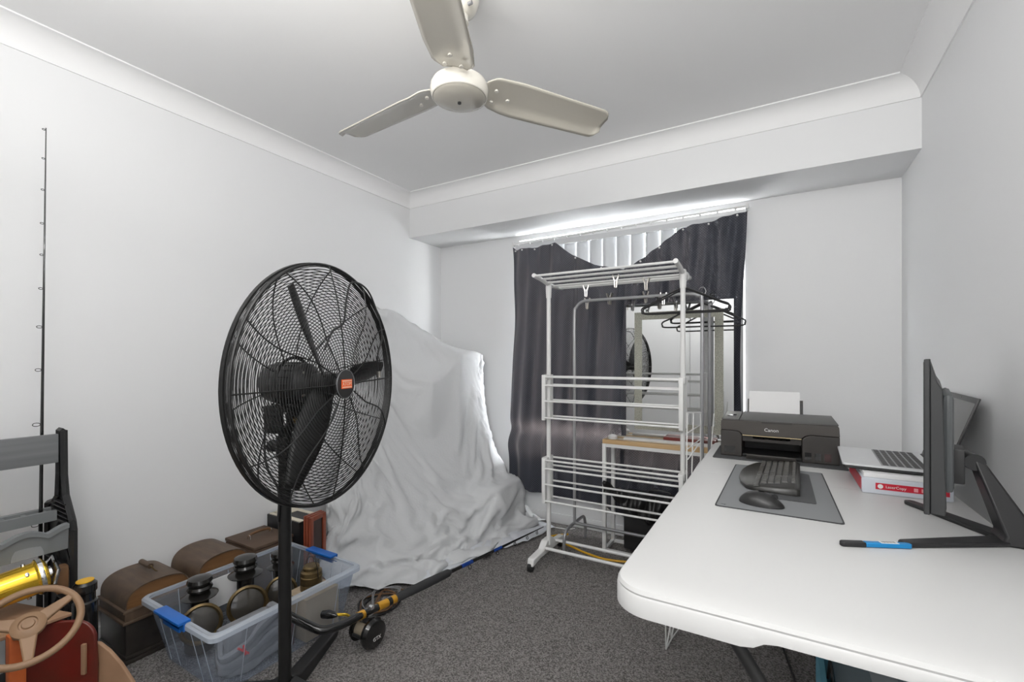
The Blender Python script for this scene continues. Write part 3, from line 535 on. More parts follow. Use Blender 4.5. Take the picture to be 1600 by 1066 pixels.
[0,1,4,5,5,-3,-16,-15,7,1,1,3,5,6,6,6,6,6,7,6,7,6,10,6,-2,-3,-3,-4,-3,-3,-5,-5,-7,-8,-8,-9,-10,-11,-9,-5,0,2,1,3,2,7,4,2,-4,-1,6,2,5,-1,3,7,1,9,-2,6,3,-1,-2,5,16,7,-6,-7,-2,5,7,8,-10,6,-1,2,-16,22,7,-1,13,0,1,6,12],
[0,1,4,5,7,0,-19,-14,6,8,1,2,5,5,6,6,6,7,6,6,7,7,5,0,-3,-1,-3,-4,-4,-3,-3,-4,-5,-5,-6,-7,-9,-10,-11,-10,-3,2,2,2,3,2,5,6,4,-3,-1,5,2,0,2,5,3,6,6,0,6,-2,-3,6,11,11,-4,3,-6,-1,-5,1,11,6,-10,-4,-15,16,14,6,5,2,2,-4,13],
[0,1,5,6,5,4,-14,-13,2,6,7,2,3,5,6,6,6,6,6,7,8,2,-1,-5,-2,-2,-1,-3,-4,-4,-4,-3,-4,-4,-3,-4,-8,-9,-7,-10,-10,2,1,1,3,5,0,4,7,7,-1,2,3,-2,-5,9,5,-1,9,8,-2,5,-4,4,11,8,-1,-1,7,-5,-5,-6,12,5,-19,6,-20,10,7,6,3,4,1,0,13],
[0,1,4,7,6,3,-7,-14,5,4,5,7,2,4,6,6,5,6,7,8,-3,2,1,-7,-3,-3,-2,-1,-3,-4,-4,-4,-5,-3,-6,-4,-3,-8,-7,-5,-7,-4,2,-1,3,3,5,-1,2,12,8,0,8,-4,-6,1,12,-5,0,11,13,-5,3,-8,4,11,0,-3,10,13,-7,-12,7,5,-20,1,-2,-7,10,4,3,3,-1,14,14],
[0,1,5,7,5,6,-6,-10,3,5,3,7,7,3,5,5,6,6,6,0,3,1,-7,-4,-3,-4,-3,-2,-3,-3,-3,-4,-4,-5,-4,-5,-5,-6,-7,-6,-6,1,0,0,2,2,4,4,-1,4,12,10,1,7,-4,-7,3,7,-7,6,11,9,-1,-7,-1,4,3,4,12,-1,-14,2,10,7,-21,-4,-3,-21,16,12,7,8,3,6,7],
[0,1,6,7,7,2,-2,-5,4,3,4,5,7,6,4,4,7,3,3,4,0,-6,-5,-4,-3,-4,-3,-3,-3,-3,-3,-4,-4,-5,-5,-5,-6,-5,-5,-5,-3,0,0,1,0,3,2,5,5,-2,3,11,12,0,2,1,-5,7,1,-6,4,11,11,-6,2,5,1,-7,9,-7,-6,11,7,4,-20,-5,-14,-13,3,9,14,13,10,1,-4],
[0,1,8,6,6,4,-3,-3,6,7,3,4,5,7,5,5,1,4,6,0,-6,-5,-3,-4,-3,-4,-3,-4,-3,-4,-3,-4,-3,-5,-5,-5,-5,-5,-4,-3,-3,-1,0,0,2,2,3,1,4,6,-1,2,8,10,-3,4,8,0,6,-8,-2,4,15,7,4,-2,-12,-9,4,7,-4,5,14,3,-14,-15,-25,5,-5,0,17,14,11,4,-6],
[0,1,8,7,8,2,-1,0,4,11,4,3,5,6,5,0,5,6,-1,-6,-5,-3,-3,-3,-4,-3,-4,-3,-4,-3,-4,-4,-4,-4,-4,-4,-4,-4,-4,-3,-2,-2,0,-2,2,2,5,1,4,1,7,-2,0,8,8,-5,5,16,4,-6,-6,1,14,18,2,-20,-2,-6,-17,14,8,-12,15,16,-17,-4,-26,3,-6,-3,14,6,11,8,-14],
[0,2,7,8,8,4,-1,3,4,9,8,3,5,5,2,3,5,-2,-5,-4,-3,-3,-3,-4,-3,-3,-4,-3,-4,-3,-4,-4,-3,-4,-4,-4,-3,-4,-3,-2,-3,-2,-1,0,-1,3,2,4,5,-3,7,5,-5,4,8,4,-7,11,12,2,-6,0,16,12,4,-22,-3,2,-22,3,6,-11,8,27,-3,-6,-22,-8,-1,-1,2,3,1,12,-6],
[0,2,7,8,8,3,0,8,7,8,9,3,4,2,3,3,-2,-4,-3,-3,-3,-2,-4,-3,-3,-3,-3,-3,-3,-4,-3,-3,-4,-3,-3,-4,-3,-4,-3,-3,-2,-3,-2,-1,0,2,2,2,5,2,1,7,-4,6,0,11,-11,9,10,9,-3,-1,10,13,8,-16,4,-8,-19,6,4,-11,3,20,3,-6,-10,-21,-5,3,6,5,-4,1,4],
[0,2,8,8,7,5,-2,8,14,8,9,3,1,4,1,-3,-3,-2,-2,-2,-3,-2,-2,-3,-3,-3,-3,-3,-3,-3,-4,-3,-3,-4,-3,-3,-3,-3,-3,-3,-3,-3,-2,-2,-1,1,1,2,1,9,-1,2,3,4,-2,11,-9,8,9,5,9,-5,1,13,14,-8,6,-2,-17,4,5,-8,-3,12,-2,-1,-1,-22,-13,4,5,-4,1,1,7],
[0,1,8,8,8,7,0,4,16,10,11,1,3,0,-2,-1,-1,-1,-2,-1,-2,-2,-2,-3,-2,-4,-3,-3,-4,-4,-3,-4,-4,-3,-4,-3,-3,-4,-3,-3,-2,-3,-3,0,0,1,0,-1,3,4,3,0,10,-6,7,1,-4,8,9,11,-4,8,-5,5,14,8,0,0,-3,2,-13,-5,14,7,-10,2,-8,-19,-21,5,7,2,-3,5,9],
[0,2,7,9,8,6,1,8,13,17,10,1,1,-2,-1,0,-1,-1,-2,-1,-2,-2,-2,-2,-2,-4,-3,-3,-4,-3,-4,-4,-4,-4,-4,-4,-3,-4,-3,-3,-3,-3,-3,-2,-2,-2,2,2,1,5,2,2,3,3,0,6,-3,6,9,12,7,-9,-3,5,13,10,-3,11,1,-15,-15,6,4,8,5,-8,-22,-8,-12,6,3,3,-2,7,10],
[0,2,8,8,8,7,1,9,14,19,10,-2,0,0,-1,-1,-1,-2,-2,-2,-2,-2,-2,-2,-3,-2,-3,-2,-3,-3,-3,-3,-3,-4,-4,-3,-4,-3,-4,-3,-3,-3,-2,-3,-4,-3,-2,2,4,3,2,3,5,0,-1,5,3,3,8,13,10,-2,-8,-1,9,12,3,-5,1,-9,-13,6,8,8,6,-14,-20,-4,-1,-4,-1,2,4,2,10],
[0,2,8,8,8,8,1,10,15,17,5,-4,-1,0,-1,0,-1,-1,-2,-2,-2,-2,-3,-2,-3,-2,-2,-2,-3,-1,-3,-2,-2,-3,-2,-3,-3,-2,-4,-3,-3,-4,-4,-5,-3,-6,1,2,3,1,5,2,6,-2,4,-1,8,2,7,12,12,2,-1,-8,0,10,11,-12,-18,4,-7,7,1,11,0,-1,-8,-13,2,-6,3,-1,-3,-1,10],
[0,1,8,9,8,9,2,10,17,11,-1,-3,0,0,-4,-2,0,1,0,-1,-1,-2,-3,-3,-2,-3,-3,-3,-3,-3,-3,-2,-3,-2,-3,-3,-3,-3,-2,-4,-3,-4,-6,-3,-3,1,2,4,2,3,4,5,-1,4,-2,2,9,1,8,12,12,4,7,-4,-8,3,6,-7,-27,-1,6,-1,5,7,9,-18,-7,8,-8,-7,8,1,-9,8,12],
[0,2,8,8,9,8,3,12,15,7,-4,-4,-2,-2,2,-3,-4,-2,0,1,0,-1,-2,-1,-1,-3,-3,-2,-3,-3,-3,-3,-3,-4,-4,-3,-5,-4,-5,-4,-3,-2,0,2,2,2,3,2,5,3,2,2,3,-7,3,4,6,7,6,10,11,7,3,-2,0,5,-4,-19,-18,-3,6,8,7,4,3,0,-20,-1,-1,-13,5,9,6,12,18],
[0,2,8,8,9,9,4,12,12,3,-5,-5,-2,-3,-1,2,-4,-5,-3,-2,-1,-2,-1,-1,0,-1,-3,-3,-4,-4,-3,-4,-4,-4,-3,-3,-2,-2,-1,1,1,1,3,1,2,2,1,2,-1,-2,2,4,4,-3,4,8,6,5,8,9,8,7,6,6,-1,4,-3,-20,-18,1,8,8,7,2,1,-2,-18,-16,-3,-6,6,17,20,20,7],
[0,2,8,9,9,8,5,11,9,1,-7,-5,-2,-2,-4,-2,4,-5,-7,-3,-2,-4,-1,1,-7,-2,-3,-3,-4,-2,-1,-2,-2,0,-1,1,1,0,0,-1,-3,2,1,1,-2,1,0,1,1,1,3,2,3,3,7,9,6,8,9,8,9,4,8,5,6,3,-12,-15,-5,4,8,0,4,6,-1,-11,-19,-22,-8,12,12,17,22,21,-2],
[0,2,8,9,9,8,7,8,7,-3,-6,-5,-4,-2,-1,-5,-4,7,-7,-6,-3,-1,-5,2,-2,-8,-2,-1,2,-3,0,1,0,2,1,0,-2,-3,-5,-4,1,0,1,1,2,3,2,3,3,2,1,0,-3,9,8,9,6,7,8,11,10,7,8,4,7,-3,-15,3,-1,-1,0,2,-4,9,-12,-20,-21,-16,1,17,13,16,18,15,-2],
[0,1,9,9,9,9,7,7,0,-3,-5,-5,-2,-6,-1,-2,-5,-2,4,-5,-7,-2,-2,-3,3,0,-5,-1,4,2,1,0,1,-2,-3,-5,-4,-2,0,1,2,3,2,2,2,2,2,0,-2,-3,-1,3,7,8,9,7,6,5,7,12,12,10,10,6,9,-15,2,-9,-2,5,2,-1,-12,5,-17,-29,-14,-13,3,18,9,15,17,4,-1],
[0,1,8,10,9,9,7,5,-7,-1,-4,-5,-2,-7,-3,-2,1,-5,-2,4,-4,-5,1,-2,-3,4,1,-2,3,3,1,-2,-5,-4,-4,-2,1,2,3,2,2,2,0,0,-1,-3,-4,-2,-2,3,6,8,9,5,8,5,1,5,12,12,12,12,12,9,8,-10,-2,-4,1,1,0,-7,-8,-16,-14,-24,-16,-8,2,13,10,12,12,10,-13],
[0,1,8,10,9,9,7,1,-7,-8,3,-3,-4,-10,-3,-2,-2,2,-5,-2,6,0,-3,2,0,-5,3,4,2,-5,-2,-4,-4,0,3,2,2,2,0,-1,-2,-3,-4,-5,-4,-2,2,4,5,7,8,4,6,8,0,0,6,12,11,13,12,12,12,11,11,6,-3,-8,-1,-4,-6,-3,-18,-29,-9,-6,-14,-12,-1,7,10,-2,3,1,-1],
[0,2,8,9,9,10,5,-4,-8,-11,3,3,-3,-8,-10,-4,0,5,0,-8,-3,11,4,-2,3,-3,-6,-1,7,-4,-9,3,4,2,1,0,-2,-4,-5,-5,-6,-3,-3,0,4,8,6,5,5,4,4,2,3,-4,4,9,11,11,12,10,10,12,12,12,7,12,-3,3,-5,-3,-9,-3,-25,-23,-20,1,3,-12,-7,-9,-4,4,4,6,-12],
[0,2,8,9,8,10,5,-9,-16,-1,-5,-1,2,-2,-5,-7,-5,4,0,2,-10,4,8,6,-2,2,-1,-7,-6,5,-3,-6,4,0,-2,-2,-5,-5,-5,-2,1,1,3,5,4,-3,3,0,3,3,3,4,5,6,9,10,11,11,11,9,5,12,14,9,11,11,-3,-2,5,2,-3,-14,-20,-23,-25,-10,-16,12,0,-6,-3,0,1,-11,-1],
[0,1,7,9,8,12,4,-16,-16,-2,4,-8,-3,-2,2,-3,-9,0,0,6,-4,-3,6,3,-1,2,0,0,-6,-4,4,-2,-7,-1,-2,-4,-1,-2,0,1,0,3,4,1,-1,0,2,3,4,4,5,5,5,6,9,11,7,9,12,8,4,12,14,14,12,7,-5,-3,-1,2,2,-4,-15,-22,-27,-24,-13,-1,13,1,-13,-9,5,-1,-2],
[0,2,10,5,12,7,3,-21,-10,-10,6,0,-3,-8,-4,4,-2,-7,-1,0,8,-3,-4,6,-5,2,-1,-2,7,-4,-5,4,-2,-4,-6,-4,-2,3,-2,0,2,5,0,0,2,4,4,5,5,5,4,4,4,8,9,11,0,2,11,12,10,12,13,14,13,2,-3,1,-3,-1,3,-9,-15,-23,-25,-8,-5,-10,-6,5,-15,-4,5,6,-3],
[0,1,6,14,10,5,-1,-30,-1,-4,-4,6,-3,-5,-11,-4,10,-1,-7,-3,4,8,-5,3,2,-9,2,-1,-2,8,-6,-6,4,-10,-5,-1,7,-3,3,1,0,1,2,4,5,6,5,5,6,5,4,4,2,9,-1,2,-1,5,11,13,12,14,14,14,13,-3,-4,-3,-1,-1,3,-7,-24,-23,-7,-3,-23,-11,5,-2,4,1,-15,-10,5],
[0,1,6,6,14,9,-6,-29,-11,5,-10,6,2,-8,-9,0,0,8,-2,-7,7,2,2,-5,5,1,-2,2,-7,-2,6,-6,-6,-1,1,-2,-2,4,6,2,1,1,1,4,6,6,5,5,4,3,2,3,1,-2,-8,2,4,12,14,10,12,13,14,14,12,-2,-4,3,-2,-1,-4,-18,-25,-3,-12,-12,-16,-13,-1,9,6,-13,-12,-3,6],
[0,2,7,5,8,8,-3,-26,-11,4,-13,-2,7,-10,-2,5,-2,-4,6,-1,-5,8,6,-3,-7,5,2,-1,1,-7,1,4,-4,-7,-2,5,2,3,2,2,1,0,6,5,4,3,1,0,-1,-2,-1,-2,-1,-2,0,8,12,12,14,11,10,11,14,15,11,-1,-1,6,-1,-5,-18,-23,-11,4,-10,-8,-15,-18,-13,12,14,5,-17,-10,4],
[0,2,7,8,5,11,-7,-37,-4,3,-7,-8,12,-6,-5,-1,4,-4,-3,7,0,-4,7,5,-4,-8,2,3,1,-1,-7,6,1,-4,-5,-2,6,7,-1,-4,-2,8,7,2,-2,0,-3,-3,-2,1,4,-3,0,2,5,10,11,13,11,12,11,11,10,15,12,1,2,-3,1,-15,-22,-9,1,-6,-14,-20,-8,-5,-13,9,16,18,-4,-20,0],
[0,1,4,11,11,8,-12,-42,-9,5,4,-11,4,6,-3,-10,-1,8,-3,-4,10,-2,-5,6,5,-6,-7,7,3,0,-9,-7,1,3,7,-5,-6,6,8,0,-8,2,5,-3,-2,1,1,-2,3,6,4,-6,0,8,7,10,6,11,12,12,12,9,9,13,13,4,-3,-8,2,-24,-2,-1,-14,-8,-24,-13,-3,-7,9,10,15,18,5,-24,-7],
[0,1,4,9,2,12,-8,-37,-13,-2,8,-5,-4,4,7,-8,-10,9,3,-4,-3,8,-4,-4,6,6,-5,-7,3,-2,2,-5,-7,6,6,4,-8,-5,6,6,4,-9,1,7,-4,-4,3,1,6,6,-2,-5,3,10,8,10,7,11,11,10,9,8,10,12,14,0,-3,-5,-16,3,-3,-7,-9,-18,-11,-16,-7,9,13,12,14,14,-13,-19,-1],
[0,1,2,4,11,10,-6,-33,-12,-8,0,5,3,-8,1,2,-6,-5,2,1,2,3,-1,-2,-3,4,0,-5,-7,2,3,-1,1,6,1,0,2,-5,-3,3,4,2,0,1,1,-4,2,6,4,1,-2,-3,9,8,10,11,11,10,5,4,7,9,8,10,14,2,-5,-9,5,1,-6,-4,-16,-11,-14,-19,4,11,9,10,15,8,-16,-9,3],
[0,1,2,4,7,13,-7,-26,-18,-6,-3,3,13,-9,-6,-2,6,-8,-5,-2,5,7,0,1,-3,-4,-8,-2,-3,4,-2,1,4,4,-3,3,2,-2,3,-3,0,7,4,-8,-2,5,8,-1,-2,7,-1,2,9,12,12,11,7,1,-1,-2,7,11,11,12,8,5,2,3,2,-3,-7,-11,-5,-10,-4,-3,0,-7,-11,9,12,14,5,-4,-8],
[0,1,3,5,12,6,-11,-25,-10,-10,-4,4,13,-9,-2,-9,-2,-3,4,2,-7,1,3,8,-3,-1,-11,-2,4,-5,7,2,0,-7,0,-1,-1,0,6,8,-2,5,-2,-9,6,5,3,-6,5,2,5,5,13,10,8,5,0,-2,-1,2,8,12,12,7,3,6,7,8,-5,-7,-5,-4,-5,-7,-1,3,-22,-9,-12,9,21,16,8,-16,-4],
[0,-1,-2,6,11,16,-7,-36,-6,-8,-4,8,7,-15,2,-1,-10,-2,0,7,1,0,-7,4,-4,1,-6,-7,6,4,-1,2,3,-3,3,1,-4,-5,0,7,9,-3,-7,-2,9,4,-5,-2,2,7,6,10,9,7,4,1,-1,-2,0,6,10,11,8,4,5,7,6,0,-6,-6,-3,-2,-6,0,-1,-19,-23,-5,13,12,19,13,-4,-14,0],
[0,-1,-3,8,8,8,-4,-36,-3,-8,-2,10,5,-13,-5,4,-2,-1,-7,2,7,-1,-3,-1,-1,-7,0,-7,0,7,3,-6,3,3,1,0,1,-3,-2,4,6,-1,-8,2,0,7,1,-7,5,7,10,8,4,3,4,1,-1,2,2,7,11,8,8,3,4,5,1,-3,-4,1,-3,-4,-3,11,-9,-21,-19,8,20,11,11,1,-10,0,11],
[0,-1,-3,4,10,14,-7,-31,-2,-11,-7,7,6,-5,-8,-4,0,3,-2,-6,5,-2,1,0,2,-7,-7,4,3,-1,0,0,-5,0,1,0,1,0,4,-1,3,1,-1,-3,-3,5,8,-1,-3,5,9,10,7,1,-1,2,0,8,3,4,12,6,8,4,1,4,-2,4,-9,5,4,-1,-4,9,1,-11,-5,14,10,-10,1,6,-5,5,25],
[0,-1,-3,2,16,4,-8,-17,-6,-10,-3,-4,5,-5,2,-9,-7,2,4,2,-7,-2,-1,1,4,-1,-6,4,1,-4,-1,0,1,-2,-7,-1,1,3,9,5,-10,0,6,4,-1,1,-1,8,6,-2,0,9,11,5,0,-5,-2,11,10,2,6,9,6,5,5,3,-6,8,-9,2,9,7,1,-4,13,7,11,1,-5,-16,-10,9,18,10,17],
[0,-2,-4,8,6,13,-9,-19,-12,-8,7,-5,-5,-3,6,-2,-9,-7,2,7,4,-4,-7,-4,4,-1,-2,5,-6,-6,0,2,0,3,-1,-2,0,1,5,9,-2,-8,0,9,8,1,-10,5,8,6,1,3,5,7,4,-1,-9,14,9,10,9,-5,6,9,6,4,2,-4,5,-10,5,5,3,-5,5,12,9,-8,-2,6,-4,13,19,14,-11],
[0,-2,-8,6,11,9,-10,-8,-12,-12,3,2,-4,-8,2,2,0,-10,0,3,4,-3,-3,-9,0,3,-1,4,2,-6,-2,-5,-2,3,6,4,1,1,0,2,3,-1,-7,4,9,7,-5,1,5,2,10,6,-1,0,4,1,-5,13,8,10,9,-2,7,6,7,1,9,-2,5,-11,-4,-1,4,-6,2,8,8,6,8,1,11,13,5,-11,-18],
[0,-3,-7,9,7,12,-8,-13,-3,-11,-5,-3,5,-5,-8,3,1,-4,3,3,-9,-3,-1,-1,-7,1,-1,4,4,4,-3,-4,-8,1,4,4,1,2,2,-1,3,3,1,-3,7,4,4,5,3,-7,7,9,-1,-2,3,2,-1,11,7,7,9,4,10,4,3,3,10,2,-5,-4,-10,-6,-2,5,0,6,14,10,16,-4,-10,0,3,-10,-14],
[0,-2,-9,6,13,9,-3,-19,-5,0,-5,-10,2,3,-5,-7,3,-3,8,0,-5,-10,-3,0,5,-9,2,0,3,3,-4,-3,2,5,-3,-3,2,-1,2,0,3,1,7,5,-4,1,4,5,3,5,1,3,-3,3,3,3,10,3,5,4,1,4,13,10,7,2,1,1,-8,-3,-1,-4,5,3,-4,10,16,-1,-4,-8,-16,2,7,4,-4],
[0,-4,-10,5,13,7,-4,-4,-10,-6,0,-4,-2,-4,3,-7,-5,-1,10,-2,-6,-1,-6,-4,1,7,2,-1,-7,-1,-3,-2,2,9,2,-2,-4,-4,-2,1,3,6,4,-1,-3,1,4,6,2,1,2,6,0,0,4,8,8,0,-5,4,4,12,9,2,0,4,6,7,-3,-6,2,9,9,0,-7,2,-13,-11,-2,5,7,-2,9,7,-4],
[0,-4,-11,7,10,11,-3,-2,-4,-12,-5,1,-2,-9,-1,1,-2,-5,6,-2,-6,2,-1,-4,-5,1,5,-1,-5,-5,-1,2,6,2,-2,-4,-1,-2,-1,4,6,-1,-1,-2,0,4,6,1,-1,2,5,1,1,5,6,9,4,-9,-7,5,12,9,5,-2,-1,8,11,12,6,-5,2,9,10,-8,-18,-14,-12,-7,6,17,15,9,3,5,2],
[0,-5,-13,8,10,11,-3,-1,-3,-8,-8,-2,-2,-4,-6,0,3,-2,0,-3,-3,-2,0,2,-2,-4,0,-4,-3,-3,5,4,1,-2,-2,-4,-2,3,3,2,-1,-1,-2,-1,4,6,1,-2,2,4,0,1,6,9,6,2,-3,-6,-9,6,14,14,8,-5,-1,9,13,11,9,-3,5,9,7,-21,-16,-12,-15,0,11,24,21,7,7,0,8],
[0,-6,-14,10,10,10,-5,-2,-2,-7,-2,-5,-4,-2,0,-5,-2,0,-2,-3,-3,5,-3,-1,2,-5,-3,-5,-3,6,3,0,-3,-1,-2,-2,5,2,0,-3,1,-2,-2,3,7,1,-1,0,4,-1,0,8,8,4,0,1,-3,5,-3,1,9,16,6,0,-1,9,12,13,6,-4,7,7,-2,-14,-9,-4,-11,7,14,19,13,11,11,-1,4],
[0,-6,-13,5,12,9,0,-3,0,-8,-3,-1,-8,-3,-1,-4,2,-5,-2,-3,5,1,-4,0,-2,-6,-4,0,1,3,1,-2,0,-3,-2,5,3,-1,-2,2,-2,-4,4,3,5,-2,-1,2,2,-2,2,8,5,2,3,0,-3,2,9,10,5,0,0,3,5,8,11,15,1,1,5,9,0,-8,-8,-1,9,0,6,-6,-4,14,15,17,1],
[0,-7,-14,8,8,11,2,3,-1,-9,-7,-4,-2,-5,-3,-1,-1,-3,-2,2,6,-4,-3,-1,-5,-6,-1,3,2,0,-1,0,-2,-2,2,5,0,-2,-1,2,-4,-1,6,4,0,-2,1,2,-2,0,4,7,1,5,2,1,0,2,8,11,1,-8,3,5,8,6,9,12,1,-1,1,14,12,-9,-6,2,7,-7,-16,-11,3,16,21,15,0],
[0,-6,-15,6,10,10,5,6,-7,-8,-6,-3,-3,-4,-2,-1,0,-4,3,5,-2,-5,-1,-4,-5,0,2,2,-3,-1,2,-1,-3,1,4,3,-3,-3,2,0,-3,3,6,2,-4,0,2,1,-3,2,5,3,1,5,2,3,4,3,6,3,-8,3,2,4,9,11,8,1,-2,-1,5,14,14,1,-8,-10,-5,-4,-10,-2,6,17,14,7,-2],
[0,-6,-13,6,9,6,6,6,-4,-8,-4,-2,-5,-4,-1,-1,-1,2,6,-1,-6,-3,-4,-3,2,2,0,-4,0,0,1,-3,1,4,4,-3,-2,1,0,-3,2,6,4,-4,-2,0,1,-3,2,6,2,-2,5,-1,3,6,7,3,2,-6,0,-1,5,6,10,12,0,-4,3,0,3,8,11,12,-5,-16,-19,2,-4,-2,10,15,-1,4,2],
[0,-5,-13,9,5,8,2,8,-4,-5,-3,-5,-6,-1,-1,-1,4,6,-1,-5,-4,-4,0,2,1,-2,-2,1,0,-1,-2,2,3,3,-3,-1,2,-2,-2,3,6,1,-4,-3,0,0,-1,3,5,0,-3,2,2,2,6,7,0,-1,0,0,-3,5,7,5,6,4,1,2,-1,3,8,7,2,3,-1,-9,-15,1,5,-10,-13,0,12,9,7],
[0,-3,-8,7,3,1,-1,12,-1,-5,-3,-4,-2,-3,1,5,4,-2,-4,-3,-2,0,0,-1,-1,0,2,1,-3,-1,3,3,0,-2,1,1,-3,-1,4,3,-1,-4,-1,2,-1,-2,3,3,-1,-1,-1,1,4,4,3,2,0,1,0,0,4,6,2,-1,1,5,5,3,0,3,2,-4,1,-4,3,1,-7,1,-1,-6,-11,-5,15,22,-2],
[0,-2,-6,5,11,-8,-3,10,4,-5,-2,-2,-3,1,5,2,-3,-3,-1,0,-1,-2,-2,2,3,1,-1,-3,2,3,1,-2,-2,3,-1,-4,1,5,1,-2,-4,-2,3,-1,-2,5,1,-2,0,-2,1,3,1,0,1,3,2,-6,1,8,3,3,2,0,7,3,-3,-1,0,-3,-4,-4,3,-3,1,6,-1,-2,-11,-1,13,1,5,8,-6],
[0,-2,-7,4,9,3,-12,10,6,-3,-1,-3,1,6,-2,-3,-1,1,0,-3,-2,2,5,2,-2,-2,-3,5,2,-2,-4,1,5,-3,-4,4,4,-2,-3,-2,-5,5,-2,-1,4,3,-3,-1,-5,5,-1,-1,5,-3,2,2,-3,0,3,4,-3,3,1,2,3,0,0,-4,2,-8,-3,3,1,1,3,-2,-1,-9,0,1,27,14,-20,-7,-2],
[0,-2,-6,4,2,5,-6,8,2,4,-1,0,4,-1,-3,-1,-2,-1,-1,2,5,3,-1,-3,-4,2,4,0,-3,-2,3,3,-3,-1,4,0,-3,0,-1,-5,1,-1,-1,2,2,0,1,-3,1,-3,-1,4,1,-2,2,2,1,1,2,0,-1,-3,-5,-1,0,1,3,2,3,-5,-1,6,7,-3,8,-1,-12,-10,12,12,22,5,-24,-12,1],
[0,-1,-4,2,4,2,-5,10,2,-1,1,4,-1,-1,-2,-2,-3,2,6,2,0,-2,-2,-1,1,3,-1,-2,-2,4,2,-1,-3,6,0,-4,0,-1,-2,-3,-2,0,1,0,3,-1,0,1,0,-4,2,1,2,0,-1,3,1,0,3,1,-2,-5,-7,-3,1,9,4,1,9,-5,1,4,7,8,3,-5,-12,-1,13,24,4,-15,-13,-1,6],
[0,-1,-1,1,1,1,-2,12,4,-4,0,2,1,-3,0,0,-5,7,2,1,-1,-2,-2,2,0,1,0,-3,3,1,0,-3,3,0,-1,0,0,-2,-2,-4,4,-5,3,0,2,0,0,1,-1,-2,1,1,5,-1,1,2,5,-2,3,-3,-4,-9,-6,4,-1,12,5,2,10,2,9,3,-3,3,6,-4,-6,14,17,8,-9,-17,0,10,17],
[0,0,0,0,0,0,0,10,4,0,0,0,0,1,0,-1,-1,0,1,0,0,0,0,0,-1,0,1,1,-1,1,0,-1,-1,1,1,-2,0,1,1,0,1,-1,0,0,-1,0,1,1,-1,0,2,2,2,3,0,0,4,4,0,-4,-8,-7,-3,2,5,7,8,3,6,10,5,3,0,-1,-4,1,7,17,15,-6,-8,-11,4,19,22]],
[[0,0,0,0,0,0,0,-7,-2,0,0,1,0,-1,0,0,0,0,0,-1,0,-1,0,0,0,0,0,0,-1,0,-1,0,-1,-1,0,-1,0,0,0,0,0,-1,-1,0,0,0,-1,0,0,0,0,0,-2,-3,0,-1,-1,0,0,0,0,1,1,0,-1,-5,-7,-6,-1,3,1,-3,-1,0,-8,-2,7,5,6,1,-5,-10,-9,-8,2],
[0,0,0,-1,2,-1,0,-6,-2,-2,0,-5,10,-2,-4,-4,-3,11,2,-5,-5,-2,6,-3,1,-4,3,-1,4,-6,1,2,-4,4,-5,-3,6,-4,1,6,-7,-2,4,-2,-2,0,-1,3,0,1,-1,3,-1,-8,3,-6,9,2,-8,1,-3,1,4,1,-3,-4,-2,-4,-8,1,2,1,6,-9,-5,0,-1,17,0,4,7,-11,-8,1,1],
[0,0,2,-1,-2,2,2,-7,0,-3,-2,-5,1,8,-1,-6,-6,2,9,2,-8,-6,7,2,-3,-4,7,-2,3,-5,0,1,-2,0,-4,2,0,1,-5,5,1,-9,5,4,-4,0,-6,9,0,-4,-3,5,4,-8,5,-5,-4,11,-3,-2,2,-4,2,5,-5,-5,4,-2,-8,-4,-2,7,-1,-11,3,1,1,19,-4,-5,4,2,-5,2,-3],
[0,0,0,2,-1,0,3,-7,3,-3,-2,-5,-5,1,8,-2,-7,-3,1,8,1,-10,-2,9,0,-5,3,5,1,-5,4,-1,-1,-3,-4,0,5,2,-7,-3,7,-7,0,7,0,-1,-6,2,7,-2,-7,-4,13,-10,3,3,-7,4,8,0,-4,2,-4,3,0,-8,1,2,-4,-8,-1,0,0,-14,9,12,6,7,-3,-5,-8,-7,-5,-5,4],
[0,-1,-3,3,4,-1,3,-5,-4,4,-3,-1,-6,-6,2,8,-5,-4,-7,1,13,-5,-8,3,11,-7,-1,6,4,-3,-1,1,3,-5,-4,-8,0,11,-2,-8,-2,5,-1,2,4,4,-6,0,2,2,-2,-10,5,-3,-2,13,-4,-9,3,3,13,-7,-1,4,1,-7,-7,-2,4,-6,-3,-4,-11,13,-4,0,7,9,-8,-14,-13,-10,6,10,-12],
[0,-1,-2,0,0,7,1,-2,-3,-2,0,-1,-2,-5,-6,3,4,-3,-5,-6,6,6,-4,-7,7,5,-6,2,7,1,-5,-1,-1,3,-1,-4,-9,3,9,0,-8,-6,5,3,-1,9,2,-9,0,3,2,-5,1,-7,-5,9,11,-8,-8,9,11,-9,-5,0,0,4,-4,-1,1,2,-6,-7,-7,1,5,1,1,-4,-2,-15,-18,5,15,2,-7],
[0,0,-1,1,2,4,3,-2,-4,-2,-1,-3,-1,-1,-6,-4,4,-2,-2,-3,-4,7,4,-7,-5,12,2,-6,2,7,0,-4,1,-6,2,2,-6,-6,4,8,-3,-8,-3,8,-1,1,10,-3,-9,-1,3,4,-1,-6,-5,0,12,-3,-5,6,12,0,-4,-5,-5,1,1,-3,11,-3,-5,-9,-7,-5,0,11,3,-10,-11,-13,8,19,9,-1,-3],
[0,0,-1,3,2,3,4,-1,-5,-3,1,-1,-4,-2,-2,-4,-2,0,-3,-3,1,-2,7,-1,-8,3,11,-1,-5,1,8,-3,-4,0,-5,0,5,-8,-4,9,4,-8,-7,-1,11,1,5,5,-10,0,-4,-1,9,-5,-8,4,10,-9,0,6,20,-2,-5,-4,-3,-2,-6,-1,17,-3,-4,-8,-13,-8,1,1,0,-2,-9,2,19,16,5,-4,-2],
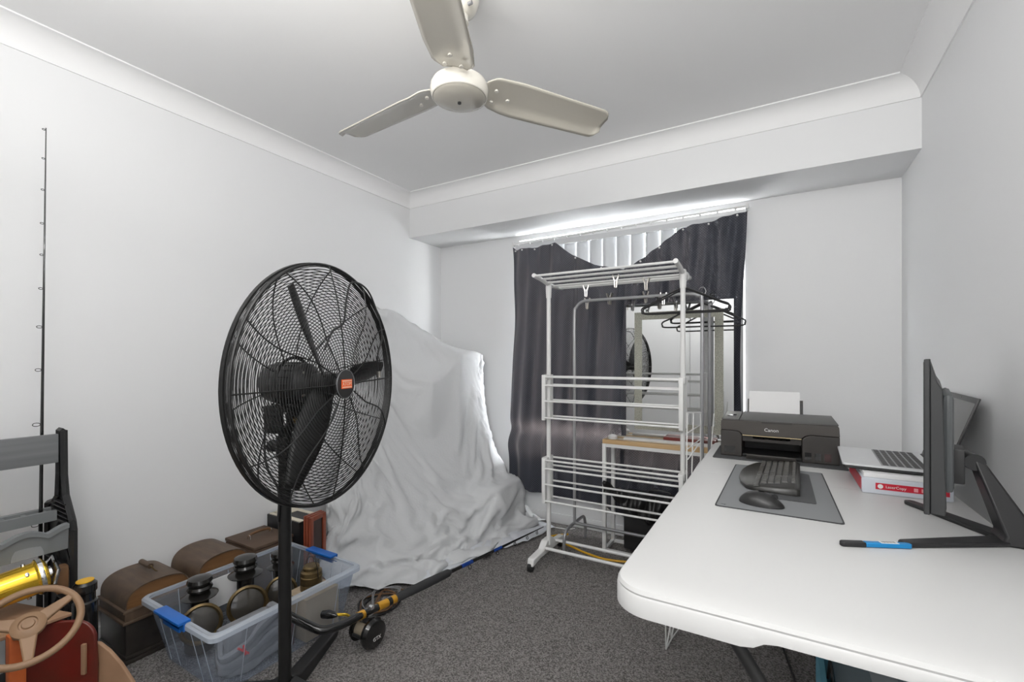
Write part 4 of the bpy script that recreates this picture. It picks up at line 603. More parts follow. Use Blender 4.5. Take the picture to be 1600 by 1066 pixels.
[0,0,1,0,6,2,4,0,-3,-7,-4,3,2,-5,-4,-1,-2,-2,-3,-4,0,-1,3,4,-5,-6,7,11,-3,-5,3,2,-6,6,-4,-7,0,5,-8,-2,10,-1,-9,-5,4,14,-2,8,-4,0,-4,-8,10,-1,-11,8,12,-6,0,4,18,2,-5,0,0,-11,-11,-3,21,1,-4,-2,-9,-6,-4,-9,-8,0,2,-1,22,15,0,-1,-8],
[0,0,1,3,6,1,4,-1,0,-7,-5,-4,1,3,-4,-1,-2,-2,-3,-4,-6,0,-1,7,0,-6,-3,9,10,-4,-4,4,-4,2,1,-5,-8,6,1,-8,0,10,-6,-8,-1,17,3,-3,4,-1,0,-7,-5,10,-6,-2,12,7,1,4,10,5,-7,-4,1,-7,-12,-4,15,-2,9,-2,-8,-2,-7,-10,-9,-2,11,-1,14,1,0,-5,-11],
[0,-1,-2,6,7,3,3,0,0,-6,-4,-6,-3,1,1,-2,1,-3,-5,-6,-2,-1,-1,-1,8,-6,-5,1,9,9,-5,-1,1,-3,5,-3,-7,-4,7,-3,-6,5,3,-8,-7,13,12,-2,-6,5,2,-3,-10,4,6,-8,1,15,12,3,6,6,-4,-8,-3,-5,-6,-9,9,-2,-2,10,-6,-9,-7,1,-5,-3,1,8,0,4,-11,-13,-3],
[0,0,-1,3,2,7,5,2,-4,-9,-4,-2,3,0,-2,-4,1,0,-7,-7,-4,4,-2,-5,10,-3,-5,0,0,14,2,-6,1,-3,6,-3,-2,-6,-1,6,-5,-4,4,0,-9,4,16,7,-7,-3,3,-1,-6,-7,10,3,-2,-1,11,13,11,2,0,-3,-5,-7,-9,-8,-5,4,-3,12,-1,-8,-10,3,0,-4,-3,4,5,-2,-13,-13,0],
[0,0,0,4,0,6,8,-1,-1,-10,-7,-4,2,7,0,-3,-1,-4,-8,-6,-2,1,3,-6,0,6,-6,3,1,2,11,-2,-3,-3,7,-6,2,-3,-8,4,7,-8,-4,2,-2,-4,14,5,7,-4,-2,-5,-5,-6,-3,5,7,7,-4,-1,17,-1,1,6,0,-7,0,-9,-7,-9,5,-3,12,-9,1,0,6,-6,-6,2,6,-1,-12,-11,2],
[0,-1,-2,7,2,7,9,0,-5,-11,-4,-5,-2,0,3,2,4,-3,-8,-5,-5,-3,3,-3,5,4,-5,-2,3,-3,8,6,-2,-4,3,0,-7,1,-2,-3,7,-1,-4,-1,-4,3,13,1,0,4,-1,-8,-6,-3,-6,-1,-1,11,8,5,1,-3,-3,5,9,6,-7,-7,-7,-4,-1,-7,0,1,5,12,-9,-4,0,-3,-2,8,-8,-7,-1],
[0,-1,-2,5,5,6,11,-1,-4,-8,-6,-6,0,-3,-2,-1,8,-2,-2,-5,-5,-6,-2,-1,8,-1,3,-3,5,-4,3,7,0,-5,2,3,-6,-1,1,-4,-4,5,2,0,-5,-2,14,7,-5,-1,1,-7,1,-7,-2,-3,0,6,9,13,-4,-7,-3,-2,7,10,-4,-4,-3,-2,-2,-5,-10,-1,6,17,-5,-17,2,1,-7,7,-1,-6,7],
[0,-1,-2,6,4,8,7,-7,-3,-4,-6,-7,5,-2,-1,-3,4,-4,-1,-1,-5,-6,-2,0,5,-4,8,-3,0,5,3,6,-4,-3,1,4,-6,-1,2,-3,-5,3,5,-1,-6,1,6,14,-2,-5,-3,-5,1,-4,1,-4,2,3,9,15,0,-8,-4,-3,6,0,-7,3,4,-7,-5,-9,3,5,4,7,-3,-23,-2,5,-3,10,-6,2,13],
[0,0,0,0,5,13,3,-9,-3,-1,-6,-6,-3,0,6,-1,5,-7,-6,-2,1,-7,-3,0,7,-6,8,-3,-3,8,6,9,-9,-2,2,1,-5,0,2,-1,-6,1,6,-3,-4,2,4,10,5,-5,-4,-6,-4,1,2,0,4,0,10,14,-7,1,0,-5,6,-7,-9,-5,12,-10,-6,-12,3,13,-6,4,2,-23,-6,19,2,4,-6,0,15],
[0,0,2,0,4,8,8,-10,-1,-1,-7,-2,-9,2,1,3,2,0,-7,-8,4,-4,-1,0,5,-8,10,-2,-4,6,1,10,-1,-5,2,4,-7,0,-2,2,-3,2,5,-4,-6,2,9,8,-1,-1,-3,-6,-5,1,-2,8,0,6,9,1,-4,6,0,-4,4,-3,-13,-11,5,0,-8,-7,12,1,-12,-5,-4,-14,16,16,4,-3,-7,-7,5],
[0,0,0,3,6,7,7,-12,-2,2,-4,-4,-7,1,-3,0,-1,6,-4,-7,3,-6,-3,1,3,-3,11,-3,-3,5,-1,4,7,-5,0,2,-2,1,-6,-2,3,4,4,-2,-5,-2,7,12,-2,-2,-4,-3,-5,0,-6,10,10,4,-1,2,-9,2,2,-1,2,5,-11,-10,-5,-1,-4,-2,9,-2,-14,-15,-12,3,28,6,-1,-3,-4,-4,-10],
[0,0,-1,2,6,9,6,-12,0,-1,-4,-3,-4,0,-1,0,-8,2,2,-3,2,-5,-5,-4,-1,0,14,-1,0,4,2,-4,5,4,-2,-5,3,5,-7,-7,0,11,5,-3,-2,-2,0,14,3,-3,-6,-7,4,-4,-6,6,16,2,-5,4,-9,-6,1,3,-1,5,-5,-8,-5,-5,-3,5,3,-7,-14,-15,-18,28,21,3,-7,-8,-6,-9,-2],
[0,0,-1,1,1,7,10,-9,1,-2,-13,-3,-2,1,5,1,-6,-4,3,2,-5,-3,-1,-3,-6,0,10,-3,8,7,0,-2,-4,8,4,-9,-5,12,-3,-5,-4,4,9,-5,1,0,-1,11,0,0,-1,-7,6,-2,-6,-2,17,-1,3,-4,-3,-5,3,4,-6,-1,-3,-4,4,-6,-12,-7,6,-1,-13,-15,-9,29,15,1,-9,-11,-7,-7,-9],
[0,0,1,-1,2,4,9,-11,4,-2,-8,-6,-3,5,-1,1,-1,-4,1,-2,-2,-5,0,-1,-2,-1,11,-5,-4,13,4,-4,-5,9,6,-6,-8,6,5,-5,0,-5,10,-1,2,1,-4,11,3,-6,-2,-2,-6,7,1,-3,1,15,1,-8,-4,-1,-2,6,-1,-3,0,0,2,-6,-14,-12,-1,2,-9,-12,2,20,10,-7,-10,-4,-9,-12,-15],
[0,0,-1,3,-2,5,5,-12,0,7,-5,-5,-4,3,0,-6,-3,5,1,-2,-5,-5,-4,4,0,-2,9,-1,-4,0,15,-1,-6,0,9,-2,-4,1,4,-2,-2,-4,2,8,4,-1,-3,2,11,-5,-3,0,-8,-3,9,4,-4,7,11,-5,-6,-1,-4,-1,10,-2,-2,-1,3,-10,-10,-5,-5,-4,-8,-12,10,14,6,-6,-5,-11,-8,-21,-10],
[0,-1,-2,-1,-2,11,0,-14,-3,6,5,-3,-2,-5,2,-2,-9,0,5,2,-4,-3,-7,-1,8,-3,2,5,-2,-5,10,9,-4,-4,-2,6,3,-2,0,2,-1,-1,-5,3,10,2,-1,-5,3,9,-3,-3,-5,-7,3,14,0,-4,10,0,0,0,-4,-4,5,3,-5,-3,2,-7,-3,-5,2,-9,-14,-14,4,22,7,-8,-5,-7,-11,-16,-7],
[0,-1,-3,-2,-1,7,4,-15,1,-3,5,5,-3,-3,-7,2,-3,-7,-1,10,-3,-5,-3,-1,2,-4,-2,9,5,-7,-1,15,4,-3,-4,-5,8,7,-2,-3,4,-1,-4,1,-3,8,6,-4,-7,11,2,-2,-5,-3,-6,11,11,-6,-3,15,-2,3,0,-6,-5,4,-5,0,-4,2,2,3,0,-13,-18,-20,-1,24,12,-10,-8,1,-12,-8,5],
[0,-1,-2,-2,-1,5,0,-13,6,-2,2,5,-2,-5,-5,-5,2,-5,-5,5,7,-6,-4,-1,3,-3,-4,1,8,0,-5,11,11,-5,-2,-3,-4,9,4,0,0,-2,-2,3,0,-3,7,3,-3,0,4,-2,1,-2,-4,-3,14,8,1,2,7,-5,2,-1,-5,1,-2,0,7,-2,0,-4,-4,-11,-16,-13,8,8,5,-6,-10,-8,2,1,8],
[0,0,-2,-2,-1,3,-5,-5,2,4,-3,1,-4,-5,1,-2,-5,-1,-5,-1,13,-3,-6,-6,5,2,-4,-2,0,6,-2,2,17,-3,-4,1,-2,-3,3,6,3,-1,-3,2,4,-3,-3,6,3,-1,0,0,6,-1,-4,-6,1,13,13,3,1,-3,-2,4,-3,1,2,2,-3,-1,-1,-6,-15,-8,-12,1,8,9,-2,-4,-13,-8,4,6,2],
[0,0,1,-2,-1,-2,-2,-3,-2,8,-4,-5,-4,-2,0,1,-5,-4,-3,-3,11,0,-6,-6,-2,10,-1,-2,-4,1,3,-4,16,6,-7,1,2,-4,-3,2,7,3,-2,-2,6,1,-3,-3,5,4,-1,-1,6,3,-3,-4,-4,3,16,12,0,-2,-5,5,-1,-5,3,6,-2,-7,-5,-6,-15,-9,-6,12,8,13,-4,-10,-15,-10,8,1,-6],
[0,1,2,0,-2,-3,0,-5,0,-3,4,-6,-2,-3,-4,2,-1,-7,-5,-3,12,-2,-2,-6,-7,9,7,-2,-3,-3,0,-3,6,17,-4,-2,4,-4,-2,-3,1,8,1,-1,-1,10,-2,-3,-3,6,3,0,-1,9,-2,-3,-4,-2,8,5,4,9,-6,5,-5,1,-1,-3,-1,3,-10,-5,-10,-4,5,10,10,3,-11,-6,-14,-14,5,-11,0],
[0,2,5,-1,0,-4,-1,-5,-2,-6,-2,2,0,-4,-4,-3,2,-4,-6,-6,9,3,-3,-5,-6,0,11,2,-2,-3,-2,-3,-1,18,3,-4,5,-4,-2,-1,-4,3,6,1,-1,6,4,-2,-2,0,5,1,-2,5,4,-2,-3,-2,-1,7,-3,5,11,-2,0,-7,-2,0,11,-3,-7,-9,-10,6,6,8,5,-4,-7,-7,-13,-15,-9,-5,-1],
[0,2,7,0,1,-4,-3,-8,-2,-3,-1,-3,0,-1,-4,-4,-1,-1,-5,-7,3,7,-1,-4,-6,-5,6,9,0,-3,-2,-2,-3,8,12,-3,-1,3,-4,0,-2,-3,4,6,1,-1,8,1,-3,0,5,2,-1,-1,6,-1,-1,-1,0,2,0,-1,8,7,-2,-7,-4,0,10,-7,-4,-10,-6,6,7,5,3,-3,-2,-11,-13,-8,-12,-6,0],
[0,3,9,0,2,-5,-5,-7,-3,-1,-2,-2,-4,-1,-2,-4,-3,0,-5,-7,-3,9,2,-3,-6,-6,0,6,10,-3,-2,-3,0,-1,12,4,-5,2,1,-4,2,-3,-1,7,4,-2,2,8,-2,-2,2,6,1,-2,3,1,0,-3,4,0,1,-4,5,9,-6,-3,-6,-2,8,-11,-3,-6,3,0,11,6,-2,-1,-2,-14,-21,-1,-2,-2,1],
[0,4,11,-1,3,-6,-4,-7,-6,-3,-2,1,-2,-3,-2,-4,-3,-1,-6,-6,-6,6,6,-2,-6,-6,0,0,7,7,-3,-2,-3,0,5,11,-3,-3,4,-3,-3,4,-3,-1,11,-2,-1,6,6,-4,-2,3,10,-2,1,3,-2,-3,2,-2,5,-1,1,-6,7,-7,3,2,2,-17,-3,-1,2,6,12,-1,-9,-11,-5,-9,-18,19,7,-1,-1],
[0,3,13,1,3,-6,-5,-9,-3,-3,-3,-3,-2,-2,-2,-2,-4,-2,-5,-5,-6,-1,8,2,-6,-6,-1,1,-1,10,2,-3,-2,-2,0,9,7,-5,0,1,-4,1,2,-2,1,8,-1,-1,8,2,-3,-2,4,9,2,2,-3,-1,-1,-1,-5,4,2,0,1,1,6,0,-4,-17,-2,3,7,3,4,-5,-10,-11,-11,3,5,9,17,-4,2],
[0,4,12,3,3,-6,-5,-9,-4,-2,-2,-3,-3,-3,-3,-2,-2,-5,-4,-5,-5,-5,5,6,-4,-7,-2,3,-1,2,7,0,-2,-2,-1,1,11,0,-4,3,-1,-4,3,1,-2,4,5,-1,0,7,0,-3,1,3,7,6,1,-4,-1,0,-3,-1,3,10,2,-1,-1,-3,-11,-14,-1,10,11,-2,-5,-5,-9,-7,0,-5,13,13,14,4,0],
[0,4,12,2,6,-6,-5,-8,-4,-3,-3,-2,-3,-3,-4,-3,-3,-4,-4,-5,-5,-6,1,8,-1,-7,-4,3,2,-3,4,7,-2,-2,-2,-1,2,10,-3,-3,6,-4,-2,4,0,-1,5,4,-2,2,6,-3,-1,1,1,4,11,1,-2,-2,2,0,-1,0,9,-5,-7,-8,-8,-6,0,12,10,2,-7,-7,-10,-1,1,0,13,14,11,7,-5],
[0,4,13,2,6,-4,-6,-9,-5,-1,-2,-3,-3,-4,-3,-4,-4,-4,-5,-5,-6,-4,-3,7,5,-7,-6,1,6,-4,-1,7,4,-3,-2,-2,-1,4,8,-5,-3,8,-5,-2,9,-3,-2,9,2,-3,4,4,-5,0,1,-1,0,15,4,0,0,0,-1,-4,-5,2,-7,-5,-5,-2,0,-2,-2,10,12,-9,-10,-2,0,9,16,13,3,1,-10],
[0,4,15,3,3,-3,-7,-7,-5,-2,-1,-3,-3,-3,-4,-4,-4,-6,-5,-5,-6,-5,-5,3,11,-6,-6,-1,8,-3,-3,1,7,2,-2,-2,-2,-1,6,3,-3,-1,4,-2,-2,7,0,-3,11,1,-3,4,2,-4,1,-1,2,-1,9,4,-4,4,4,-2,-6,-5,-14,5,6,-2,-4,-4,-5,-4,11,4,-7,-2,-1,-2,25,14,-7,-3,3],
[0,2,15,8,1,-2,-8,-7,-3,-4,-2,-2,-3,-3,-4,-4,-4,-5,-6,-5,-7,-8,-5,2,12,-5,-5,-1,8,-1,-4,1,2,5,1,-2,-2,-2,-1,6,2,-2,1,1,0,0,5,0,-2,9,3,-3,2,1,-3,3,0,-2,2,5,2,-6,5,0,-7,0,-5,-4,2,2,1,-5,-4,-8,-4,8,2,3,-1,-3,18,15,-11,-6,-4],
[0,3,12,11,3,-3,-8,-9,-2,-4,-3,-2,-3,-4,-3,-3,-5,-5,-5,-5,-7,-7,-6,0,10,-3,-6,1,8,-2,-4,1,5,-1,3,1,-1,-3,-2,-1,7,0,0,1,1,1,0,6,0,-1,7,3,-2,1,0,-2,6,-3,-1,1,0,-6,-3,4,-2,-1,5,-5,-6,-2,8,5,-8,-7,-5,-4,14,6,-2,-4,12,10,-17,-12,-7],
[0,4,12,4,12,-6,-7,-9,-3,-2,-3,-4,-3,-4,-3,-4,-4,-4,-5,-5,-6,-6,-8,-2,10,-3,-6,2,7,-5,0,2,4,0,-1,4,-1,-1,-2,-3,-1,7,-1,5,-1,1,2,-1,10,-2,-2,9,0,1,0,-1,-4,10,-3,-2,-2,0,-4,-4,1,-7,2,6,2,-4,-3,6,-11,-7,0,-3,11,17,-4,-5,11,-17,-7,2,5],
[0,4,14,3,8,-4,-5,-8,-5,-2,-2,-3,-4,-4,-4,-4,-5,-4,-5,-5,-4,-6,-8,-2,9,-3,-3,3,5,-3,-1,1,-2,1,1,0,5,0,-3,-2,-2,0,5,-2,8,1,0,2,-1,9,0,-3,9,-1,1,2,-1,0,7,0,3,-6,-6,-4,-6,-8,-3,7,8,-3,-7,-7,7,-5,-7,-2,18,13,-8,-8,-10,3,10,7,2],
[0,4,13,5,4,0,-7,-8,-6,-2,-1,-2,-4,-4,-4,-4,-5,-5,-5,-4,-5,-6,-8,-1,8,-2,0,5,1,-1,-2,-2,-1,0,0,-2,2,6,0,-2,-1,-3,0,4,-3,8,5,-1,3,2,5,0,-3,6,3,4,2,-1,1,6,1,-7,-5,-4,-6,-4,-4,-3,5,-4,-3,-2,3,-6,-5,3,19,7,-9,-10,-3,13,9,0,-3],
[0,3,14,6,2,1,-12,-3,-4,-4,-3,-2,-2,-4,-5,-4,-4,-5,-5,-5,-6,-6,-6,-2,6,-1,4,2,-1,-2,-1,-2,-1,-1,-1,0,5,4,2,0,-2,-1,-3,0,3,-3,9,6,-1,5,1,5,-1,-2,5,5,5,-1,-2,0,7,-6,-8,0,-1,-4,-6,-8,-1,5,1,-3,-1,-9,-4,10,15,-1,-7,-7,1,15,4,-6,-11],
[0,4,14,7,2,-2,-12,-12,1,4,-4,-4,-3,-3,-5,-5,-4,-5,-5,-5,-6,-6,-7,-5,7,2,1,1,2,1,1,-1,-1,-2,-2,3,2,4,1,0,-1,-2,-1,-2,-2,1,-3,14,4,-1,4,2,7,-3,-1,6,1,7,-1,-3,-3,-4,-2,0,0,-7,-9,5,7,7,2,-6,0,-11,-12,-3,-13,7,16,-5,8,9,-5,-11,-13],
[0,3,13,8,0,0,-11,-11,-8,3,4,-2,-3,-5,-5,-5,-4,-5,-5,-6,-6,-6,-7,-6,1,2,1,2,2,2,2,1,2,1,1,3,3,2,1,0,-2,-3,-1,-2,-1,-1,-2,-3,15,3,-1,4,4,2,-2,4,3,1,6,-1,-1,2,-1,-5,-6,-12,3,7,11,3,1,-5,-6,-14,-3,-2,-11,-5,5,6,2,-10,-7,-12,-5],
[0,3,10,5,5,-7,-7,-7,-6,-4,3,1,-3,-4,-5,-5,-4,-5,-6,-5,-6,-7,-4,-2,1,2,1,2,2,2,2,2,1,2,1,3,2,2,1,2,-2,-4,-4,-1,-3,-1,0,-3,-2,11,4,-2,5,5,-1,3,6,-1,3,4,-1,2,2,-5,-9,-8,1,-3,15,3,5,-2,-9,-15,2,-9,-4,-1,1,4,0,-2,-3,-11,-6],
[0,2,8,6,2,-4,-12,-8,-3,1,-4,2,0,-4,-4,-6,-4,-5,-5,-6,-8,-3,-2,1,1,2,1,2,2,2,2,2,2,2,2,2,1,2,2,2,1,-5,-4,-4,-3,-5,0,0,-3,0,7,3,0,3,7,0,1,6,0,3,7,-6,1,0,-7,-5,-2,-4,4,8,5,6,-8,-14,3,-14,1,-4,7,3,6,3,-2,-12,-15],
[0,3,7,-1,10,-10,-9,-7,-7,1,0,-5,3,-3,-4,-4,-5,-5,-6,-8,-1,-2,-3,3,2,2,1,2,1,2,2,2,2,2,3,2,2,2,2,1,1,-1,-5,-3,-5,-6,-3,-1,-2,0,-2,7,-1,2,6,5,-1,2,6,0,0,6,-8,4,0,-3,-4,-5,-3,3,8,12,-5,-10,7,-11,-11,1,-5,11,8,-1,-9,-7,-19],
[0,3,10,-1,-1,0,-13,-8,-5,0,1,-4,-5,0,-3,-4,-4,-6,-7,-2,-3,-3,3,2,2,2,2,1,2,1,2,2,2,3,2,2,3,2,2,2,1,-2,-2,-3,-4,-5,-5,-3,-2,-3,-2,0,3,-3,5,10,0,-1,6,3,0,0,4,7,-1,-7,-7,-6,-4,6,7,13,-3,-9,13,-5,-8,1,-11,0,-7,6,-12,-12,0],
[0,2,8,4,0,-5,-11,-12,-7,3,0,-1,-5,-4,-2,-3,-6,-5,-3,-4,-3,3,2,2,2,2,1,2,2,2,2,2,1,3,2,2,3,3,2,2,1,-2,-1,-2,-3,-3,-3,-3,-3,-4,-4,-3,1,-2,-2,6,8,-3,1,5,2,3,3,10,-4,-13,-5,1,0,8,1,4,6,-6,13,2,-2,0,-14,-5,0,-5,-13,-6,3],
[0,1,4,8,-3,-3,-10,-11,-8,-2,2,0,-3,-4,-4,-5,-2,-5,-6,-1,2,2,2,2,2,2,1,3,1,2,2,2,2,2,2,3,2,2,3,1,0,0,0,0,-2,-2,-2,-2,-3,-3,-4,-4,-3,-1,-4,-2,6,2,-3,7,4,2,3,6,-8,-3,3,9,-1,3,-3,-8,12,-2,4,10,4,-2,-12,-5,1,-6,-12,-8,0],
[0,0,4,5,1,-6,-8,-13,-4,-7,0,1,-1,-4,-4,-2,-6,-7,0,3,2,1,2,2,1,3,1,2,2,2,2,2,2,2,3,1,2,3,2,1,0,1,0,1,-1,-2,-2,-1,-1,0,-3,-4,-3,-4,-3,-3,-3,2,-2,6,5,1,1,0,-1,7,4,8,2,-1,-1,-8,-5,9,1,-3,17,-8,-12,-1,5,-6,1,-5,-5],
[0,1,2,5,3,-8,-9,-14,-2,-6,-4,1,-1,-3,-3,-6,-6,2,2,1,2,2,1,2,3,1,2,1,2,2,2,2,2,3,2,2,1,2,1,2,2,0,0,1,-1,-2,0,-1,-1,2,-2,-4,0,-3,-5,-2,-3,-5,-1,2,4,3,0,0,-1,8,2,-1,12,1,0,-3,-7,-3,-1,2,15,-7,-14,-12,18,4,-6,4,-7],
[0,1,3,2,1,-9,-6,-12,-6,-4,-5,1,-1,-2,-7,-4,2,2,1,2,1,3,1,1,2,2,1,2,2,2,1,2,2,2,2,2,2,1,1,1,2,1,1,0,0,-1,-1,0,-1,1,-1,-2,0,-3,-1,-4,-1,-7,-4,0,2,1,1,1,1,5,-3,3,14,-3,-3,1,-7,-6,3,-1,2,6,-13,-10,-3,14,2,7,-7],
[0,1,3,3,-2,-8,-8,-9,-9,-3,-6,1,2,-9,-2,1,2,2,1,1,1,2,2,1,1,2,1,3,1,2,1,2,2,2,2,1,2,1,2,1,1,1,2,0,0,-1,0,-1,0,-1,-1,0,0,-3,0,-3,-1,-7,-6,2,-1,1,-1,0,4,1,-3,1,14,-5,-1,-5,-5,2,1,-5,-9,9,-1,-9,-7,10,4,7,-3],
[0,0,-1,1,1,-3,-10,-11,-6,-5,-7,4,-9,1,2,1,1,0,1,0,1,1,1,2,1,3,2,2,2,1,2,3,2,2,1,2,1,2,2,1,1,1,1,0,-1,0,-1,1,-1,-1,0,-1,-3,1,-3,-1,-1,-5,-5,-6,10,-3,1,-3,-1,-1,3,3,4,-8,3,-4,-5,-2,-10,-1,7,7,6,-6,-11,3,7,3,-4],
[0,0,1,0,2,-4,-10,-12,-8,-9,-6,-3,2,1,1,1,0,0,1,0,1,2,1,1,1,1,2,2,2,2,3,2,2,3,2,2,3,1,2,1,1,1,1,1,0,0,0,0,-1,-1,0,-1,-3,-2,0,-2,0,-5,-6,-4,-3,10,2,-2,-2,-1,-2,-4,0,6,2,-4,-10,-7,-4,3,7,8,4,-8,-7,5,6,-4,-4],
[0,0,2,1,0,-3,-10,-12,-8,-7,-6,-3,1,0,1,0,0,1,1,1,1,1,2,1,1,1,1,2,1,2,1,2,3,1,3,2,2,1,2,2,1,1,1,1,1,2,1,-1,-1,-1,0,-2,-2,-1,-1,-2,-1,-3,-5,-5,-4,3,9,2,-3,-3,-3,0,6,6,0,-5,-14,-9,-7,5,8,3,-4,-4,3,11,2,-5,-7],
[0,0,2,0,1,-1,-10,-13,-7,-6,-4,-1,-2,0,0,0,1,1,1,1,1,1,1,2,1,1,1,1,2,1,1,2,2,1,2,1,2,2,1,2,2,1,1,1,2,2,0,0,0,-1,-2,-2,-1,-1,-1,0,-3,-2,-4,-4,-3,0,4,8,3,-4,-4,2,6,7,5,-5,-14,-16,-12,0,-7,-5,2,8,12,9,6,-1,-12],
[0,0,2,1,2,-1,-10,-13,-8,-5,-2,-2,-1,0,0,0,0,2,1,1,1,1,1,2,0,2,1,1,2,1,2,1,1,2,1,2,1,2,3,2,1,1,1,2,3,1,0,0,0,-1,-3,-4,2,-4,1,0,-3,-2,-4,-4,-2,-2,-1,11,12,-10,7,9,8,5,-3,-4,-9,-19,-19,-5,-4,-3,-1,5,7,8,11,-3,-16],
[0,1,2,2,1,0,-9,-14,-8,-4,-2,-1,-1,-1,1,0,1,1,0,2,1,2,1,1,0,3,1,1,1,2,1,2,1,2,2,1,2,2,2,1,2,1,1,1,1,1,1,0,-2,-3,-1,-1,-1,1,-2,-1,-3,-6,-2,-2,-2,-2,2,8,9,-8,2,17,16,4,-4,-11,-15,-8,-16,-22,13,1,-3,-1,1,2,-4,-10,-9],
[0,1,4,2,1,0,-9,-13,-8,-3,-1,-2,-1,-1,-1,2,1,1,0,1,1,1,1,1,2,3,1,1,1,1,2,1,2,2,2,1,2,2,1,1,2,0,0,1,1,1,0,1,1,-1,-2,-1,-1,0,-3,-4,-5,-8,-7,-1,1,5,0,-1,10,-8,6,17,17,0,-8,-13,-14,-12,-13,-11,11,10,-4,-5,-3,-6,-9,-17,-3],
[0,1,6,2,1,0,-9,-12,-7,-3,-2,-1,-1,-1,-2,1,4,1,0,0,1,1,0,0,2,3,1,1,1,3,2,2,1,2,1,0,1,1,2,2,2,1,2,1,1,1,0,0,0,0,-2,-1,-2,-1,-5,-4,-11,-9,-5,-8,-2,10,1,5,4,-6,13,19,5,-9,-15,-18,-16,-8,-3,5,10,8,-2,-8,-11,-6,-13,-12,2],
[0,2,7,2,0,1,-9,-11,-6,-4,-1,-1,-1,-1,-1,-1,-1,7,0,1,1,0,0,1,0,3,2,1,-1,4,1,1,-1,-1,0,2,3,3,4,3,1,2,1,1,0,0,-2,-2,-3,0,0,2,1,-4,-5,-9,-13,-4,-11,-7,-3,7,-3,10,-4,14,16,4,-11,-17,-17,-7,2,-8,0,9,7,10,0,-12,-9,-8,-8,-7,-1],
[0,1,8,4,0,0,-8,-10,-6,-3,-1,-1,-2,0,-1,-1,-1,1,5,2,1,0,-1,1,1,-1,3,1,-1,-1,0,1,1,1,3,4,3,3,2,0,1,-1,0,-2,-1,0,0,1,1,2,1,1,-3,-5,-6,-12,-5,-6,-7,-8,-6,-3,-1,6,2,19,2,-8,-9,-2,-3,-6,0,-6,-1,9,13,8,-1,-13,-4,-7,-8,-5,0],
[0,2,8,5,0,0,-8,-9,-6,-3,-1,-1,-2,0,-1,-1,-1,0,2,4,2,0,-2,0,3,-1,0,2,-1,-2,0,2,2,3,4,2,1,1,-1,0,-1,1,0,1,1,1,0,3,2,2,-1,-5,-3,-4,-6,-7,-1,-5,-7,-8,-8,-10,-6,3,6,20,0,-11,-4,1,0,-2,-4,4,1,8,10,6,-2,-12,-1,-7,-9,3,-1],
[0,2,10,6,-2,1,-7,-10,-5,-3,0,-2,-2,0,-1,-1,-1,-1,1,2,5,-1,-1,-1,0,4,-2,-1,0,0,2,2,3,1,1,0,1,1,2,1,1,0,-1,0,1,3,2,2,2,0,-3,-2,-1,-3,-7,-3,-3,-3,-7,-9,-9,-9,-2,4,1,2,3,5,-4,2,4,-4,1,-1,-2,-3,7,11,-1,-10,3,-9,3,6,-2],
[0,3,11,6,-1,1,-7,-9,-6,-4,-1,0,-2,-2,1,-2,0,0,-1,2,0,4,-2,0,-2,2,3,-3,2,0,2,1,0,2,2,2,2,2,0,-2,0,0,2,3,2,-3,2,3,3,2,0,0,-1,-6,-4,-5,-3,-3,-9,-11,-7,0,3,5,-2,-3,0,1,2,-2,2,-1,0,2,-6,-10,-3,6,11,-9,-1,7,10,9,-7],
[0,2,11,9,-1,2,-7,-10,-8,-4,-2,-2,3,-3,0,1,-1,1,-1,1,2,-1,1,0,0,-1,1,1,1,1,1,1,2,1,1,2,-1,-1,2,1,2,2,3,-1,1,3,1,2,1,1,0,-1,-1,-1,-3,-6,-5,-7,-8,-6,-1,0,0,-1,-2,-2,-1,0,-1,-2,-4,3,3,1,-4,-4,-6,-5,-15,5,16,9,11,5,0],
[0,1,7,12,-1,6,-6,-10,-9,-6,-2,-1,-1,0,1,1,2,-1,-1,1,0,2,-1,0,1,0,0,1,0,2,1,1,1,0,1,1,1,1,1,2,1,3,1,1,2,2,2,1,1,0,-1,0,-2,-2,-5,-5,-11,-7,-2,-3,-1,-1,0,-2,-2,-2,-1,-3,-2,0,-2,-2,-1,0,-2,0,2,-7,-21,3,16,15,11,7,-2],
[0,0,6,12,-2,11,-6,-12,-9,-5,-4,1,-1,1,-1,2,0,2,-1,-1,0,0,2,-2,2,1,-1,2,1,-1,3,0,1,2,1,1,2,-2,1,3,2,1,2,2,2,1,0,-1,-1,-1,1,1,1,-7,-11,-3,-7,-4,-2,0,-1,-1,-1,-2,-2,-1,-2,-3,-2,-2,-2,-1,-1,-2,0,-4,-6,-3,-14,-2,17,15,2,9,8],
[0,-3,2,19,-2,6,2,-17,-6,-12,3,2,0,0,-1,-1,2,0,1,0,0,-3,1,2,-2,5,-2,2,0,0,0,3,2,0,2,2,-2,2,-2,2,6,1,2,0,0,-2,-3,-1,-2,1,0,2,4,-11,-7,-1,-6,-2,-1,0,0,-1,-1,-2,-2,2,-2,-2,-1,-1,-2,-3,-3,-2,0,1,-4,-7,-12,-8,7,16,15,9,10],
[0,-3,3,15,0,10,-6,-14,-11,-4,0,3,1,1,0,-1,-1,2,1,1,-1,-3,1,1,-1,1,1,-2,4,0,-1,3,4,-1,-3,4,3,-1,-5,0,0,4,5,-2,0,-4,-1,0,1,2,0,2,3,-6,-6,-2,-3,-2,-2,1,3,0,-1,-3,0,2,1,3,0,1,0,-5,-8,-2,0,4,5,-1,-11,-15,-6,12,18,8,2],
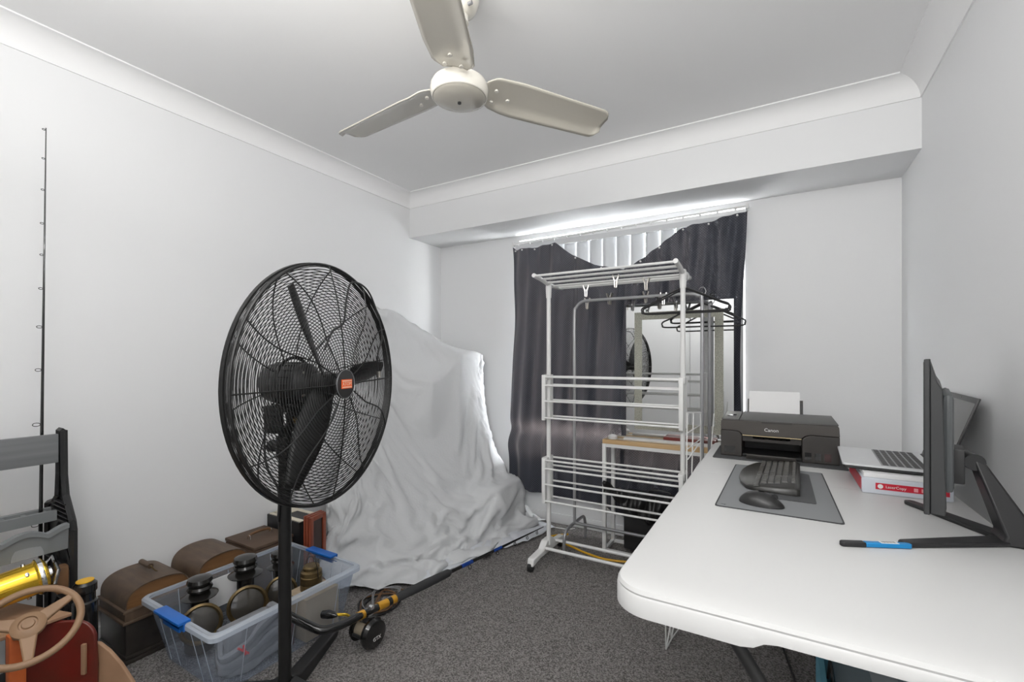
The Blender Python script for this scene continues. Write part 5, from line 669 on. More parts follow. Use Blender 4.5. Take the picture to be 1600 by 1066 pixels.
[0,-3,1,18,-4,10,-3,-16,-8,-4,-2,-1,0,4,2,-1,0,1,1,0,0,-1,-1,0,2,0,1,-1,0,3,1,0,3,0,-1,-2,3,0,-2,1,0,0,3,-1,-1,1,1,0,-1,-2,0,0,1,2,-1,-1,-1,-2,-3,1,4,-1,-1,-1,2,4,3,1,3,5,-2,-8,-8,-7,5,9,6,5,-5,-16,-20,-10,18,14,-1],
[0,-3,2,17,-10,14,-1,-19,-7,-3,1,-3,4,-3,1,1,1,0,2,-1,-1,1,0,1,0,3,0,-1,1,2,0,2,2,-3,0,0,-1,4,-1,0,1,0,1,-1,-3,2,-3,-1,-1,0,0,2,3,4,3,0,-2,-4,-1,2,2,-3,2,1,3,5,4,-1,4,-2,-8,-5,-5,3,8,8,2,6,1,-10,-21,-29,1,21,-2],
[0,-3,-1,25,-8,8,-3,-20,-14,3,4,0,1,-3,0,5,-4,3,1,0,-1,-2,-1,3,3,1,4,-2,0,1,-2,-2,0,1,1,2,1,0,4,-1,1,-2,-2,-4,-1,1,1,0,1,0,0,3,3,2,2,0,2,-3,-6,2,0,1,3,2,3,4,1,0,3,-11,-3,-4,4,6,6,6,1,3,-4,-10,-21,-31,-2,18,2],
[0,-5,-1,16,-12,21,0,-22,-11,0,3,1,0,-1,1,3,1,1,-1,1,-5,3,-2,0,6,1,2,-2,2,-3,2,-1,1,0,0,0,4,-2,1,2,-4,2,-3,-3,1,1,0,0,1,-2,3,3,3,0,2,0,1,-4,-7,1,3,2,3,3,5,2,-1,1,-7,-4,-3,3,5,2,3,5,1,-21,-12,-9,-18,-12,11,16,-4],
[0,-6,-2,18,-11,18,-2,-25,-7,5,3,-1,0,4,1,-1,2,-1,2,0,-1,0,1,0,3,2,0,1,-2,1,0,1,2,0,1,-1,0,2,-1,0,0,0,0,-4,2,1,-2,-2,1,2,3,3,2,1,1,-2,-1,2,-7,-7,4,9,5,5,6,2,-1,-1,-4,-3,-2,-2,-1,-3,0,5,-10,-21,-11,-2,0,2,8,5,-5],
[0,-7,-4,21,-9,13,0,-24,-9,6,5,2,-2,4,2,-1,3,-2,0,1,-2,5,1,0,0,0,1,1,2,0,-1,3,0,1,-2,3,1,-2,3,0,-1,2,0,-4,-1,2,-2,-2,1,3,5,3,2,-2,0,-1,2,-5,-10,-6,8,11,8,8,1,6,3,0,-2,-2,-6,-8,-5,-6,-5,-1,-10,-13,-5,7,12,2,4,1,-7],
[0,-7,-5,9,4,15,-3,-24,-13,10,1,7,1,3,-1,0,1,1,-2,-3,3,0,2,4,2,1,-3,2,5,-2,-3,0,3,-1,2,1,-2,0,3,2,2,0,-1,-4,-2,4,-3,-2,3,1,7,2,-4,3,-1,0,-8,-11,-9,5,10,7,10,2,2,1,8,5,-3,-4,-4,-4,-5,-7,-4,-3,-13,0,-7,-2,9,9,5,-9,2],
[0,-8,-2,16,-10,18,2,-31,-9,7,6,2,4,2,3,-4,-1,3,-1,0,0,0,1,2,-3,7,2,-2,5,-2,-1,1,3,-1,0,0,1,0,-2,4,5,-1,-4,-1,-3,3,-2,-2,0,4,6,0,-2,3,-2,-10,-14,-8,2,8,7,9,7,-3,2,1,9,-2,-11,1,1,-1,-6,-4,-1,-2,0,-9,-5,-3,11,7,1,-10,7],
[0,-8,-7,15,-1,11,3,-29,-9,10,5,2,5,-2,0,2,-1,0,-1,1,3,0,0,2,-2,1,5,2,-1,0,0,-2,2,3,2,-1,2,0,-2,3,2,3,-6,-1,-6,4,1,-5,-1,5,6,3,-2,-6,-4,-10,-15,-1,5,7,4,10,5,-2,-2,0,5,-2,-6,8,-5,-1,-5,3,-6,-2,2,-9,-9,9,4,3,-10,-5,19],
[0,-9,-8,16,-7,20,2,-32,-6,8,6,-2,10,-2,-4,1,0,4,-2,-2,-1,0,6,1,3,-1,-2,1,2,1,2,2,-5,3,2,0,4,-3,4,1,1,-4,0,0,-3,-1,-1,-1,-1,2,4,1,6,-8,-12,-9,-15,9,6,1,1,14,6,0,-7,-1,2,1,-7,10,0,-3,0,0,0,-13,-8,-6,5,9,3,-1,-10,-1,18],
[0,-8,-4,4,2,8,5,-28,-3,5,3,1,2,9,-3,-2,-1,2,5,-6,-2,1,0,2,10,1,-4,1,2,1,-3,3,4,-1,-4,1,1,1,8,3,-5,-8,6,1,-4,-3,-4,4,-4,5,0,-2,1,5,-12,-15,-14,15,5,-1,-2,8,5,5,2,-2,-4,4,-6,1,10,-1,1,-2,3,-10,-8,-3,-5,10,8,-8,-10,6,12],
[0,-10,-13,13,0,11,7,-31,-3,2,6,3,0,3,6,-2,-1,-1,2,1,-2,0,1,-1,8,3,-2,4,-4,-1,-2,-3,8,2,-1,1,0,1,3,8,-5,-9,-1,7,0,-9,-2,4,-3,6,1,-4,-1,1,-7,-12,-18,6,14,1,-1,3,3,-1,8,6,-2,-3,-4,-1,3,5,6,1,-3,-7,-8,-16,3,9,15,-13,-1,4,9],
[0,-10,-12,16,-4,9,4,-28,-2,5,5,4,1,0,-1,6,-1,-3,1,0,0,3,1,-2,-2,6,0,7,0,-3,-3,-5,0,3,7,1,1,1,5,4,-3,-9,0,2,1,-4,-4,5,-4,3,3,-2,-1,-10,-7,-6,-13,2,10,7,-1,6,0,-2,3,4,9,-2,-2,-5,-6,-1,4,4,-5,-5,-7,-2,3,7,16,-13,0,14,-3],
[0,-11,-20,13,2,11,6,-26,0,4,1,2,7,0,-5,1,9,-3,-1,1,-6,-1,4,6,-5,0,1,4,7,0,-2,-4,-2,3,5,1,0,3,6,1,-8,-2,2,0,1,-5,-3,6,0,0,0,1,-4,-13,-13,-5,2,-1,8,3,2,2,7,0,1,-7,10,10,-8,-1,-8,-7,-7,-1,6,-7,-1,3,8,0,10,1,7,11,-12],
[0,-10,-14,7,-9,21,9,-29,-4,10,1,-2,0,9,-3,-5,2,10,0,0,-4,-9,0,10,2,-1,2,-1,-2,9,-4,-2,4,-1,5,2,1,2,3,-5,-8,5,4,4,-2,-10,1,2,3,8,0,-5,-11,-14,-10,0,5,0,8,6,-9,2,9,-6,-5,11,2,12,-8,-1,-7,-4,0,-12,-6,1,5,-6,19,9,6,6,7,-6,-9],
[0,-9,-19,11,-5,15,5,-25,-3,6,6,2,1,0,3,-3,-4,5,8,-2,-5,-2,-2,0,8,0,2,2,2,2,-2,-2,2,6,4,1,-1,-3,-5,-2,4,7,1,-5,-7,-4,7,7,3,4,-8,-11,-12,-5,1,2,4,2,0,-3,-1,7,3,-2,2,2,9,7,-10,-9,0,0,-1,-14,-11,-4,1,16,6,6,10,12,2,-12,-3],
[0,-9,-16,10,-13,16,13,-22,-5,3,0,7,3,-5,-1,5,1,3,3,-7,-8,5,4,1,-2,4,7,1,-2,0,0,3,5,4,-3,-5,-6,0,5,6,5,0,-7,-8,-2,8,8,5,1,-9,-10,-9,-3,5,2,2,2,-6,-4,3,5,0,-2,4,-1,-1,4,6,4,-15,-10,-2,12,-17,-7,6,9,6,2,4,4,15,2,-13,-3],
[0,-11,-21,11,-2,10,9,-21,-1,6,-3,0,9,-4,-4,2,8,7,-3,-6,-5,-5,6,7,4,3,2,-4,-1,3,6,5,4,-5,-8,-7,1,7,10,4,-3,-10,-7,0,9,8,6,0,-9,-13,-7,1,6,3,4,-1,-7,-8,2,5,6,1,-3,4,4,-3,-5,-1,1,3,-10,-7,10,-7,4,5,8,4,-4,-4,7,10,2,-13,-4],
[0,-11,-28,12,1,12,5,-22,-2,12,4,-6,-1,9,0,-3,5,8,-11,-8,1,5,4,4,8,3,-2,-7,3,9,4,3,-6,-11,-6,4,7,9,6,-4,-11,-9,2,9,9,7,1,-9,-14,-8,1,6,7,5,-3,-11,-10,7,2,4,0,3,4,7,5,-3,-5,-4,-3,-8,-2,-5,8,-12,16,6,2,0,-13,2,20,16,-4,-14,-11],
[0,-10,-28,2,13,12,6,-21,0,-2,2,8,-1,4,-1,1,8,-4,-11,-1,6,6,3,5,4,-2,-4,3,5,6,4,-7,-12,-6,5,6,8,6,-4,-10,-10,2,8,8,9,3,-8,-12,-12,0,5,9,7,-6,-12,-8,5,0,6,2,5,6,7,-3,-2,-1,-3,-4,5,-17,-11,5,8,-13,16,11,0,-5,0,4,3,-3,10,2,-15],
[0,-11,-34,-2,20,12,12,-14,-1,-7,-1,8,8,-4,-3,7,1,-11,-2,6,6,4,3,4,-2,-3,3,6,7,1,-6,-11,-9,5,7,7,7,-2,-8,-11,-2,6,9,9,6,-6,-12,-11,-6,5,7,10,-1,-13,-6,0,2,0,2,5,5,9,-8,-4,0,2,2,4,-5,-15,-8,-2,8,-6,11,13,9,0,6,-6,7,-8,-9,0,-1],
[0,-16,-43,12,11,13,20,-6,-6,-10,3,8,3,-6,6,2,-9,-3,6,7,5,2,3,-2,-2,4,6,5,2,-8,-10,-8,0,8,8,7,0,-6,-11,-6,5,9,9,6,-2,-9,-11,-9,-1,9,10,2,-8,-10,-1,4,4,2,-1,5,4,-8,-3,6,3,3,3,0,-12,-13,-6,2,6,1,-8,4,5,9,11,-2,9,3,-9,-14,4],
[0,-15,-49,17,6,11,30,-3,-15,-6,8,6,-7,6,3,-10,-4,8,8,5,0,4,-3,1,6,5,4,-1,-7,-10,-8,-2,8,9,8,0,-6,-10,-9,4,9,10,6,0,-7,-11,-12,-1,8,9,5,-7,-10,-5,5,6,8,2,1,-3,-13,-2,9,10,3,2,-1,-14,-13,-6,4,6,6,4,-1,3,-10,8,-13,9,9,0,-3,0,-2],
[0,-9,-44,-8,19,-2,35,3,-14,2,7,-2,3,1,-7,-1,6,7,4,0,2,1,4,5,4,0,-4,-8,-9,-6,1,7,9,6,0,-7,-9,-7,4,9,8,7,0,-8,-11,-9,-1,8,8,4,-8,-8,-4,8,6,5,3,-1,-7,-10,-1,8,9,7,3,-6,-11,-14,-3,6,5,7,11,2,-5,-2,-7,-3,5,-9,-1,-4,-2,3,10],
[0,-8,-34,-19,13,3,33,8,-15,7,2,1,0,-6,2,6,6,2,1,1,4,7,4,0,-4,-7,-8,-7,-4,5,8,8,6,-3,-9,-9,-4,5,10,9,5,-3,-8,-10,-10,1,10,8,1,-9,-7,1,7,8,3,0,-5,-8,-8,1,6,9,9,2,-7,-13,-7,0,6,4,7,4,5,-2,-4,-12,-6,9,6,2,8,-3,-5,-9,0],
[0,-6,-25,-15,-7,13,32,10,-16,6,0,-2,-5,5,8,4,1,2,4,6,5,0,-4,-7,-7,-9,-5,1,7,9,7,3,-6,-9,-9,0,7,10,8,3,-5,-7,-10,-8,3,9,7,-3,-10,-3,5,9,6,-2,-4,-6,-9,-3,5,7,9,7,1,-5,-11,-10,2,-1,3,9,-1,9,6,-11,-12,-4,11,4,-11,-7,16,8,2,-3,-11],
[0,-6,-20,-4,-13,16,22,7,-34,21,2,-3,5,8,5,2,4,5,4,2,-4,-8,-8,-8,-6,-3,5,10,9,5,-1,-9,-10,-7,3,10,10,7,-1,-5,-2,-12,-9,4,12,7,-7,-12,0,10,6,1,-6,-5,-5,-7,3,8,4,8,5,-3,-4,-8,-13,3,-4,2,13,-10,-2,8,13,-6,5,-13,12,-1,-15,-5,6,12,-3,-11,9],
[0,-3,-15,-4,-11,9,20,6,-34,2,22,7,6,5,4,4,3,1,-2,-7,-7,-6,-5,-6,-1,8,8,5,5,-2,-9,-9,-6,4,10,8,4,-4,-2,1,-8,-9,3,10,7,-4,-12,-1,6,3,1,-5,-4,-2,-5,6,5,0,2,9,-3,-7,-4,-9,0,4,1,2,2,-2,-4,-3,5,6,0,6,-13,8,-3,-1,2,-1,-11,7,7],
[0,-2,-9,-1,-8,6,12,5,-21,-12,21,12,6,4,3,1,1,-4,-5,-8,-4,1,-3,-5,8,7,1,2,2,-9,-4,-4,-1,9,5,4,-5,-1,5,-2,-9,-6,10,7,-5,1,-9,5,1,-4,0,-1,1,-3,-1,8,-5,0,5,8,-9,-5,-3,-3,6,3,1,-3,6,-2,-2,-4,-9,4,0,9,-1,6,2,-5,7,-6,-11,8,1],
[0,0,-5,1,-6,6,4,1,-3,-21,13,13,-2,6,1,0,2,-5,-3,-3,3,0,-8,3,8,-4,1,5,-6,-4,1,-4,6,3,1,-1,-5,1,5,3,-5,-7,4,5,-7,3,-1,-2,9,-5,-2,-1,4,-1,-4,8,-4,-2,0,8,-11,-2,1,4,2,0,6,-9,5,0,-1,-2,0,-9,0,9,6,-5,9,-9,3,-2,-6,10,-6],
[0,0,0,0,0,0,0,0,0,0,0,0,0,0,0,0,0,0,0,0,0,0,0,0,0,0,0,0,0,0,0,0,0,0,0,0,0,0,0,0,0,0,0,0,0,0,0,0,0,0,0,0,0,0,0,0,0,0,0,0,0,0,0,0,0,0,0,0,0,0,0,0,0,0,0,0,0,0,0,0,0,0,0,0,0]],
[[0,0,0,0,0,0,0,1,0,0,0,0,0,0,0,1,-1,0,1,0,0,0,0,0,0,0,0,0,0,0,0,0,0,0,0,0,0,0,0,0,0,1,0,0,0,0,0,0,0,0,0,0,1,0,0,0,0,0,0,0,0,0,0,0,0,1,1,1,0,0,0,0,0,0,1,1,-1,-1,-1,-1,2,1,2,1,0],
[0,0,0,-2,-2,-2,2,4,-1,0,-1,1,1,-1,0,1,-1,0,-1,0,3,0,-2,0,1,0,1,-1,-1,2,0,-1,2,1,-1,0,-1,0,1,-1,2,0,-1,2,0,-1,0,-1,1,-2,1,0,0,5,-1,1,-1,-1,2,0,-1,1,-1,-1,3,-1,-1,1,2,-1,0,-1,-1,3,-3,-1,1,1,1,0,2,-5,0,-2,3],
[0,0,-2,0,2,-4,-2,4,0,0,-2,0,0,0,0,0,2,-2,0,-1,2,1,-1,-1,4,-1,-1,0,-2,3,-1,-1,2,3,0,-2,-2,0,3,-2,-1,4,-1,1,0,-1,0,1,0,-1,1,-1,-3,7,-2,3,-1,0,0,-1,-1,2,1,-2,4,1,-5,-1,2,1,0,-4,-2,7,-2,-2,-3,5,3,3,-3,-5,-2,-2,5],
[0,1,1,-5,0,3,-6,-1,2,0,0,-2,-1,-1,1,-1,2,1,-1,-2,0,3,1,0,0,2,-1,-1,-1,1,3,-2,-1,1,2,0,-3,-1,3,1,-3,2,2,1,-2,-2,2,1,-1,-1,1,1,-2,5,-1,0,4,-2,-1,-3,1,-1,3,0,-2,2,-2,-1,1,3,0,-4,-7,9,1,-2,-2,1,5,0,-1,0,2,1,1],
[0,1,4,-4,-8,-1,4,-5,-3,2,0,0,-1,-2,0,0,0,3,0,-2,0,0,3,0,1,0,1,-1,-1,0,4,0,-3,-1,1,3,-1,-2,0,4,0,-2,2,0,-2,-2,4,2,-2,-3,0,3,-1,-1,4,-3,2,3,-2,-2,0,1,2,-4,-3,1,4,1,-3,0,3,-8,4,0,4,3,-3,-2,3,7,1,-1,-1,-2,7],
[0,1,4,-3,-3,-9,-2,0,-3,-1,1,0,0,-1,-1,-1,0,3,1,0,-1,0,1,1,0,0,1,0,-1,-1,1,2,0,-2,-1,2,2,-1,-2,-1,5,1,-1,1,-1,-3,0,4,0,-3,-3,1,-2,4,4,-2,-4,3,3,0,-2,5,0,-2,-3,-4,3,4,-1,-5,3,-5,2,13,-5,-1,-2,0,4,6,6,-6,-2,2,6],
[0,1,2,-6,-1,-9,-1,-2,-2,-1,0,-1,0,1,-2,-1,0,0,2,2,-2,0,1,2,0,1,-1,0,-1,-1,0,2,0,1,-1,-2,2,2,-2,-2,0,6,1,-1,-1,-2,-2,2,4,-2,-3,-3,-2,3,8,-3,-2,-1,2,0,0,-1,3,2,0,-2,-1,2,0,-4,1,-5,9,9,0,-4,-4,1,7,10,0,-2,-3,0,1],
[0,1,0,-6,-5,-6,4,-8,-3,0,0,0,-2,0,1,-1,-2,0,0,2,2,-1,-1,2,3,-1,0,-1,0,-1,-2,3,0,0,2,-1,-3,3,1,-2,-3,4,5,0,-2,-2,-1,-1,4,0,0,-3,-4,2,9,0,-4,2,-2,-2,1,0,2,1,0,1,-1,-2,0,-1,1,-2,12,5,-2,-1,-3,0,12,4,-2,-3,-3,0,2],
[0,-1,-2,-3,-10,-4,3,-7,-4,1,-1,0,0,-1,-1,1,-2,-2,0,0,4,2,-1,-1,2,2,0,-2,0,0,-1,-1,4,-1,1,3,-2,-3,4,1,-4,-2,7,3,-2,0,-2,-2,1,-1,1,1,-2,-2,8,3,-3,-1,1,-3,-1,0,7,-3,-3,2,-1,-2,0,-1,2,3,7,4,-1,1,8,0,-1,1,-5,-4,1,-2,10],
[0,-1,-5,-4,-9,-5,3,-7,-1,-2,-1,-1,1,-1,-1,0,0,-1,-2,-1,1,3,2,0,-1,6,-1,-1,-2,0,2,-3,4,-2,-1,3,4,-3,0,2,-2,-3,3,5,-2,2,-1,0,-3,-1,-2,5,1,-3,5,4,-3,-3,0,-1,-3,-1,8,2,-5,-5,-1,-1,-1,7,-2,1,15,-2,-2,1,10,1,-8,-5,-5,-3,2,5,19],
[0,0,-2,-7,-12,-6,4,-8,-1,-1,-1,0,-2,-1,-1,0,1,-1,0,-1,-3,2,4,0,0,3,3,-2,-2,-1,2,0,-1,0,0,-1,5,2,-3,0,2,-2,-2,4,2,-1,-1,1,2,-4,-3,0,8,-2,-1,3,-1,-2,-2,-2,-4,-3,1,5,1,-7,-3,2,0,6,5,-5,9,9,2,-2,1,3,-12,-13,-3,13,18,14,1],
[0,-2,-5,-3,-9,-11,1,-4,-3,1,0,-1,0,-2,-2,-1,-1,2,-1,0,0,-2,2,2,0,1,4,-1,-2,-1,1,2,-2,0,1,-1,-1,5,-1,-3,2,1,-2,-2,4,-1,-1,-2,2,1,-3,-1,2,8,-3,-2,-4,0,-5,-1,-4,-6,-4,-1,2,-1,2,5,4,2,7,-3,1,7,10,-2,-8,1,-6,-10,12,18,18,10,-3],
[0,-1,-6,-8,-2,-11,-6,-2,-3,1,1,-1,-1,0,-2,-2,-1,0,1,-1,2,-1,-2,4,-2,1,3,2,-2,-2,-1,1,1,0,-2,3,-2,-2,4,-2,-4,3,2,-3,-1,0,0,1,-4,0,1,4,1,1,4,-4,-4,-8,-1,-3,-9,-5,0,2,-3,2,1,9,1,5,0,4,-4,13,2,-4,-14,-6,6,10,24,4,18,5,0],
[0,0,-3,-11,-10,-9,-3,-4,0,2,-1,-2,-1,0,-1,-1,-1,-2,0,-1,0,6,-3,-1,1,-1,4,3,-3,-1,-3,-2,0,4,-2,1,3,-3,0,0,-4,-2,4,1,0,-3,-2,2,-1,-5,-1,7,6,-1,2,-3,-3,-4,-2,-3,-4,-2,-2,-3,-2,-1,4,4,2,5,-9,12,-1,2,1,-10,-1,-2,7,19,24,-2,15,8,-3],
[0,0,-4,-10,-12,-14,-2,0,-1,1,0,1,-1,-1,-1,-2,0,-1,-2,-1,0,5,0,-2,0,-1,1,2,-1,-1,-1,-2,-2,2,2,-3,4,-1,-2,1,0,-4,0,1,2,0,-3,-2,1,-1,-4,4,8,3,-2,-2,0,-4,-4,-5,-2,2,-2,-5,-5,0,8,1,0,9,-3,4,-1,-1,-3,-6,0,9,4,20,24,-5,13,11,-8],
[0,0,-4,-12,-13,-14,-7,7,-2,1,1,0,1,-1,-1,-2,-2,0,-1,-2,2,1,1,0,-1,1,-1,0,-1,-2,-1,0,0,1,1,-2,1,-3,0,2,1,-3,0,0,1,3,-4,-3,-1,3,-1,0,7,4,-3,-3,2,-5,-5,-4,-2,1,-1,-5,-9,1,11,5,-5,7,2,5,-7,0,-3,1,-6,13,8,19,13,0,16,4,-5],
[0,-2,-6,-7,-16,-15,-11,7,3,2,0,-1,0,-1,1,0,-1,-2,1,-1,-1,-1,-1,0,0,5,0,1,-1,-3,-4,-2,0,3,2,-1,2,-4,-1,1,2,-1,-1,0,1,2,-2,-3,-3,1,3,-2,7,2,-4,-2,1,-4,-3,-3,1,-4,0,-2,-11,-3,9,9,-4,9,4,-3,-6,-1,4,0,-6,7,20,6,6,7,20,5,-4],
[0,-2,-10,-7,-12,-16,-9,6,2,3,0,-2,-1,-1,0,1,-2,-1,1,0,-1,1,0,0,-5,4,1,1,0,-1,-2,-4,-1,0,2,-1,2,1,2,-4,-2,0,0,-1,6,-1,-2,-4,-2,-1,2,0,6,5,-3,-4,-1,-3,-4,1,2,-2,0,-4,-9,-5,7,9,-4,0,3,-1,-2,1,6,1,-2,0,10,6,3,22,13,10,2],
[0,-1,-8,-13,-13,-14,-6,8,-2,4,0,-2,0,-1,-1,-1,0,-4,0,2,-2,2,2,3,-3,0,2,-3,0,0,-1,-2,-4,-1,3,0,0,0,5,-1,-4,-3,0,0,3,-1,-2,-3,-1,-1,2,1,2,5,1,-5,-6,-1,-2,-3,9,0,-5,-6,-7,-5,6,11,-3,-5,0,1,0,0,9,3,1,2,-3,8,4,8,15,17,16],
[0,-2,-7,-11,-14,-17,-8,11,1,-1,2,-1,-1,-1,0,-2,1,-2,-3,2,-1,-1,0,3,-1,2,5,-4,-2,0,-1,0,-3,-3,3,3,-3,-2,4,3,-2,-4,-2,0,-1,0,0,-2,-3,-2,2,6,-5,3,3,-4,-6,-5,-2,-6,10,1,-4,-3,-4,-7,1,12,1,-3,-3,-3,-2,0,8,13,4,-2,-2,2,4,9,14,26,16],
[0,-3,-10,-7,-11,-18,-14,14,2,0,3,-2,-3,-1,-1,0,-2,-1,0,2,1,-3,-2,1,0,1,3,2,-3,-1,-2,1,-1,-3,0,5,-1,-3,0,3,2,-3,0,-2,-2,0,-2,-1,0,-6,-1,8,-4,-3,1,-2,-6,-3,-5,-1,-3,3,3,-5,4,-4,3,8,-3,-4,-3,4,-3,-3,9,9,1,3,3,-5,12,9,17,16,22],
[0,-2,-12,-12,-7,-12,-17,7,9,-1,1,0,-2,-2,-2,0,-2,-1,-1,0,2,2,-3,-2,1,3,1,0,1,-2,-2,1,0,-3,-2,1,2,-2,-1,0,4,1,-4,-3,-2,1,1,-3,-3,0,-2,6,2,-6,-4,0,-3,-6,-3,0,-4,-1,5,-7,-1,7,5,2,-4,-2,-3,2,2,3,8,5,-3,-1,-1,-1,9,19,25,13,18],
[0,-1,-9,-14,-9,-9,-15,6,2,0,1,0,-2,0,-2,0,0,-3,-1,-2,-1,3,2,-2,-2,6,-2,-2,3,-1,-1,-2,0,2,-3,-1,-1,2,-3,-1,1,5,-1,-4,-4,-2,4,-1,-5,-1,1,2,5,-1,-5,-3,-1,-6,-6,-2,-3,0,4,-1,-6,5,8,3,-6,-2,-2,0,5,5,4,7,-5,-4,-4,6,8,20,30,25,1],
[0,-2,-6,-8,-10,-17,-11,5,-2,1,1,-1,-1,-1,-1,-1,1,-2,-2,-1,-2,-1,6,2,-3,2,-3,-1,0,2,-2,-2,-1,6,0,-3,-4,2,-2,-3,0,7,1,-4,-3,-4,1,4,-3,-4,0,-1,4,4,-1,-5,-4,0,-9,-4,-4,0,1,6,-2,-5,7,7,-8,-1,-2,1,-2,7,8,4,-2,-5,-4,5,10,25,29,21,0],
[0,-3,-9,1,-6,-19,-18,-1,6,-2,0,-1,-1,-1,-1,-1,-1,0,-1,-3,0,0,4,5,-1,-1,-2,-2,-4,3,0,-1,-2,7,-1,-1,-4,-3,0,-1,-3,7,0,-1,0,-5,-3,3,4,-5,-2,-3,0,7,3,-3,-8,-1,-2,-5,2,-6,-6,6,6,-7,-2,3,4,-3,-2,-3,-1,17,4,0,-6,-2,0,1,11,39,26,8,-1],
[0,-2,-6,4,-5,-18,-18,-11,5,-1,-1,0,-2,-1,-1,0,-2,-1,0,-2,-2,2,4,3,-3,2,-1,-2,-3,-1,2,0,-2,4,-1,-1,2,-3,-4,-3,2,1,5,-4,0,1,-5,-2,5,1,-3,-3,-5,4,7,1,-6,-5,-2,-2,-4,3,-7,1,2,-2,-3,0,5,0,-3,5,1,6,8,-3,1,-7,2,0,12,35,25,7,-1],
[0,-2,2,6,-6,-18,-16,-19,0,1,-1,-2,0,-1,-2,-1,-1,-2,-1,-1,0,-1,5,3,-2,-2,1,-1,-2,-3,1,1,0,0,3,-3,0,2,-3,-4,-4,4,5,-2,-4,2,1,-4,-2,5,1,-3,-4,-2,8,4,-4,-4,-4,-2,-4,-1,1,-7,6,-1,-4,-1,1,7,-3,3,13,-3,2,2,0,-2,2,-5,13,34,17,10,1],
[0,0,8,6,-4,-17,-23,-22,-5,4,-1,-1,-1,-1,-2,-3,-1,-1,-1,-1,1,-3,2,5,0,-2,0,-1,-1,0,-3,1,2,-1,2,-2,-2,0,2,-2,-4,-3,5,3,-3,-3,3,2,-5,-2,5,2,-5,-5,5,7,0,-4,-4,-4,-5,-3,3,-7,0,8,-3,-4,-3,13,0,-4,20,-3,0,-3,11,-5,-1,-7,19,25,10,10,11],
[0,4,14,3,-4,-19,-27,-22,-4,-1,-2,0,0,-2,-1,-3,-2,0,0,-1,1,-3,-2,3,6,-2,-2,-2,-2,2,1,-1,-2,2,0,0,-3,-1,0,3,-2,-5,-1,7,0,-4,0,3,1,-6,-1,6,-3,-5,0,8,3,-2,-3,-3,-7,-8,0,-1,4,-2,5,2,-1,-2,14,-8,20,-2,-2,6,5,-3,5,-17,26,10,0,13,26],
[0,5,15,1,0,-21,-28,-23,-7,4,-3,-2,-2,-1,-2,-1,-3,-1,1,0,-1,-2,-2,1,7,-2,-2,-2,-2,-1,3,2,-3,1,0,1,-2,-2,-1,-1,4,-4,-4,1,7,-4,-3,5,1,-3,-4,1,3,-5,-4,6,6,-4,-2,-6,1,-6,-5,2,-4,9,2,1,-4,9,3,1,18,-4,1,6,-2,8,-4,-14,31,2,-10,19,33],
[0,5,16,-1,3,-21,-29,-23,-6,-1,-2,-2,-2,-2,-1,-2,-2,-3,1,2,-2,-1,-3,0,6,1,-2,-3,-2,-1,-1,4,1,-2,0,1,-1,-2,0,-3,0,2,-2,-4,4,2,-4,0,5,0,-5,-4,2,0,-7,2,9,-4,-3,-2,-3,5,-6,-6,-3,11,1,0,-5,3,6,15,9,-3,-1,4,-2,22,-15,-7,30,-10,-3,22,33],
[0,5,14,1,4,-20,-31,-23,-7,-2,-3,-2,-1,-3,-2,-1,-2,-3,0,3,-1,-2,-3,-1,5,4,-3,-2,-3,-1,-2,0,5,-1,-2,0,2,-3,-1,0,-4,2,2,-3,-3,5,-1,-4,2,4,-1,-6,-4,3,-6,-3,9,2,-5,-3,-3,5,0,-9,2,4,7,-1,-9,7,-2,18,4,3,2,-1,0,23,-17,4,17,-13,7,21,34],
[0,5,15,-1,6,-20,-33,-24,-6,-2,-3,-3,-2,-3,-2,-2,-2,-2,0,2,1,-3,-2,-2,3,5,-1,-3,-3,-2,-1,-3,2,5,-2,-2,0,1,-4,1,-1,-3,3,0,-3,-2,5,-2,-5,4,4,-2,-7,-2,-1,-7,6,6,-5,1,-4,-1,3,0,-4,13,-1,-2,-3,14,-12,11,3,1,2,-2,2,19,-9,-3,16,-2,4,32,26],
[0,4,18,0,3,-20,-33,-25,-7,-3,-2,-2,-3,-3,-3,-2,-2,-2,0,0,3,-2,-2,-3,1,6,0,-3,-3,-2,-3,-1,-3,4,3,-2,-3,3,-2,-2,2,-3,-2,3,-1,-4,2,3,-4,-3,2,4,-2,-5,-3,-7,-1,10,-4,-3,7,-3,2,7,0,-2,0,-2,14,-5,0,1,6,-6,-2,0,10,7,11,4,-1,2,11,11,39],
[0,5,16,1,2,-20,-34,-26,-6,-3,-2,-3,-3,-2,-3,-2,-2,-2,-1,-1,2,0,-2,-3,0,6,1,-3,-3,-2,-3,-2,-2,-1,5,0,-1,-2,1,-2,-1,1,-3,-1,4,-3,-4,4,1,-5,-3,2,5,-2,-6,-6,-4,7,3,-3,2,7,2,0,0,-2,-3,-5,6,1,13,-1,2,-6,-4,-1,9,17,7,16,-3,2,4,7,40],
[0,5,14,-1,3,-17,-36,-26,-6,-3,-2,-3,-2,-3,-3,-2,-2,-2,-2,-1,1,1,-2,-2,-2,5,2,-2,-3,-2,-3,-3,-1,-2,1,4,-1,-3,0,1,-4,1,1,-4,-1,4,-4,-2,4,-1,-5,-1,0,4,1,-5,-5,0,7,-2,-3,6,6,2,-7,-1,5,-5,-5,-3,19,6,-4,-6,-4,-3,16,23,10,14,1,-2,1,8,37],
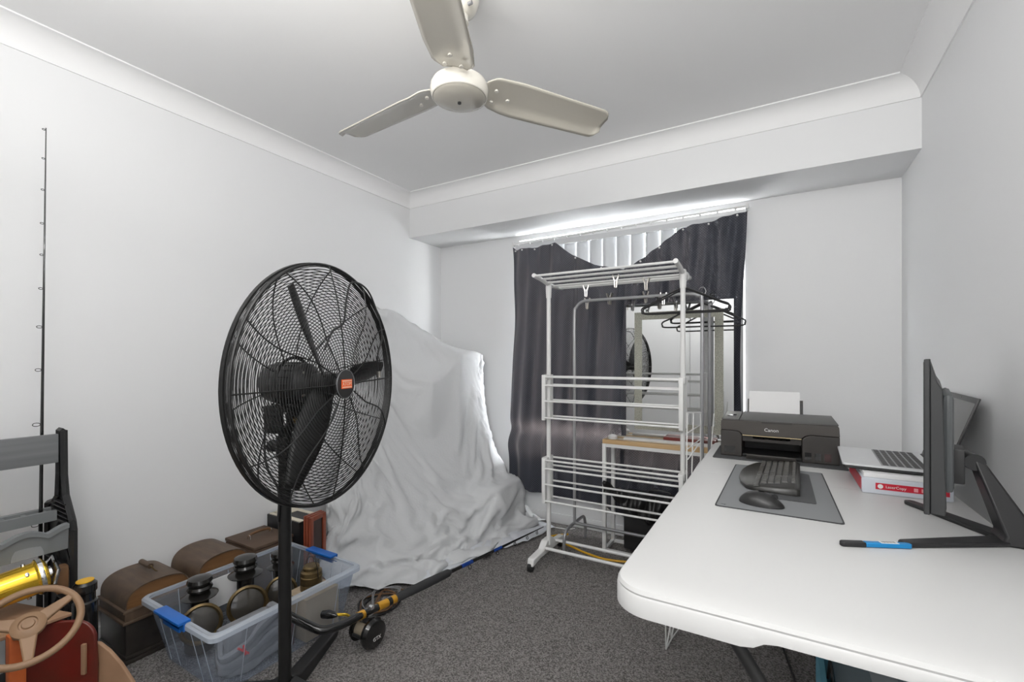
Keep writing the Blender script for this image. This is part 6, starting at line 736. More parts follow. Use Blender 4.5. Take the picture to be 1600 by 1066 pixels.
[0,5,12,-2,3,-15,-36,-28,-5,-3,-3,-2,-2,-2,-3,-2,-2,-3,-2,-1,1,-1,-1,-2,-3,3,3,-2,-2,-1,-2,-3,-3,-1,-3,2,5,-3,-3,2,-1,-3,3,-1,-5,2,2,-4,-2,3,0,-5,1,-4,4,4,-2,-5,2,3,-5,0,6,1,-4,-8,4,-7,-2,0,20,9,3,-7,-7,-3,18,29,16,12,-5,-7,-1,28,24],
[0,5,16,-5,-1,-13,-36,-29,-5,-3,-2,-2,-3,-2,-2,-2,-1,-3,-2,-1,0,-2,-2,-2,-2,1,2,-1,-2,-2,-1,-2,-3,-2,-2,-2,3,2,-2,-2,3,-2,-1,2,-2,-3,1,1,-3,0,1,-2,-3,-1,-3,2,5,3,-4,1,2,-4,-5,2,-5,-5,3,0,-3,-1,13,8,-1,10,-7,-6,29,21,8,10,2,-5,11,8,33],
[0,5,18,0,-11,-10,-38,-28,-7,-2,-2,-2,-2,-2,-2,-1,-2,-1,-2,-1,-1,0,-2,-5,-1,-1,1,-2,-1,-2,-2,-1,-3,-3,-2,-1,-2,3,2,-2,0,1,-2,0,3,-2,-3,0,2,-2,0,-1,-2,-3,0,-3,0,3,6,0,-3,1,-5,-4,-3,-1,-2,6,2,-7,4,6,0,14,5,-2,4,18,12,26,1,-8,13,16,30],
[0,5,15,4,-4,-19,-37,-30,-7,-2,-1,-2,-2,-2,-1,-2,-1,-1,-1,-1,-1,1,-1,-5,-3,-2,-1,-2,-3,-2,0,-3,-2,-3,-2,-2,-2,0,2,3,-3,0,1,-2,-1,6,-2,-3,-1,4,-1,-1,-3,0,-3,1,-5,-1,2,6,3,-1,-3,-4,-2,-3,-6,-1,9,0,-3,1,1,22,7,6,2,0,14,41,1,-9,23,25,8],
[0,5,13,0,6,-26,-34,-31,-7,-3,-2,-1,-2,-1,-1,-1,-1,-1,0,0,-1,0,1,-4,-3,-4,-2,-3,-4,-1,-3,-3,-2,-3,-3,-2,-1,-1,-1,2,4,-3,0,1,0,-1,4,0,-4,0,4,-2,1,-4,-1,-1,4,-7,-3,-1,4,6,2,-3,-8,7,-7,-6,-3,7,5,-3,3,7,20,6,0,5,16,46,-4,12,5,3,20],
[0,4,16,-3,-1,-13,-41,-31,-7,-2,-2,-2,-1,-1,-1,-1,0,0,-1,1,0,0,2,-2,-3,-3,-4,-4,-5,-4,-3,-4,-2,-4,-2,-2,-3,-1,-1,-1,2,3,-2,2,0,0,1,2,1,-2,-1,3,-1,0,-2,-3,1,4,-1,0,-5,-1,0,-1,0,8,-1,-3,-9,-4,1,2,-4,10,22,11,6,-2,14,49,5,-3,4,4,26],
[0,5,16,-2,-7,-11,-41,-31,-6,-2,-2,-2,-1,-1,0,-1,0,0,0,1,1,0,3,0,-3,-4,-3,-4,-5,-5,-5,-4,-4,-5,-3,-2,-3,-3,-1,-1,-1,2,2,0,3,0,-1,2,4,0,-2,-2,2,1,0,-1,-2,2,5,0,0,-4,-9,0,7,-3,-2,0,3,-4,-3,-5,-8,24,16,5,8,-5,19,47,7,-3,0,13,23],
[0,3,18,2,-15,-9,-40,-32,-8,0,-1,-1,-2,-1,0,0,0,0,1,1,1,1,4,1,-4,-3,-4,-4,-4,-4,-5,-5,-5,-5,-4,-4,-4,-3,-3,-1,-1,-1,1,3,-1,3,1,0,1,5,0,-3,-2,2,2,3,-3,-3,2,6,-4,-7,-1,1,-1,-3,-2,1,2,11,-2,-6,-9,16,15,6,-5,2,31,31,15,-2,-1,15,28],
[0,4,16,9,-20,-13,-36,-33,-7,-3,-1,0,-1,-1,0,0,1,0,1,1,1,1,5,2,-4,-4,-3,-4,-3,-5,-4,-5,-5,-5,-5,-5,-5,-4,-4,-3,-1,-1,-2,1,4,-1,3,2,-2,2,4,2,-3,-3,3,2,6,-8,-2,8,-1,-7,-5,10,-3,-1,1,-4,-4,5,13,-3,-3,-5,16,12,12,0,8,18,35,-8,8,14,30],
[0,3,15,7,-2,-27,-37,-35,-3,-2,-2,-2,0,0,0,0,1,0,1,1,1,2,5,2,-4,-3,-4,-4,-4,-3,-4,-4,-6,-4,-5,-5,-5,-6,-5,-4,-3,-2,-2,-1,0,3,2,1,2,-1,3,2,2,-4,2,3,-2,4,-5,2,1,-2,-4,0,12,1,-5,-2,-2,2,3,2,-9,18,3,13,-1,17,20,-4,23,14,27,14,8],
[0,3,14,1,2,-17,-44,-35,-4,1,-1,-3,-1,0,0,1,0,1,1,1,1,4,2,-1,-3,-3,-4,-3,-4,-3,-4,-4,-4,-4,-5,-4,-5,-6,-5,-6,-4,-3,-2,-2,-1,-1,1,3,2,0,0,4,0,-1,2,5,1,-1,3,-4,2,-1,-3,0,2,10,0,6,-2,0,-4,-6,-7,20,1,11,-5,33,23,-3,1,22,18,7,25],
[0,4,14,0,-6,-9,-38,-36,-7,0,1,-2,-2,-1,0,1,1,0,1,2,5,0,-1,-2,-3,-3,-4,-3,-4,-3,-4,-3,-4,-4,-4,-4,-5,-4,-5,-6,-5,-3,-4,-3,-2,-1,-3,1,2,3,0,3,-1,0,0,8,1,-2,4,5,-4,1,-7,1,6,7,3,4,10,-7,-6,-9,2,16,-7,12,-4,30,27,0,0,8,21,12,29],
[0,5,11,-4,2,-17,-28,-37,-5,-2,0,0,-2,-2,0,1,0,1,3,4,-1,-2,0,-3,-3,-3,-3,-4,-3,-4,-4,-3,-4,-4,-3,-4,-4,-5,-3,-5,-5,-5,-2,-4,-3,-3,-1,-4,-2,5,2,-2,7,-3,-2,3,9,-4,1,5,10,-8,-6,-6,4,9,2,2,11,11,-10,-10,10,16,-10,16,-1,-3,40,16,1,11,19,4,25],
[0,4,11,0,-7,-8,-31,-34,-7,-1,-1,1,0,-2,0,0,0,3,3,-1,-1,0,-2,-4,-3,-3,-4,-3,-4,-3,-4,-3,-4,-3,-4,-4,-4,-4,-4,-4,-4,-3,-4,-3,-4,-3,-1,-2,-4,-2,6,3,-3,5,-3,-3,5,7,-5,0,8,5,-2,-4,-3,3,2,3,24,-1,0,-6,10,13,-6,12,-2,3,11,33,16,12,18,10,4],
[0,3,10,3,0,-20,-29,-28,-5,-3,-1,-2,1,0,-1,-1,3,2,-1,1,0,-3,-3,-3,-4,-3,-4,-3,-3,-4,-3,-4,-4,-3,-4,-4,-3,-4,-4,-4,-4,-2,-4,-3,-3,-2,-3,-1,0,-6,-2,4,7,-3,-2,0,-2,5,-1,-5,3,11,9,-1,0,4,2,-3,24,-5,2,5,-2,20,-2,5,0,0,3,15,25,23,26,9,-3],
[0,2,7,6,-5,-15,-30,-26,-4,1,-3,-1,-1,1,-1,2,0,1,1,-1,-2,-4,-3,-3,-3,-4,-3,-4,-3,-4,-3,-4,-3,-4,-3,-4,-3,-4,-3,-5,-3,-3,-3,-3,-3,-1,-2,-3,-1,0,-5,-3,2,6,-5,-1,6,-4,-1,-1,-1,3,17,6,6,2,0,-3,7,17,-5,-3,15,11,1,2,0,3,7,-1,16,27,35,12,-4],
[0,1,6,2,7,-22,-28,-26,-5,5,-2,-2,-1,0,0,0,2,3,-3,-3,-3,-3,-3,-4,-3,-3,-4,-3,-3,-4,-3,-4,-3,-4,-3,-4,-4,-3,-3,-4,-4,-3,-3,-2,-3,-2,-1,-2,-1,-2,1,-5,-5,2,5,-6,-1,10,-4,-3,-3,0,11,17,4,0,3,5,-1,11,8,-9,-2,25,-1,0,6,15,-3,-2,13,36,20,12,2],
[0,0,3,5,6,-18,-29,-23,-6,2,2,-2,-1,-1,1,2,2,-3,-3,-3,-3,-3,-3,-4,-3,-3,-3,-4,-3,-4,-3,-4,-3,-3,-4,-4,-3,-4,-3,-4,-3,-3,-4,-2,-3,-1,-2,0,-1,-3,0,-1,-5,-1,1,1,-5,1,6,-3,-4,-2,12,13,3,2,2,5,7,3,13,-5,-8,11,8,8,8,2,1,15,11,9,15,22,14],
[0,0,2,3,3,-18,-28,-17,-3,1,3,-2,-2,0,3,1,-3,-2,-4,-3,-3,-3,-3,-4,-3,-3,-3,-4,-3,-4,-3,-4,-3,-3,-3,-4,-3,-4,-4,-3,-3,-4,-3,-3,-3,-2,-1,-2,0,-1,-2,1,-4,1,-4,4,-4,1,0,2,-6,-4,6,13,7,1,8,2,-2,7,8,-2,-4,7,6,17,6,-2,-1,29,28,2,7,15,16],
[0,0,2,3,0,-14,-34,-16,6,0,2,-1,-2,4,-1,-2,-3,-4,-3,-3,-3,-3,-3,-3,-4,-3,-3,-3,-4,-3,-4,-3,-4,-3,-3,-4,-3,-4,-3,-4,-3,-4,-4,-3,-2,-3,-2,-2,-2,3,-3,-2,-2,2,-3,4,-5,2,3,-1,-1,-9,-3,11,14,-3,4,2,-5,3,8,-1,-4,24,-1,12,13,-4,0,29,47,-3,4,10,17],
[0,-1,-4,1,2,-7,-31,-24,11,2,3,-1,4,-2,-3,-3,-3,-3,-3,-3,-3,-3,-3,-4,-3,-3,-4,-3,-3,-4,-3,-4,-4,-3,-3,-4,-3,-4,-3,-4,-4,-4,-3,-3,-2,-3,-3,-3,-1,-1,0,-3,3,-3,3,-3,-5,4,4,7,-8,-2,-9,0,10,7,-3,0,-7,9,-2,-1,9,30,19,6,-3,-2,7,14,54,4,5,8,13],
[0,-1,-4,0,4,-10,-31,-18,0,21,0,-3,-2,-3,-3,-3,-3,-3,-3,-3,-3,-3,-3,-4,-3,-3,-3,-4,-3,-4,-3,-4,-3,-4,-3,-4,-4,-3,-4,-4,-4,-4,-3,-4,-3,-3,-2,-2,-3,-1,-1,-1,-1,0,-1,1,-3,1,4,11,0,-8,-8,-4,11,9,-8,5,-3,-3,3,-4,31,25,8,0,2,-3,4,21,50,9,0,15,7],
[0,-1,-3,-1,1,-9,-30,-17,4,18,2,-5,-3,-3,-3,-3,-3,-3,-3,-4,-3,-3,-3,-3,-3,-4,-3,-3,-3,-4,-4,-3,-3,-4,-3,-4,-4,-4,-3,-4,-4,-4,-4,-3,-4,-3,-3,-2,-1,-2,-2,-1,-1,-1,-1,1,0,-1,4,12,6,-6,-8,-8,4,11,3,1,-2,-3,3,-5,22,25,9,4,-1,-3,11,33,19,18,9,4,14],
[0,-1,-5,-3,1,-5,-30,-16,8,13,-1,-4,-3,-2,-3,-3,-3,-3,-3,-3,-3,-3,-4,-3,-3,-4,-3,-3,-3,-4,-3,-3,-4,-3,-4,-3,-4,-4,-3,-4,-4,-4,-4,-3,-4,-3,-2,-2,-3,-2,0,-2,0,-3,2,-3,4,-3,3,11,12,-2,-5,-8,-5,5,6,3,1,7,-3,0,-3,26,17,5,8,5,11,6,8,32,21,-4,18],
[0,-2,-6,-3,1,-3,-28,-15,12,3,-2,-3,-2,-2,-3,-3,-3,-2,-3,-3,-3,-3,-3,-4,-3,-3,-3,-3,-4,-3,-4,-3,-4,-3,-3,-4,-3,-3,-4,-3,-4,-4,-4,-4,-3,-4,-2,-1,-2,-2,-2,0,-3,2,-3,-1,3,-3,3,10,16,-1,3,-4,-6,14,-1,1,5,-5,-1,-5,-4,7,24,14,0,16,8,10,15,12,28,4,13],
[0,-1,-7,-4,0,-1,-27,-12,7,1,-2,-2,-2,-3,-2,-2,-3,-3,-2,-3,-3,-3,-3,-3,-3,-3,-3,-4,-3,-3,-3,-4,-3,-3,-3,-4,-3,-4,-3,-3,-4,-3,-3,-3,-2,-3,-2,-2,1,-1,-4,-2,-3,-3,-1,0,1,3,3,6,13,4,8,-2,-4,11,8,1,-1,-7,-7,-3,5,-1,7,13,4,10,15,0,12,27,29,25,-4],
[0,-2,-7,-4,0,1,-25,-11,2,-1,-2,-2,-2,-2,-3,-1,-2,-3,-3,-2,-3,-3,-3,-3,-3,-2,-3,-3,-4,-3,-3,-3,-3,-3,-3,-4,-3,-3,-3,-2,-3,-3,-2,-2,-2,-3,-2,-3,-3,-3,-3,-2,-3,-3,0,3,2,7,11,5,5,3,6,2,-1,10,-1,2,-1,-7,-4,0,4,6,9,6,-1,2,10,6,23,18,26,30,-3],
[0,-1,-7,-6,0,1,-20,-14,-2,-1,-2,-2,-2,-2,-2,-3,0,-2,-3,-2,-3,-3,-2,-3,-2,-3,-3,-3,-3,-3,-3,-3,-4,-2,-3,-3,-2,-3,-3,-3,-3,-3,-2,-3,-2,-4,-3,-3,-3,-3,-2,-3,-4,-3,2,4,10,11,6,13,6,-1,2,1,1,5,-3,-2,-4,0,2,6,7,7,1,-3,-2,-2,5,15,27,33,19,19,-4],
[0,-1,-6,-7,-2,3,-17,-18,-4,-2,-1,-1,-2,-2,-3,-3,-2,1,-2,-3,-2,-3,-3,-2,-2,-2,-3,-3,-2,-3,-3,-2,-3,-2,-2,-4,-3,-3,-3,-4,-3,-3,-4,-2,-2,-3,-2,-2,-1,-3,-4,-4,-5,1,2,8,16,4,14,10,6,0,2,-1,4,-5,-2,-7,4,7,6,1,-7,6,1,2,0,-4,3,23,11,32,33,10,-3],
[0,-2,-7,-5,-4,3,-13,-21,-6,-2,-1,-1,-2,-2,-2,-3,-2,-2,1,-2,-3,-2,-3,-2,-2,-2,-2,-3,-1,-2,-2,-3,-2,-3,-3,-4,-3,-3,-3,-3,-2,-3,-2,-2,-2,-2,-3,-4,-4,-3,-4,-3,0,2,4,13,5,6,6,17,12,5,-1,0,0,-2,-6,5,8,4,1,-2,-9,-4,-4,14,-1,-4,3,12,8,22,32,17,5],
[0,-3,-8,-2,-7,3,-9,-26,-6,-1,-1,-2,-2,-1,-2,-3,-2,-2,-2,0,-1,-2,-2,-2,-3,-1,-1,-3,-1,-2,-2,-3,-2,-3,-3,-3,-3,-2,-2,-3,-2,-2,-3,-3,-3,-4,-3,-4,-3,-2,0,1,2,2,6,4,0,5,11,14,14,15,6,5,2,-1,-3,7,2,1,-3,-9,-5,-2,-3,4,-3,-6,-2,4,13,21,28,22,5],
[0,-3,-9,0,-8,3,-8,-30,-7,1,-1,-2,-3,-1,-2,-2,-2,-2,-2,-1,1,-1,-2,-2,-2,-2,-1,-1,-1,-2,-3,-2,-2,-3,-2,-2,-2,-3,-3,-3,-3,-3,-3,-3,-4,-3,-2,-2,0,1,1,0,0,2,0,-1,3,9,10,13,15,16,17,15,12,2,-7,-3,-2,-6,-5,-8,-5,7,-11,-6,-5,-4,-3,9,9,29,20,4,17],
[0,-2,-8,-1,-11,6,-8,-34,-8,2,-1,-2,-3,-1,0,-2,-2,-1,-3,-2,-2,4,-1,-3,-1,-2,-2,-3,0,-2,-1,0,-1,-3,-3,-3,-3,-3,-3,-2,-3,-3,-4,-3,-2,4,0,-1,-1,-2,-2,-3,-2,-1,-1,3,7,9,13,18,20,13,11,15,7,10,-6,-1,-6,-7,-8,-7,7,-6,-13,-7,-10,-4,-2,2,28,22,5,8,21],
[0,-1,-8,-1,-12,8,-10,-37,-4,-1,-1,-2,-2,-2,-1,-1,-3,0,-1,-2,-1,-1,1,0,-3,-1,-2,-2,-2,0,-2,-1,0,-3,-3,-3,-2,-2,-3,-3,-3,-2,-2,0,0,-3,-2,-2,-2,-3,-2,-2,-2,1,2,5,7,14,16,13,3,17,15,10,20,3,-7,-5,-2,-3,-5,-4,-4,-7,-11,-6,-3,0,3,6,2,16,26,7,12],
[0,-1,-12,-1,-1,4,-12,-41,-4,-1,0,-1,-2,-2,-1,-2,-1,-2,-1,-1,-1,-1,0,1,-2,-2,-1,-2,-1,-2,0,-1,-2,-3,-2,-3,-2,-2,-1,-2,-3,-2,0,-2,-3,-2,-2,-2,-1,-1,-2,-1,-1,1,5,5,13,12,8,4,2,13,18,19,15,-2,-8,-8,-5,-1,-2,-4,-5,-7,-6,1,-5,-5,16,8,8,0,13,11,21],
[0,-2,-8,3,-9,8,-15,-44,-6,0,2,0,-3,-1,-2,0,-1,-3,-1,-2,2,-1,-1,1,-2,-2,-2,-2,1,-3,-1,0,-2,-3,-2,-2,-3,1,-2,-3,-2,0,-3,-2,-2,-2,-1,-1,0,0,-2,-2,-2,5,11,4,4,1,5,8,6,20,18,16,7,-4,-7,-7,-6,-5,-3,-4,-5,1,0,0,-5,-6,17,26,5,3,10,12,4],
[0,-4,-16,8,8,-13,-8,-42,-9,4,1,-1,-2,-2,-1,-2,1,-2,-2,-2,-1,2,-2,1,-1,-3,-1,-2,-2,1,-2,-1,-2,-1,-3,-2,0,-2,-1,-1,-3,-2,-2,-1,-1,0,1,-1,1,-1,-2,-3,-2,8,1,1,0,0,6,9,19,15,19,14,6,-4,-7,-6,-5,-5,-5,-5,7,3,-6,-6,2,-9,7,37,20,0,-5,-2,15],
[0,-1,-7,10,-4,-5,-13,-51,-5,2,1,0,-2,-2,0,-2,-2,1,-2,-2,1,0,0,-2,0,-2,-2,-1,-2,-1,0,-1,-3,-1,-1,-2,-2,-1,1,-1,-2,-2,-1,1,-1,1,0,0,-1,-1,-3,-2,-3,-2,-1,0,1,6,12,10,10,21,18,13,6,-2,-5,0,-5,-5,-4,2,9,-7,-8,-1,-2,-7,-5,23,33,-5,-6,0,19],
[0,-2,-11,13,-5,-2,-14,-50,-8,1,2,-1,1,0,-2,0,-2,-2,0,-1,-2,2,0,-2,-2,0,-1,-2,-2,-2,1,-1,-2,-2,-1,1,-1,-1,0,-2,-1,-2,2,2,-1,-1,-2,-2,-2,-3,-3,-3,-3,-2,-1,1,6,8,15,10,5,18,16,16,8,-2,-3,2,-2,-2,0,5,-6,-7,-6,-2,-3,-2,-4,2,24,11,-1,-1,19],
[0,1,-3,10,-20,2,-12,-48,-9,-1,0,0,6,-2,-1,-1,-1,-2,-2,1,-1,-2,0,0,-2,0,-2,-1,-2,-1,-1,1,-3,-1,-2,0,0,1,-1,-3,-2,3,2,-2,-2,-2,-2,-3,-2,-2,-1,-2,-3,-1,0,3,4,12,8,10,11,15,9,18,11,0,0,1,-1,-2,6,-5,-9,-4,0,1,-7,-3,-2,0,6,15,7,5,14],
[0,1,3,11,-17,2,-16,-56,-7,-1,2,1,1,-1,0,-1,-2,2,-3,-2,1,-2,-2,1,0,-3,-2,1,-2,-2,-1,-1,-3,-1,2,-2,-2,0,2,-2,-3,0,2,-1,-3,-2,-1,-3,-1,0,1,-3,-2,0,1,4,2,8,19,9,15,4,8,16,12,1,1,-3,-4,8,-8,-3,-3,1,4,-4,-8,-5,4,4,7,14,0,14,2],
[0,0,-1,2,-15,8,-12,-56,-7,-1,2,4,-2,-1,1,-2,0,1,-2,-3,-1,0,-1,-2,1,0,-3,-1,-1,-2,-1,-1,-1,-2,0,0,-1,-3,0,0,0,-1,-1,1,-2,-3,-1,-1,1,3,-4,-2,-1,1,2,5,3,10,21,8,4,2,9,17,14,-2,-2,-3,3,-6,0,-3,-1,6,-1,-3,-4,11,5,3,10,3,0,4,2],
[0,-2,5,11,-24,10,-19,-52,-10,-2,1,4,1,0,-1,-2,-1,0,-2,-1,1,-1,0,-2,-2,0,-2,-2,-2,-1,-1,-1,1,1,-3,-2,-1,-2,-2,-1,1,1,-2,0,0,-3,0,3,0,-2,-1,-2,2,2,4,8,7,5,11,5,7,8,8,12,15,-5,-4,-6,-1,0,-1,-3,3,1,1,-4,-3,1,7,16,13,5,3,1,-1],
[0,-3,3,10,-8,-9,-14,-52,-6,0,-2,0,5,0,-1,-1,-2,0,-2,-2,0,2,-1,-1,-3,-2,0,-2,-3,1,-1,-3,0,0,-3,-1,-1,-2,0,-2,-2,1,0,-1,-1,0,4,0,-3,2,-1,0,3,7,7,7,1,0,2,0,9,14,15,14,5,-2,-3,-7,-5,-2,-2,-1,-3,-2,-3,-6,-13,0,9,17,26,14,15,-1,-2],
[0,-1,0,1,3,6,-31,-54,-8,3,3,-1,4,-1,0,0,-3,-1,0,-1,-3,-2,0,1,-1,-3,-1,2,-1,-3,1,-2,-4,1,-3,-3,-2,-3,2,2,-3,0,-2,-1,4,-1,3,-3,1,-1,2,2,8,4,5,0,0,2,1,1,11,21,14,3,-1,-1,-1,-5,-3,-3,-3,-3,-4,-4,-10,-6,6,-3,0,6,24,25,20,2,0],
[0,2,10,-5,-12,6,-19,-53,-12,0,6,3,-2,4,-3,-1,0,-4,-1,2,-2,-3,-2,-1,-1,-2,0,0,0,0,-2,-1,-1,-2,-1,-3,-3,-3,-2,2,4,-4,-1,0,6,-1,-2,0,-1,5,2,6,3,2,-2,2,5,-1,-1,6,19,13,5,1,0,-3,-1,0,0,-2,-5,-5,-3,-4,-5,-2,-3,0,-1,0,26,32,3,5,11],
[0,-1,3,4,1,-6,-25,-49,-6,0,3,3,0,0,-1,-2,0,-3,-2,1,1,-3,-2,-2,-2,0,-1,-1,-2,1,0,-3,0,-1,-2,-2,-2,-2,-2,1,2,-1,-2,1,1,0,0,-1,3,4,5,2,-1,0,1,1,7,-1,-1,12,14,5,3,0,1,-1,0,3,-1,2,-7,-7,-4,0,0,-2,-5,3,3,-8,23,21,1,6,27],
[0,1,5,0,-2,1,-27,-50,-9,5,1,0,3,-2,-1,0,-1,-1,-2,-1,0,-2,-1,-2,0,-2,1,-1,-2,-2,0,-1,-2,-3,0,-2,-2,-1,2,-1,0,-1,0,-1,-2,2,4,0,-3,1,4,3,1,0,2,1,6,4,-1,4,5,10,5,1,1,2,0,2,-1,3,-5,-9,-8,-4,9,4,1,-2,-6,-1,9,23,10,15,22],
[0,3,11,-14,5,-7,-25,-44,-8,4,0,0,0,2,-1,0,-2,-1,0,0,-2,-2,-2,-1,2,-3,-1,1,-1,-3,-2,0,-1,-3,-3,-2,-3,-1,4,1,-1,0,0,1,-2,-2,2,4,0,-3,-2,2,3,0,2,3,4,10,4,-2,-4,9,9,3,4,1,-4,2,0,-1,-1,-8,-9,-5,9,2,4,-2,3,2,0,28,5,19,21],
[0,1,3,-1,2,-10,-17,-45,-5,-1,0,0,-1,0,1,-2,-1,-1,-3,2,0,-2,-2,-1,1,-1,-1,0,-1,-3,-2,-2,0,-2,-1,-3,-3,-2,-1,3,0,-1,-2,3,1,0,-2,1,4,1,-3,-2,1,0,0,2,4,9,7,5,-1,-1,7,3,4,4,-1,-2,2,-2,-2,-5,-3,-4,-2,3,1,5,1,4,3,18,12,11,29],
[0,-1,3,7,4,-16,-22,-42,-5,3,-2,-1,-1,-1,-1,0,-1,0,0,-1,1,-2,-3,-1,-1,0,-1,0,-1,-2,-3,-2,-2,-2,1,-1,-2,-2,-2,0,-1,0,-2,0,2,3,1,1,-1,0,2,-1,-3,1,2,-1,1,9,5,7,4,1,3,0,3,1,5,0,3,-3,-2,0,-4,-4,1,2,0,-2,6,0,9,18,19,8,17],
[0,2,2,-3,5,1,-31,-42,-8,3,0,-1,1,-3,0,0,0,-1,1,0,-1,-2,-1,-1,-1,-2,-3,0,0,-1,-3,-2,-2,-3,0,0,-2,-1,-1,-2,-1,0,0,-2,2,3,4,3,-2,-4,-1,2,-2,1,5,-1,-2,7,7,2,5,1,8,0,0,-2,4,4,4,-2,-2,1,0,-3,-3,2,2,-11,9,5,6,31,17,3,8],
[0,2,4,1,-4,0,-24,-44,-6,1,0,0,-1,-1,-1,-1,0,1,1,-3,-1,0,-2,1,-1,-1,-3,-3,-3,1,-1,-2,0,-1,-2,-3,-1,-2,-1,-1,0,-2,2,1,-2,0,5,2,-2,3,-3,-2,2,6,2,-1,4,-4,6,5,0,0,6,5,-2,2,-1,5,5,-3,2,1,3,-2,-8,-5,0,3,21,7,-2,31,9,6,1],
[0,0,-2,6,1,1,-31,-38,-4,0,-1,-1,-2,0,-1,0,-2,-2,3,1,-2,-1,-1,-2,1,0,-1,-3,-2,-2,-2,-2,-1,3,-1,-3,-2,-2,-1,-2,0,2,1,-1,-1,0,2,3,-1,0,1,5,3,0,-2,1,2,1,1,3,2,8,1,-1,0,-1,2,2,3,1,1,2,1,-4,-6,3,1,10,2,16,19,5,4,10,3],
[0,-1,-2,7,-1,-5,-20,-39,-7,0,1,0,-2,1,-2,-1,0,-2,0,3,0,-2,-1,-1,-2,0,-1,-2,-1,-3,-2,0,1,0,-2,-1,-1,-3,0,0,1,0,-1,0,0,1,4,-1,-1,2,6,0,1,0,0,1,1,-1,2,4,7,0,-2,-2,-1,-1,2,3,0,3,2,3,-3,4,8,-1,-1,-3,-1,8,25,18,-3,10,4],
[0,-4,-8,10,6,-7,-20,-38,-7,2,-1,0,1,0,-1,-2,0,1,-1,0,-1,-1,0,1,-2,-2,-2,0,-2,-1,1,-1,-1,-1,-1,-1,-2,1,1,0,-1,0,0,-1,2,3,-1,-1,3,5,0,-1,1,2,0,-1,-1,1,-1,3,7,2,-2,-2,-2,-1,1,1,-1,1,4,2,5,3,8,6,-2,-3,-3,5,11,31,-1,6,4],
[0,-5,-12,7,23,-10,-28,-33,-7,4,-2,0,-2,2,-2,-3,1,2,1,0,-2,0,-2,0,0,-2,-2,-1,-1,1,-1,-2,0,1,-1,-2,1,1,0,-3,1,1,-2,1,4,-1,-2,3,5,0,-2,3,3,0,-2,1,1,2,-2,-2,-4,3,3,2,-1,-1,1,0,-4,2,7,-1,4,7,10,4,-2,-5,-3,13,20,6,8,4,5],
[0,-6,-16,5,27,-6,-28,-31,-6,1,0,0,0,-1,0,-1,1,0,2,-1,0,-1,-1,-1,-1,-2,-1,-1,-2,0,-1,0,1,1,-2,0,0,-1,-1,2,0,-2,1,0,2,0,0,3,3,-3,0,5,1,1,2,-1,0,-2,1,0,-4,0,3,0,-3,-2,-1,1,0,11,3,-2,-1,16,6,0,-2,-5,3,5,4,2,11,8,18],
[0,-7,-20,8,20,-5,-20,-27,-7,3,0,0,1,-1,-1,1,-1,2,0,0,1,-2,-2,-1,-2,-1,-2,0,-1,-2,0,1,0,-1,0,1,-2,-1,0,2,0,-2,2,2,0,-1,2,3,-2,-1,1,5,-1,6,0,-2,-3,-3,-1,2,-1,2,1,0,-1,-2,-3,0,3,7,2,-1,11,3,7,1,-2,2,1,2,11,-3,-1,3,27],
[0,-6,-13,11,4,-6,-16,-20,-6,5,-1,0,0,0,-1,0,1,0,0,1,-1,-2,-1,-2,-2,-1,-1,-1,-2,0,0,0,-1,-1,1,1,-2,-1,1,1,-2,2,3,0,-2,1,2,1,-2,0,4,1,0,5,-2,-1,0,-2,-4,-1,-1,6,1,2,-1,-2,-3,-2,4,4,0,0,16,0,4,-1,-1,0,3,7,4,0,1,0,25],
[0,-9,-14,19,6,-12,-18,-16,1,3,0,-1,1,-1,0,1,-2,1,1,-1,-2,-1,-2,-2,-1,-1,-2,-2,-1,0,0,-1,0,1,1,-1,-1,1,0,-1,1,3,1,-1,-2,2,2,-1,1,2,2,-1,3,-1,-1,0,2,-2,-2,-2,4,-2,3,4,-2,-3,-3,6,6,-3,-3,0,3,15,-3,-1,7,7,1,-2,-3,2,9,9,5],
[0,-8,-22,20,13,-11,-22,-8,6,0,0,0,-1,0,0,-1,0,2,-1,-3,-2,-1,-1,-1,-2,-2,-1,-1,1,-1,-1,0,1,1,-2,0,1,0,0,1,2,1,-2,0,2,1,0,2,2,0,0,1,-1,1,1,0,-2,-2,-1,2,-1,1,2,1,-3,0,6,8,-3,0,-1,5,4,0,-2,2,3,1,5,5,0,-1,-1,0,13],
[0,-6,-24,5,25,-14,-16,-2,8,0,0,-1,0,0,0,1,0,-2,-2,-2,-2,-1,-1,-2,-2,0,0,0,-1,-1,1,1,0,-2,1,1,0,0,3,1,0,-2,0,2,1,0,2,3,0,-1,1,0,0,2,-1,-3,-2,1,0,-1,0,3,1,-1,3,7,3,-1,-1,1,3,3,2,-1,1,5,1,3,4,1,1,-3,0,3,-2],
[0,-4,-20,-10,19,-10,-2,2,11,-3,0,1,0,-1,2,-1,-2,-3,-1,-2,-1,-2,-1,-1,0,0,-1,-1,1,0,0,-1,0,2,0,-1,2,3,0,-1,-2,0,3,1,0,3,2,0,1,-1,1,1,0,-2,-2,0,0,-1,0,3,2,-1,-2,-1,7,5,-2,-1,-1,7,5,3,-2,5,2,-1,5,3,2,1,-2,-6,-6,-1,1],
[0,-6,-12,-2,-19,13,5,1,21,-3,-6,0,0,1,-2,-2,-2,-1,-2,-3,-1,0,1,0,-1,-2,0,1,1,-1,-1,1,2,-1,-1,3,3,-1,-3,-1,-2,6,0,1,4,1,0,2,-2,3,-1,-3,1,-1,-1,1,-2,0,2,4,-1,-2,-3,4,5,-1,0,-2,12,-1,0,0,-2,2,0,5,8,3,8,-9,-8,-9,3,-6,2],
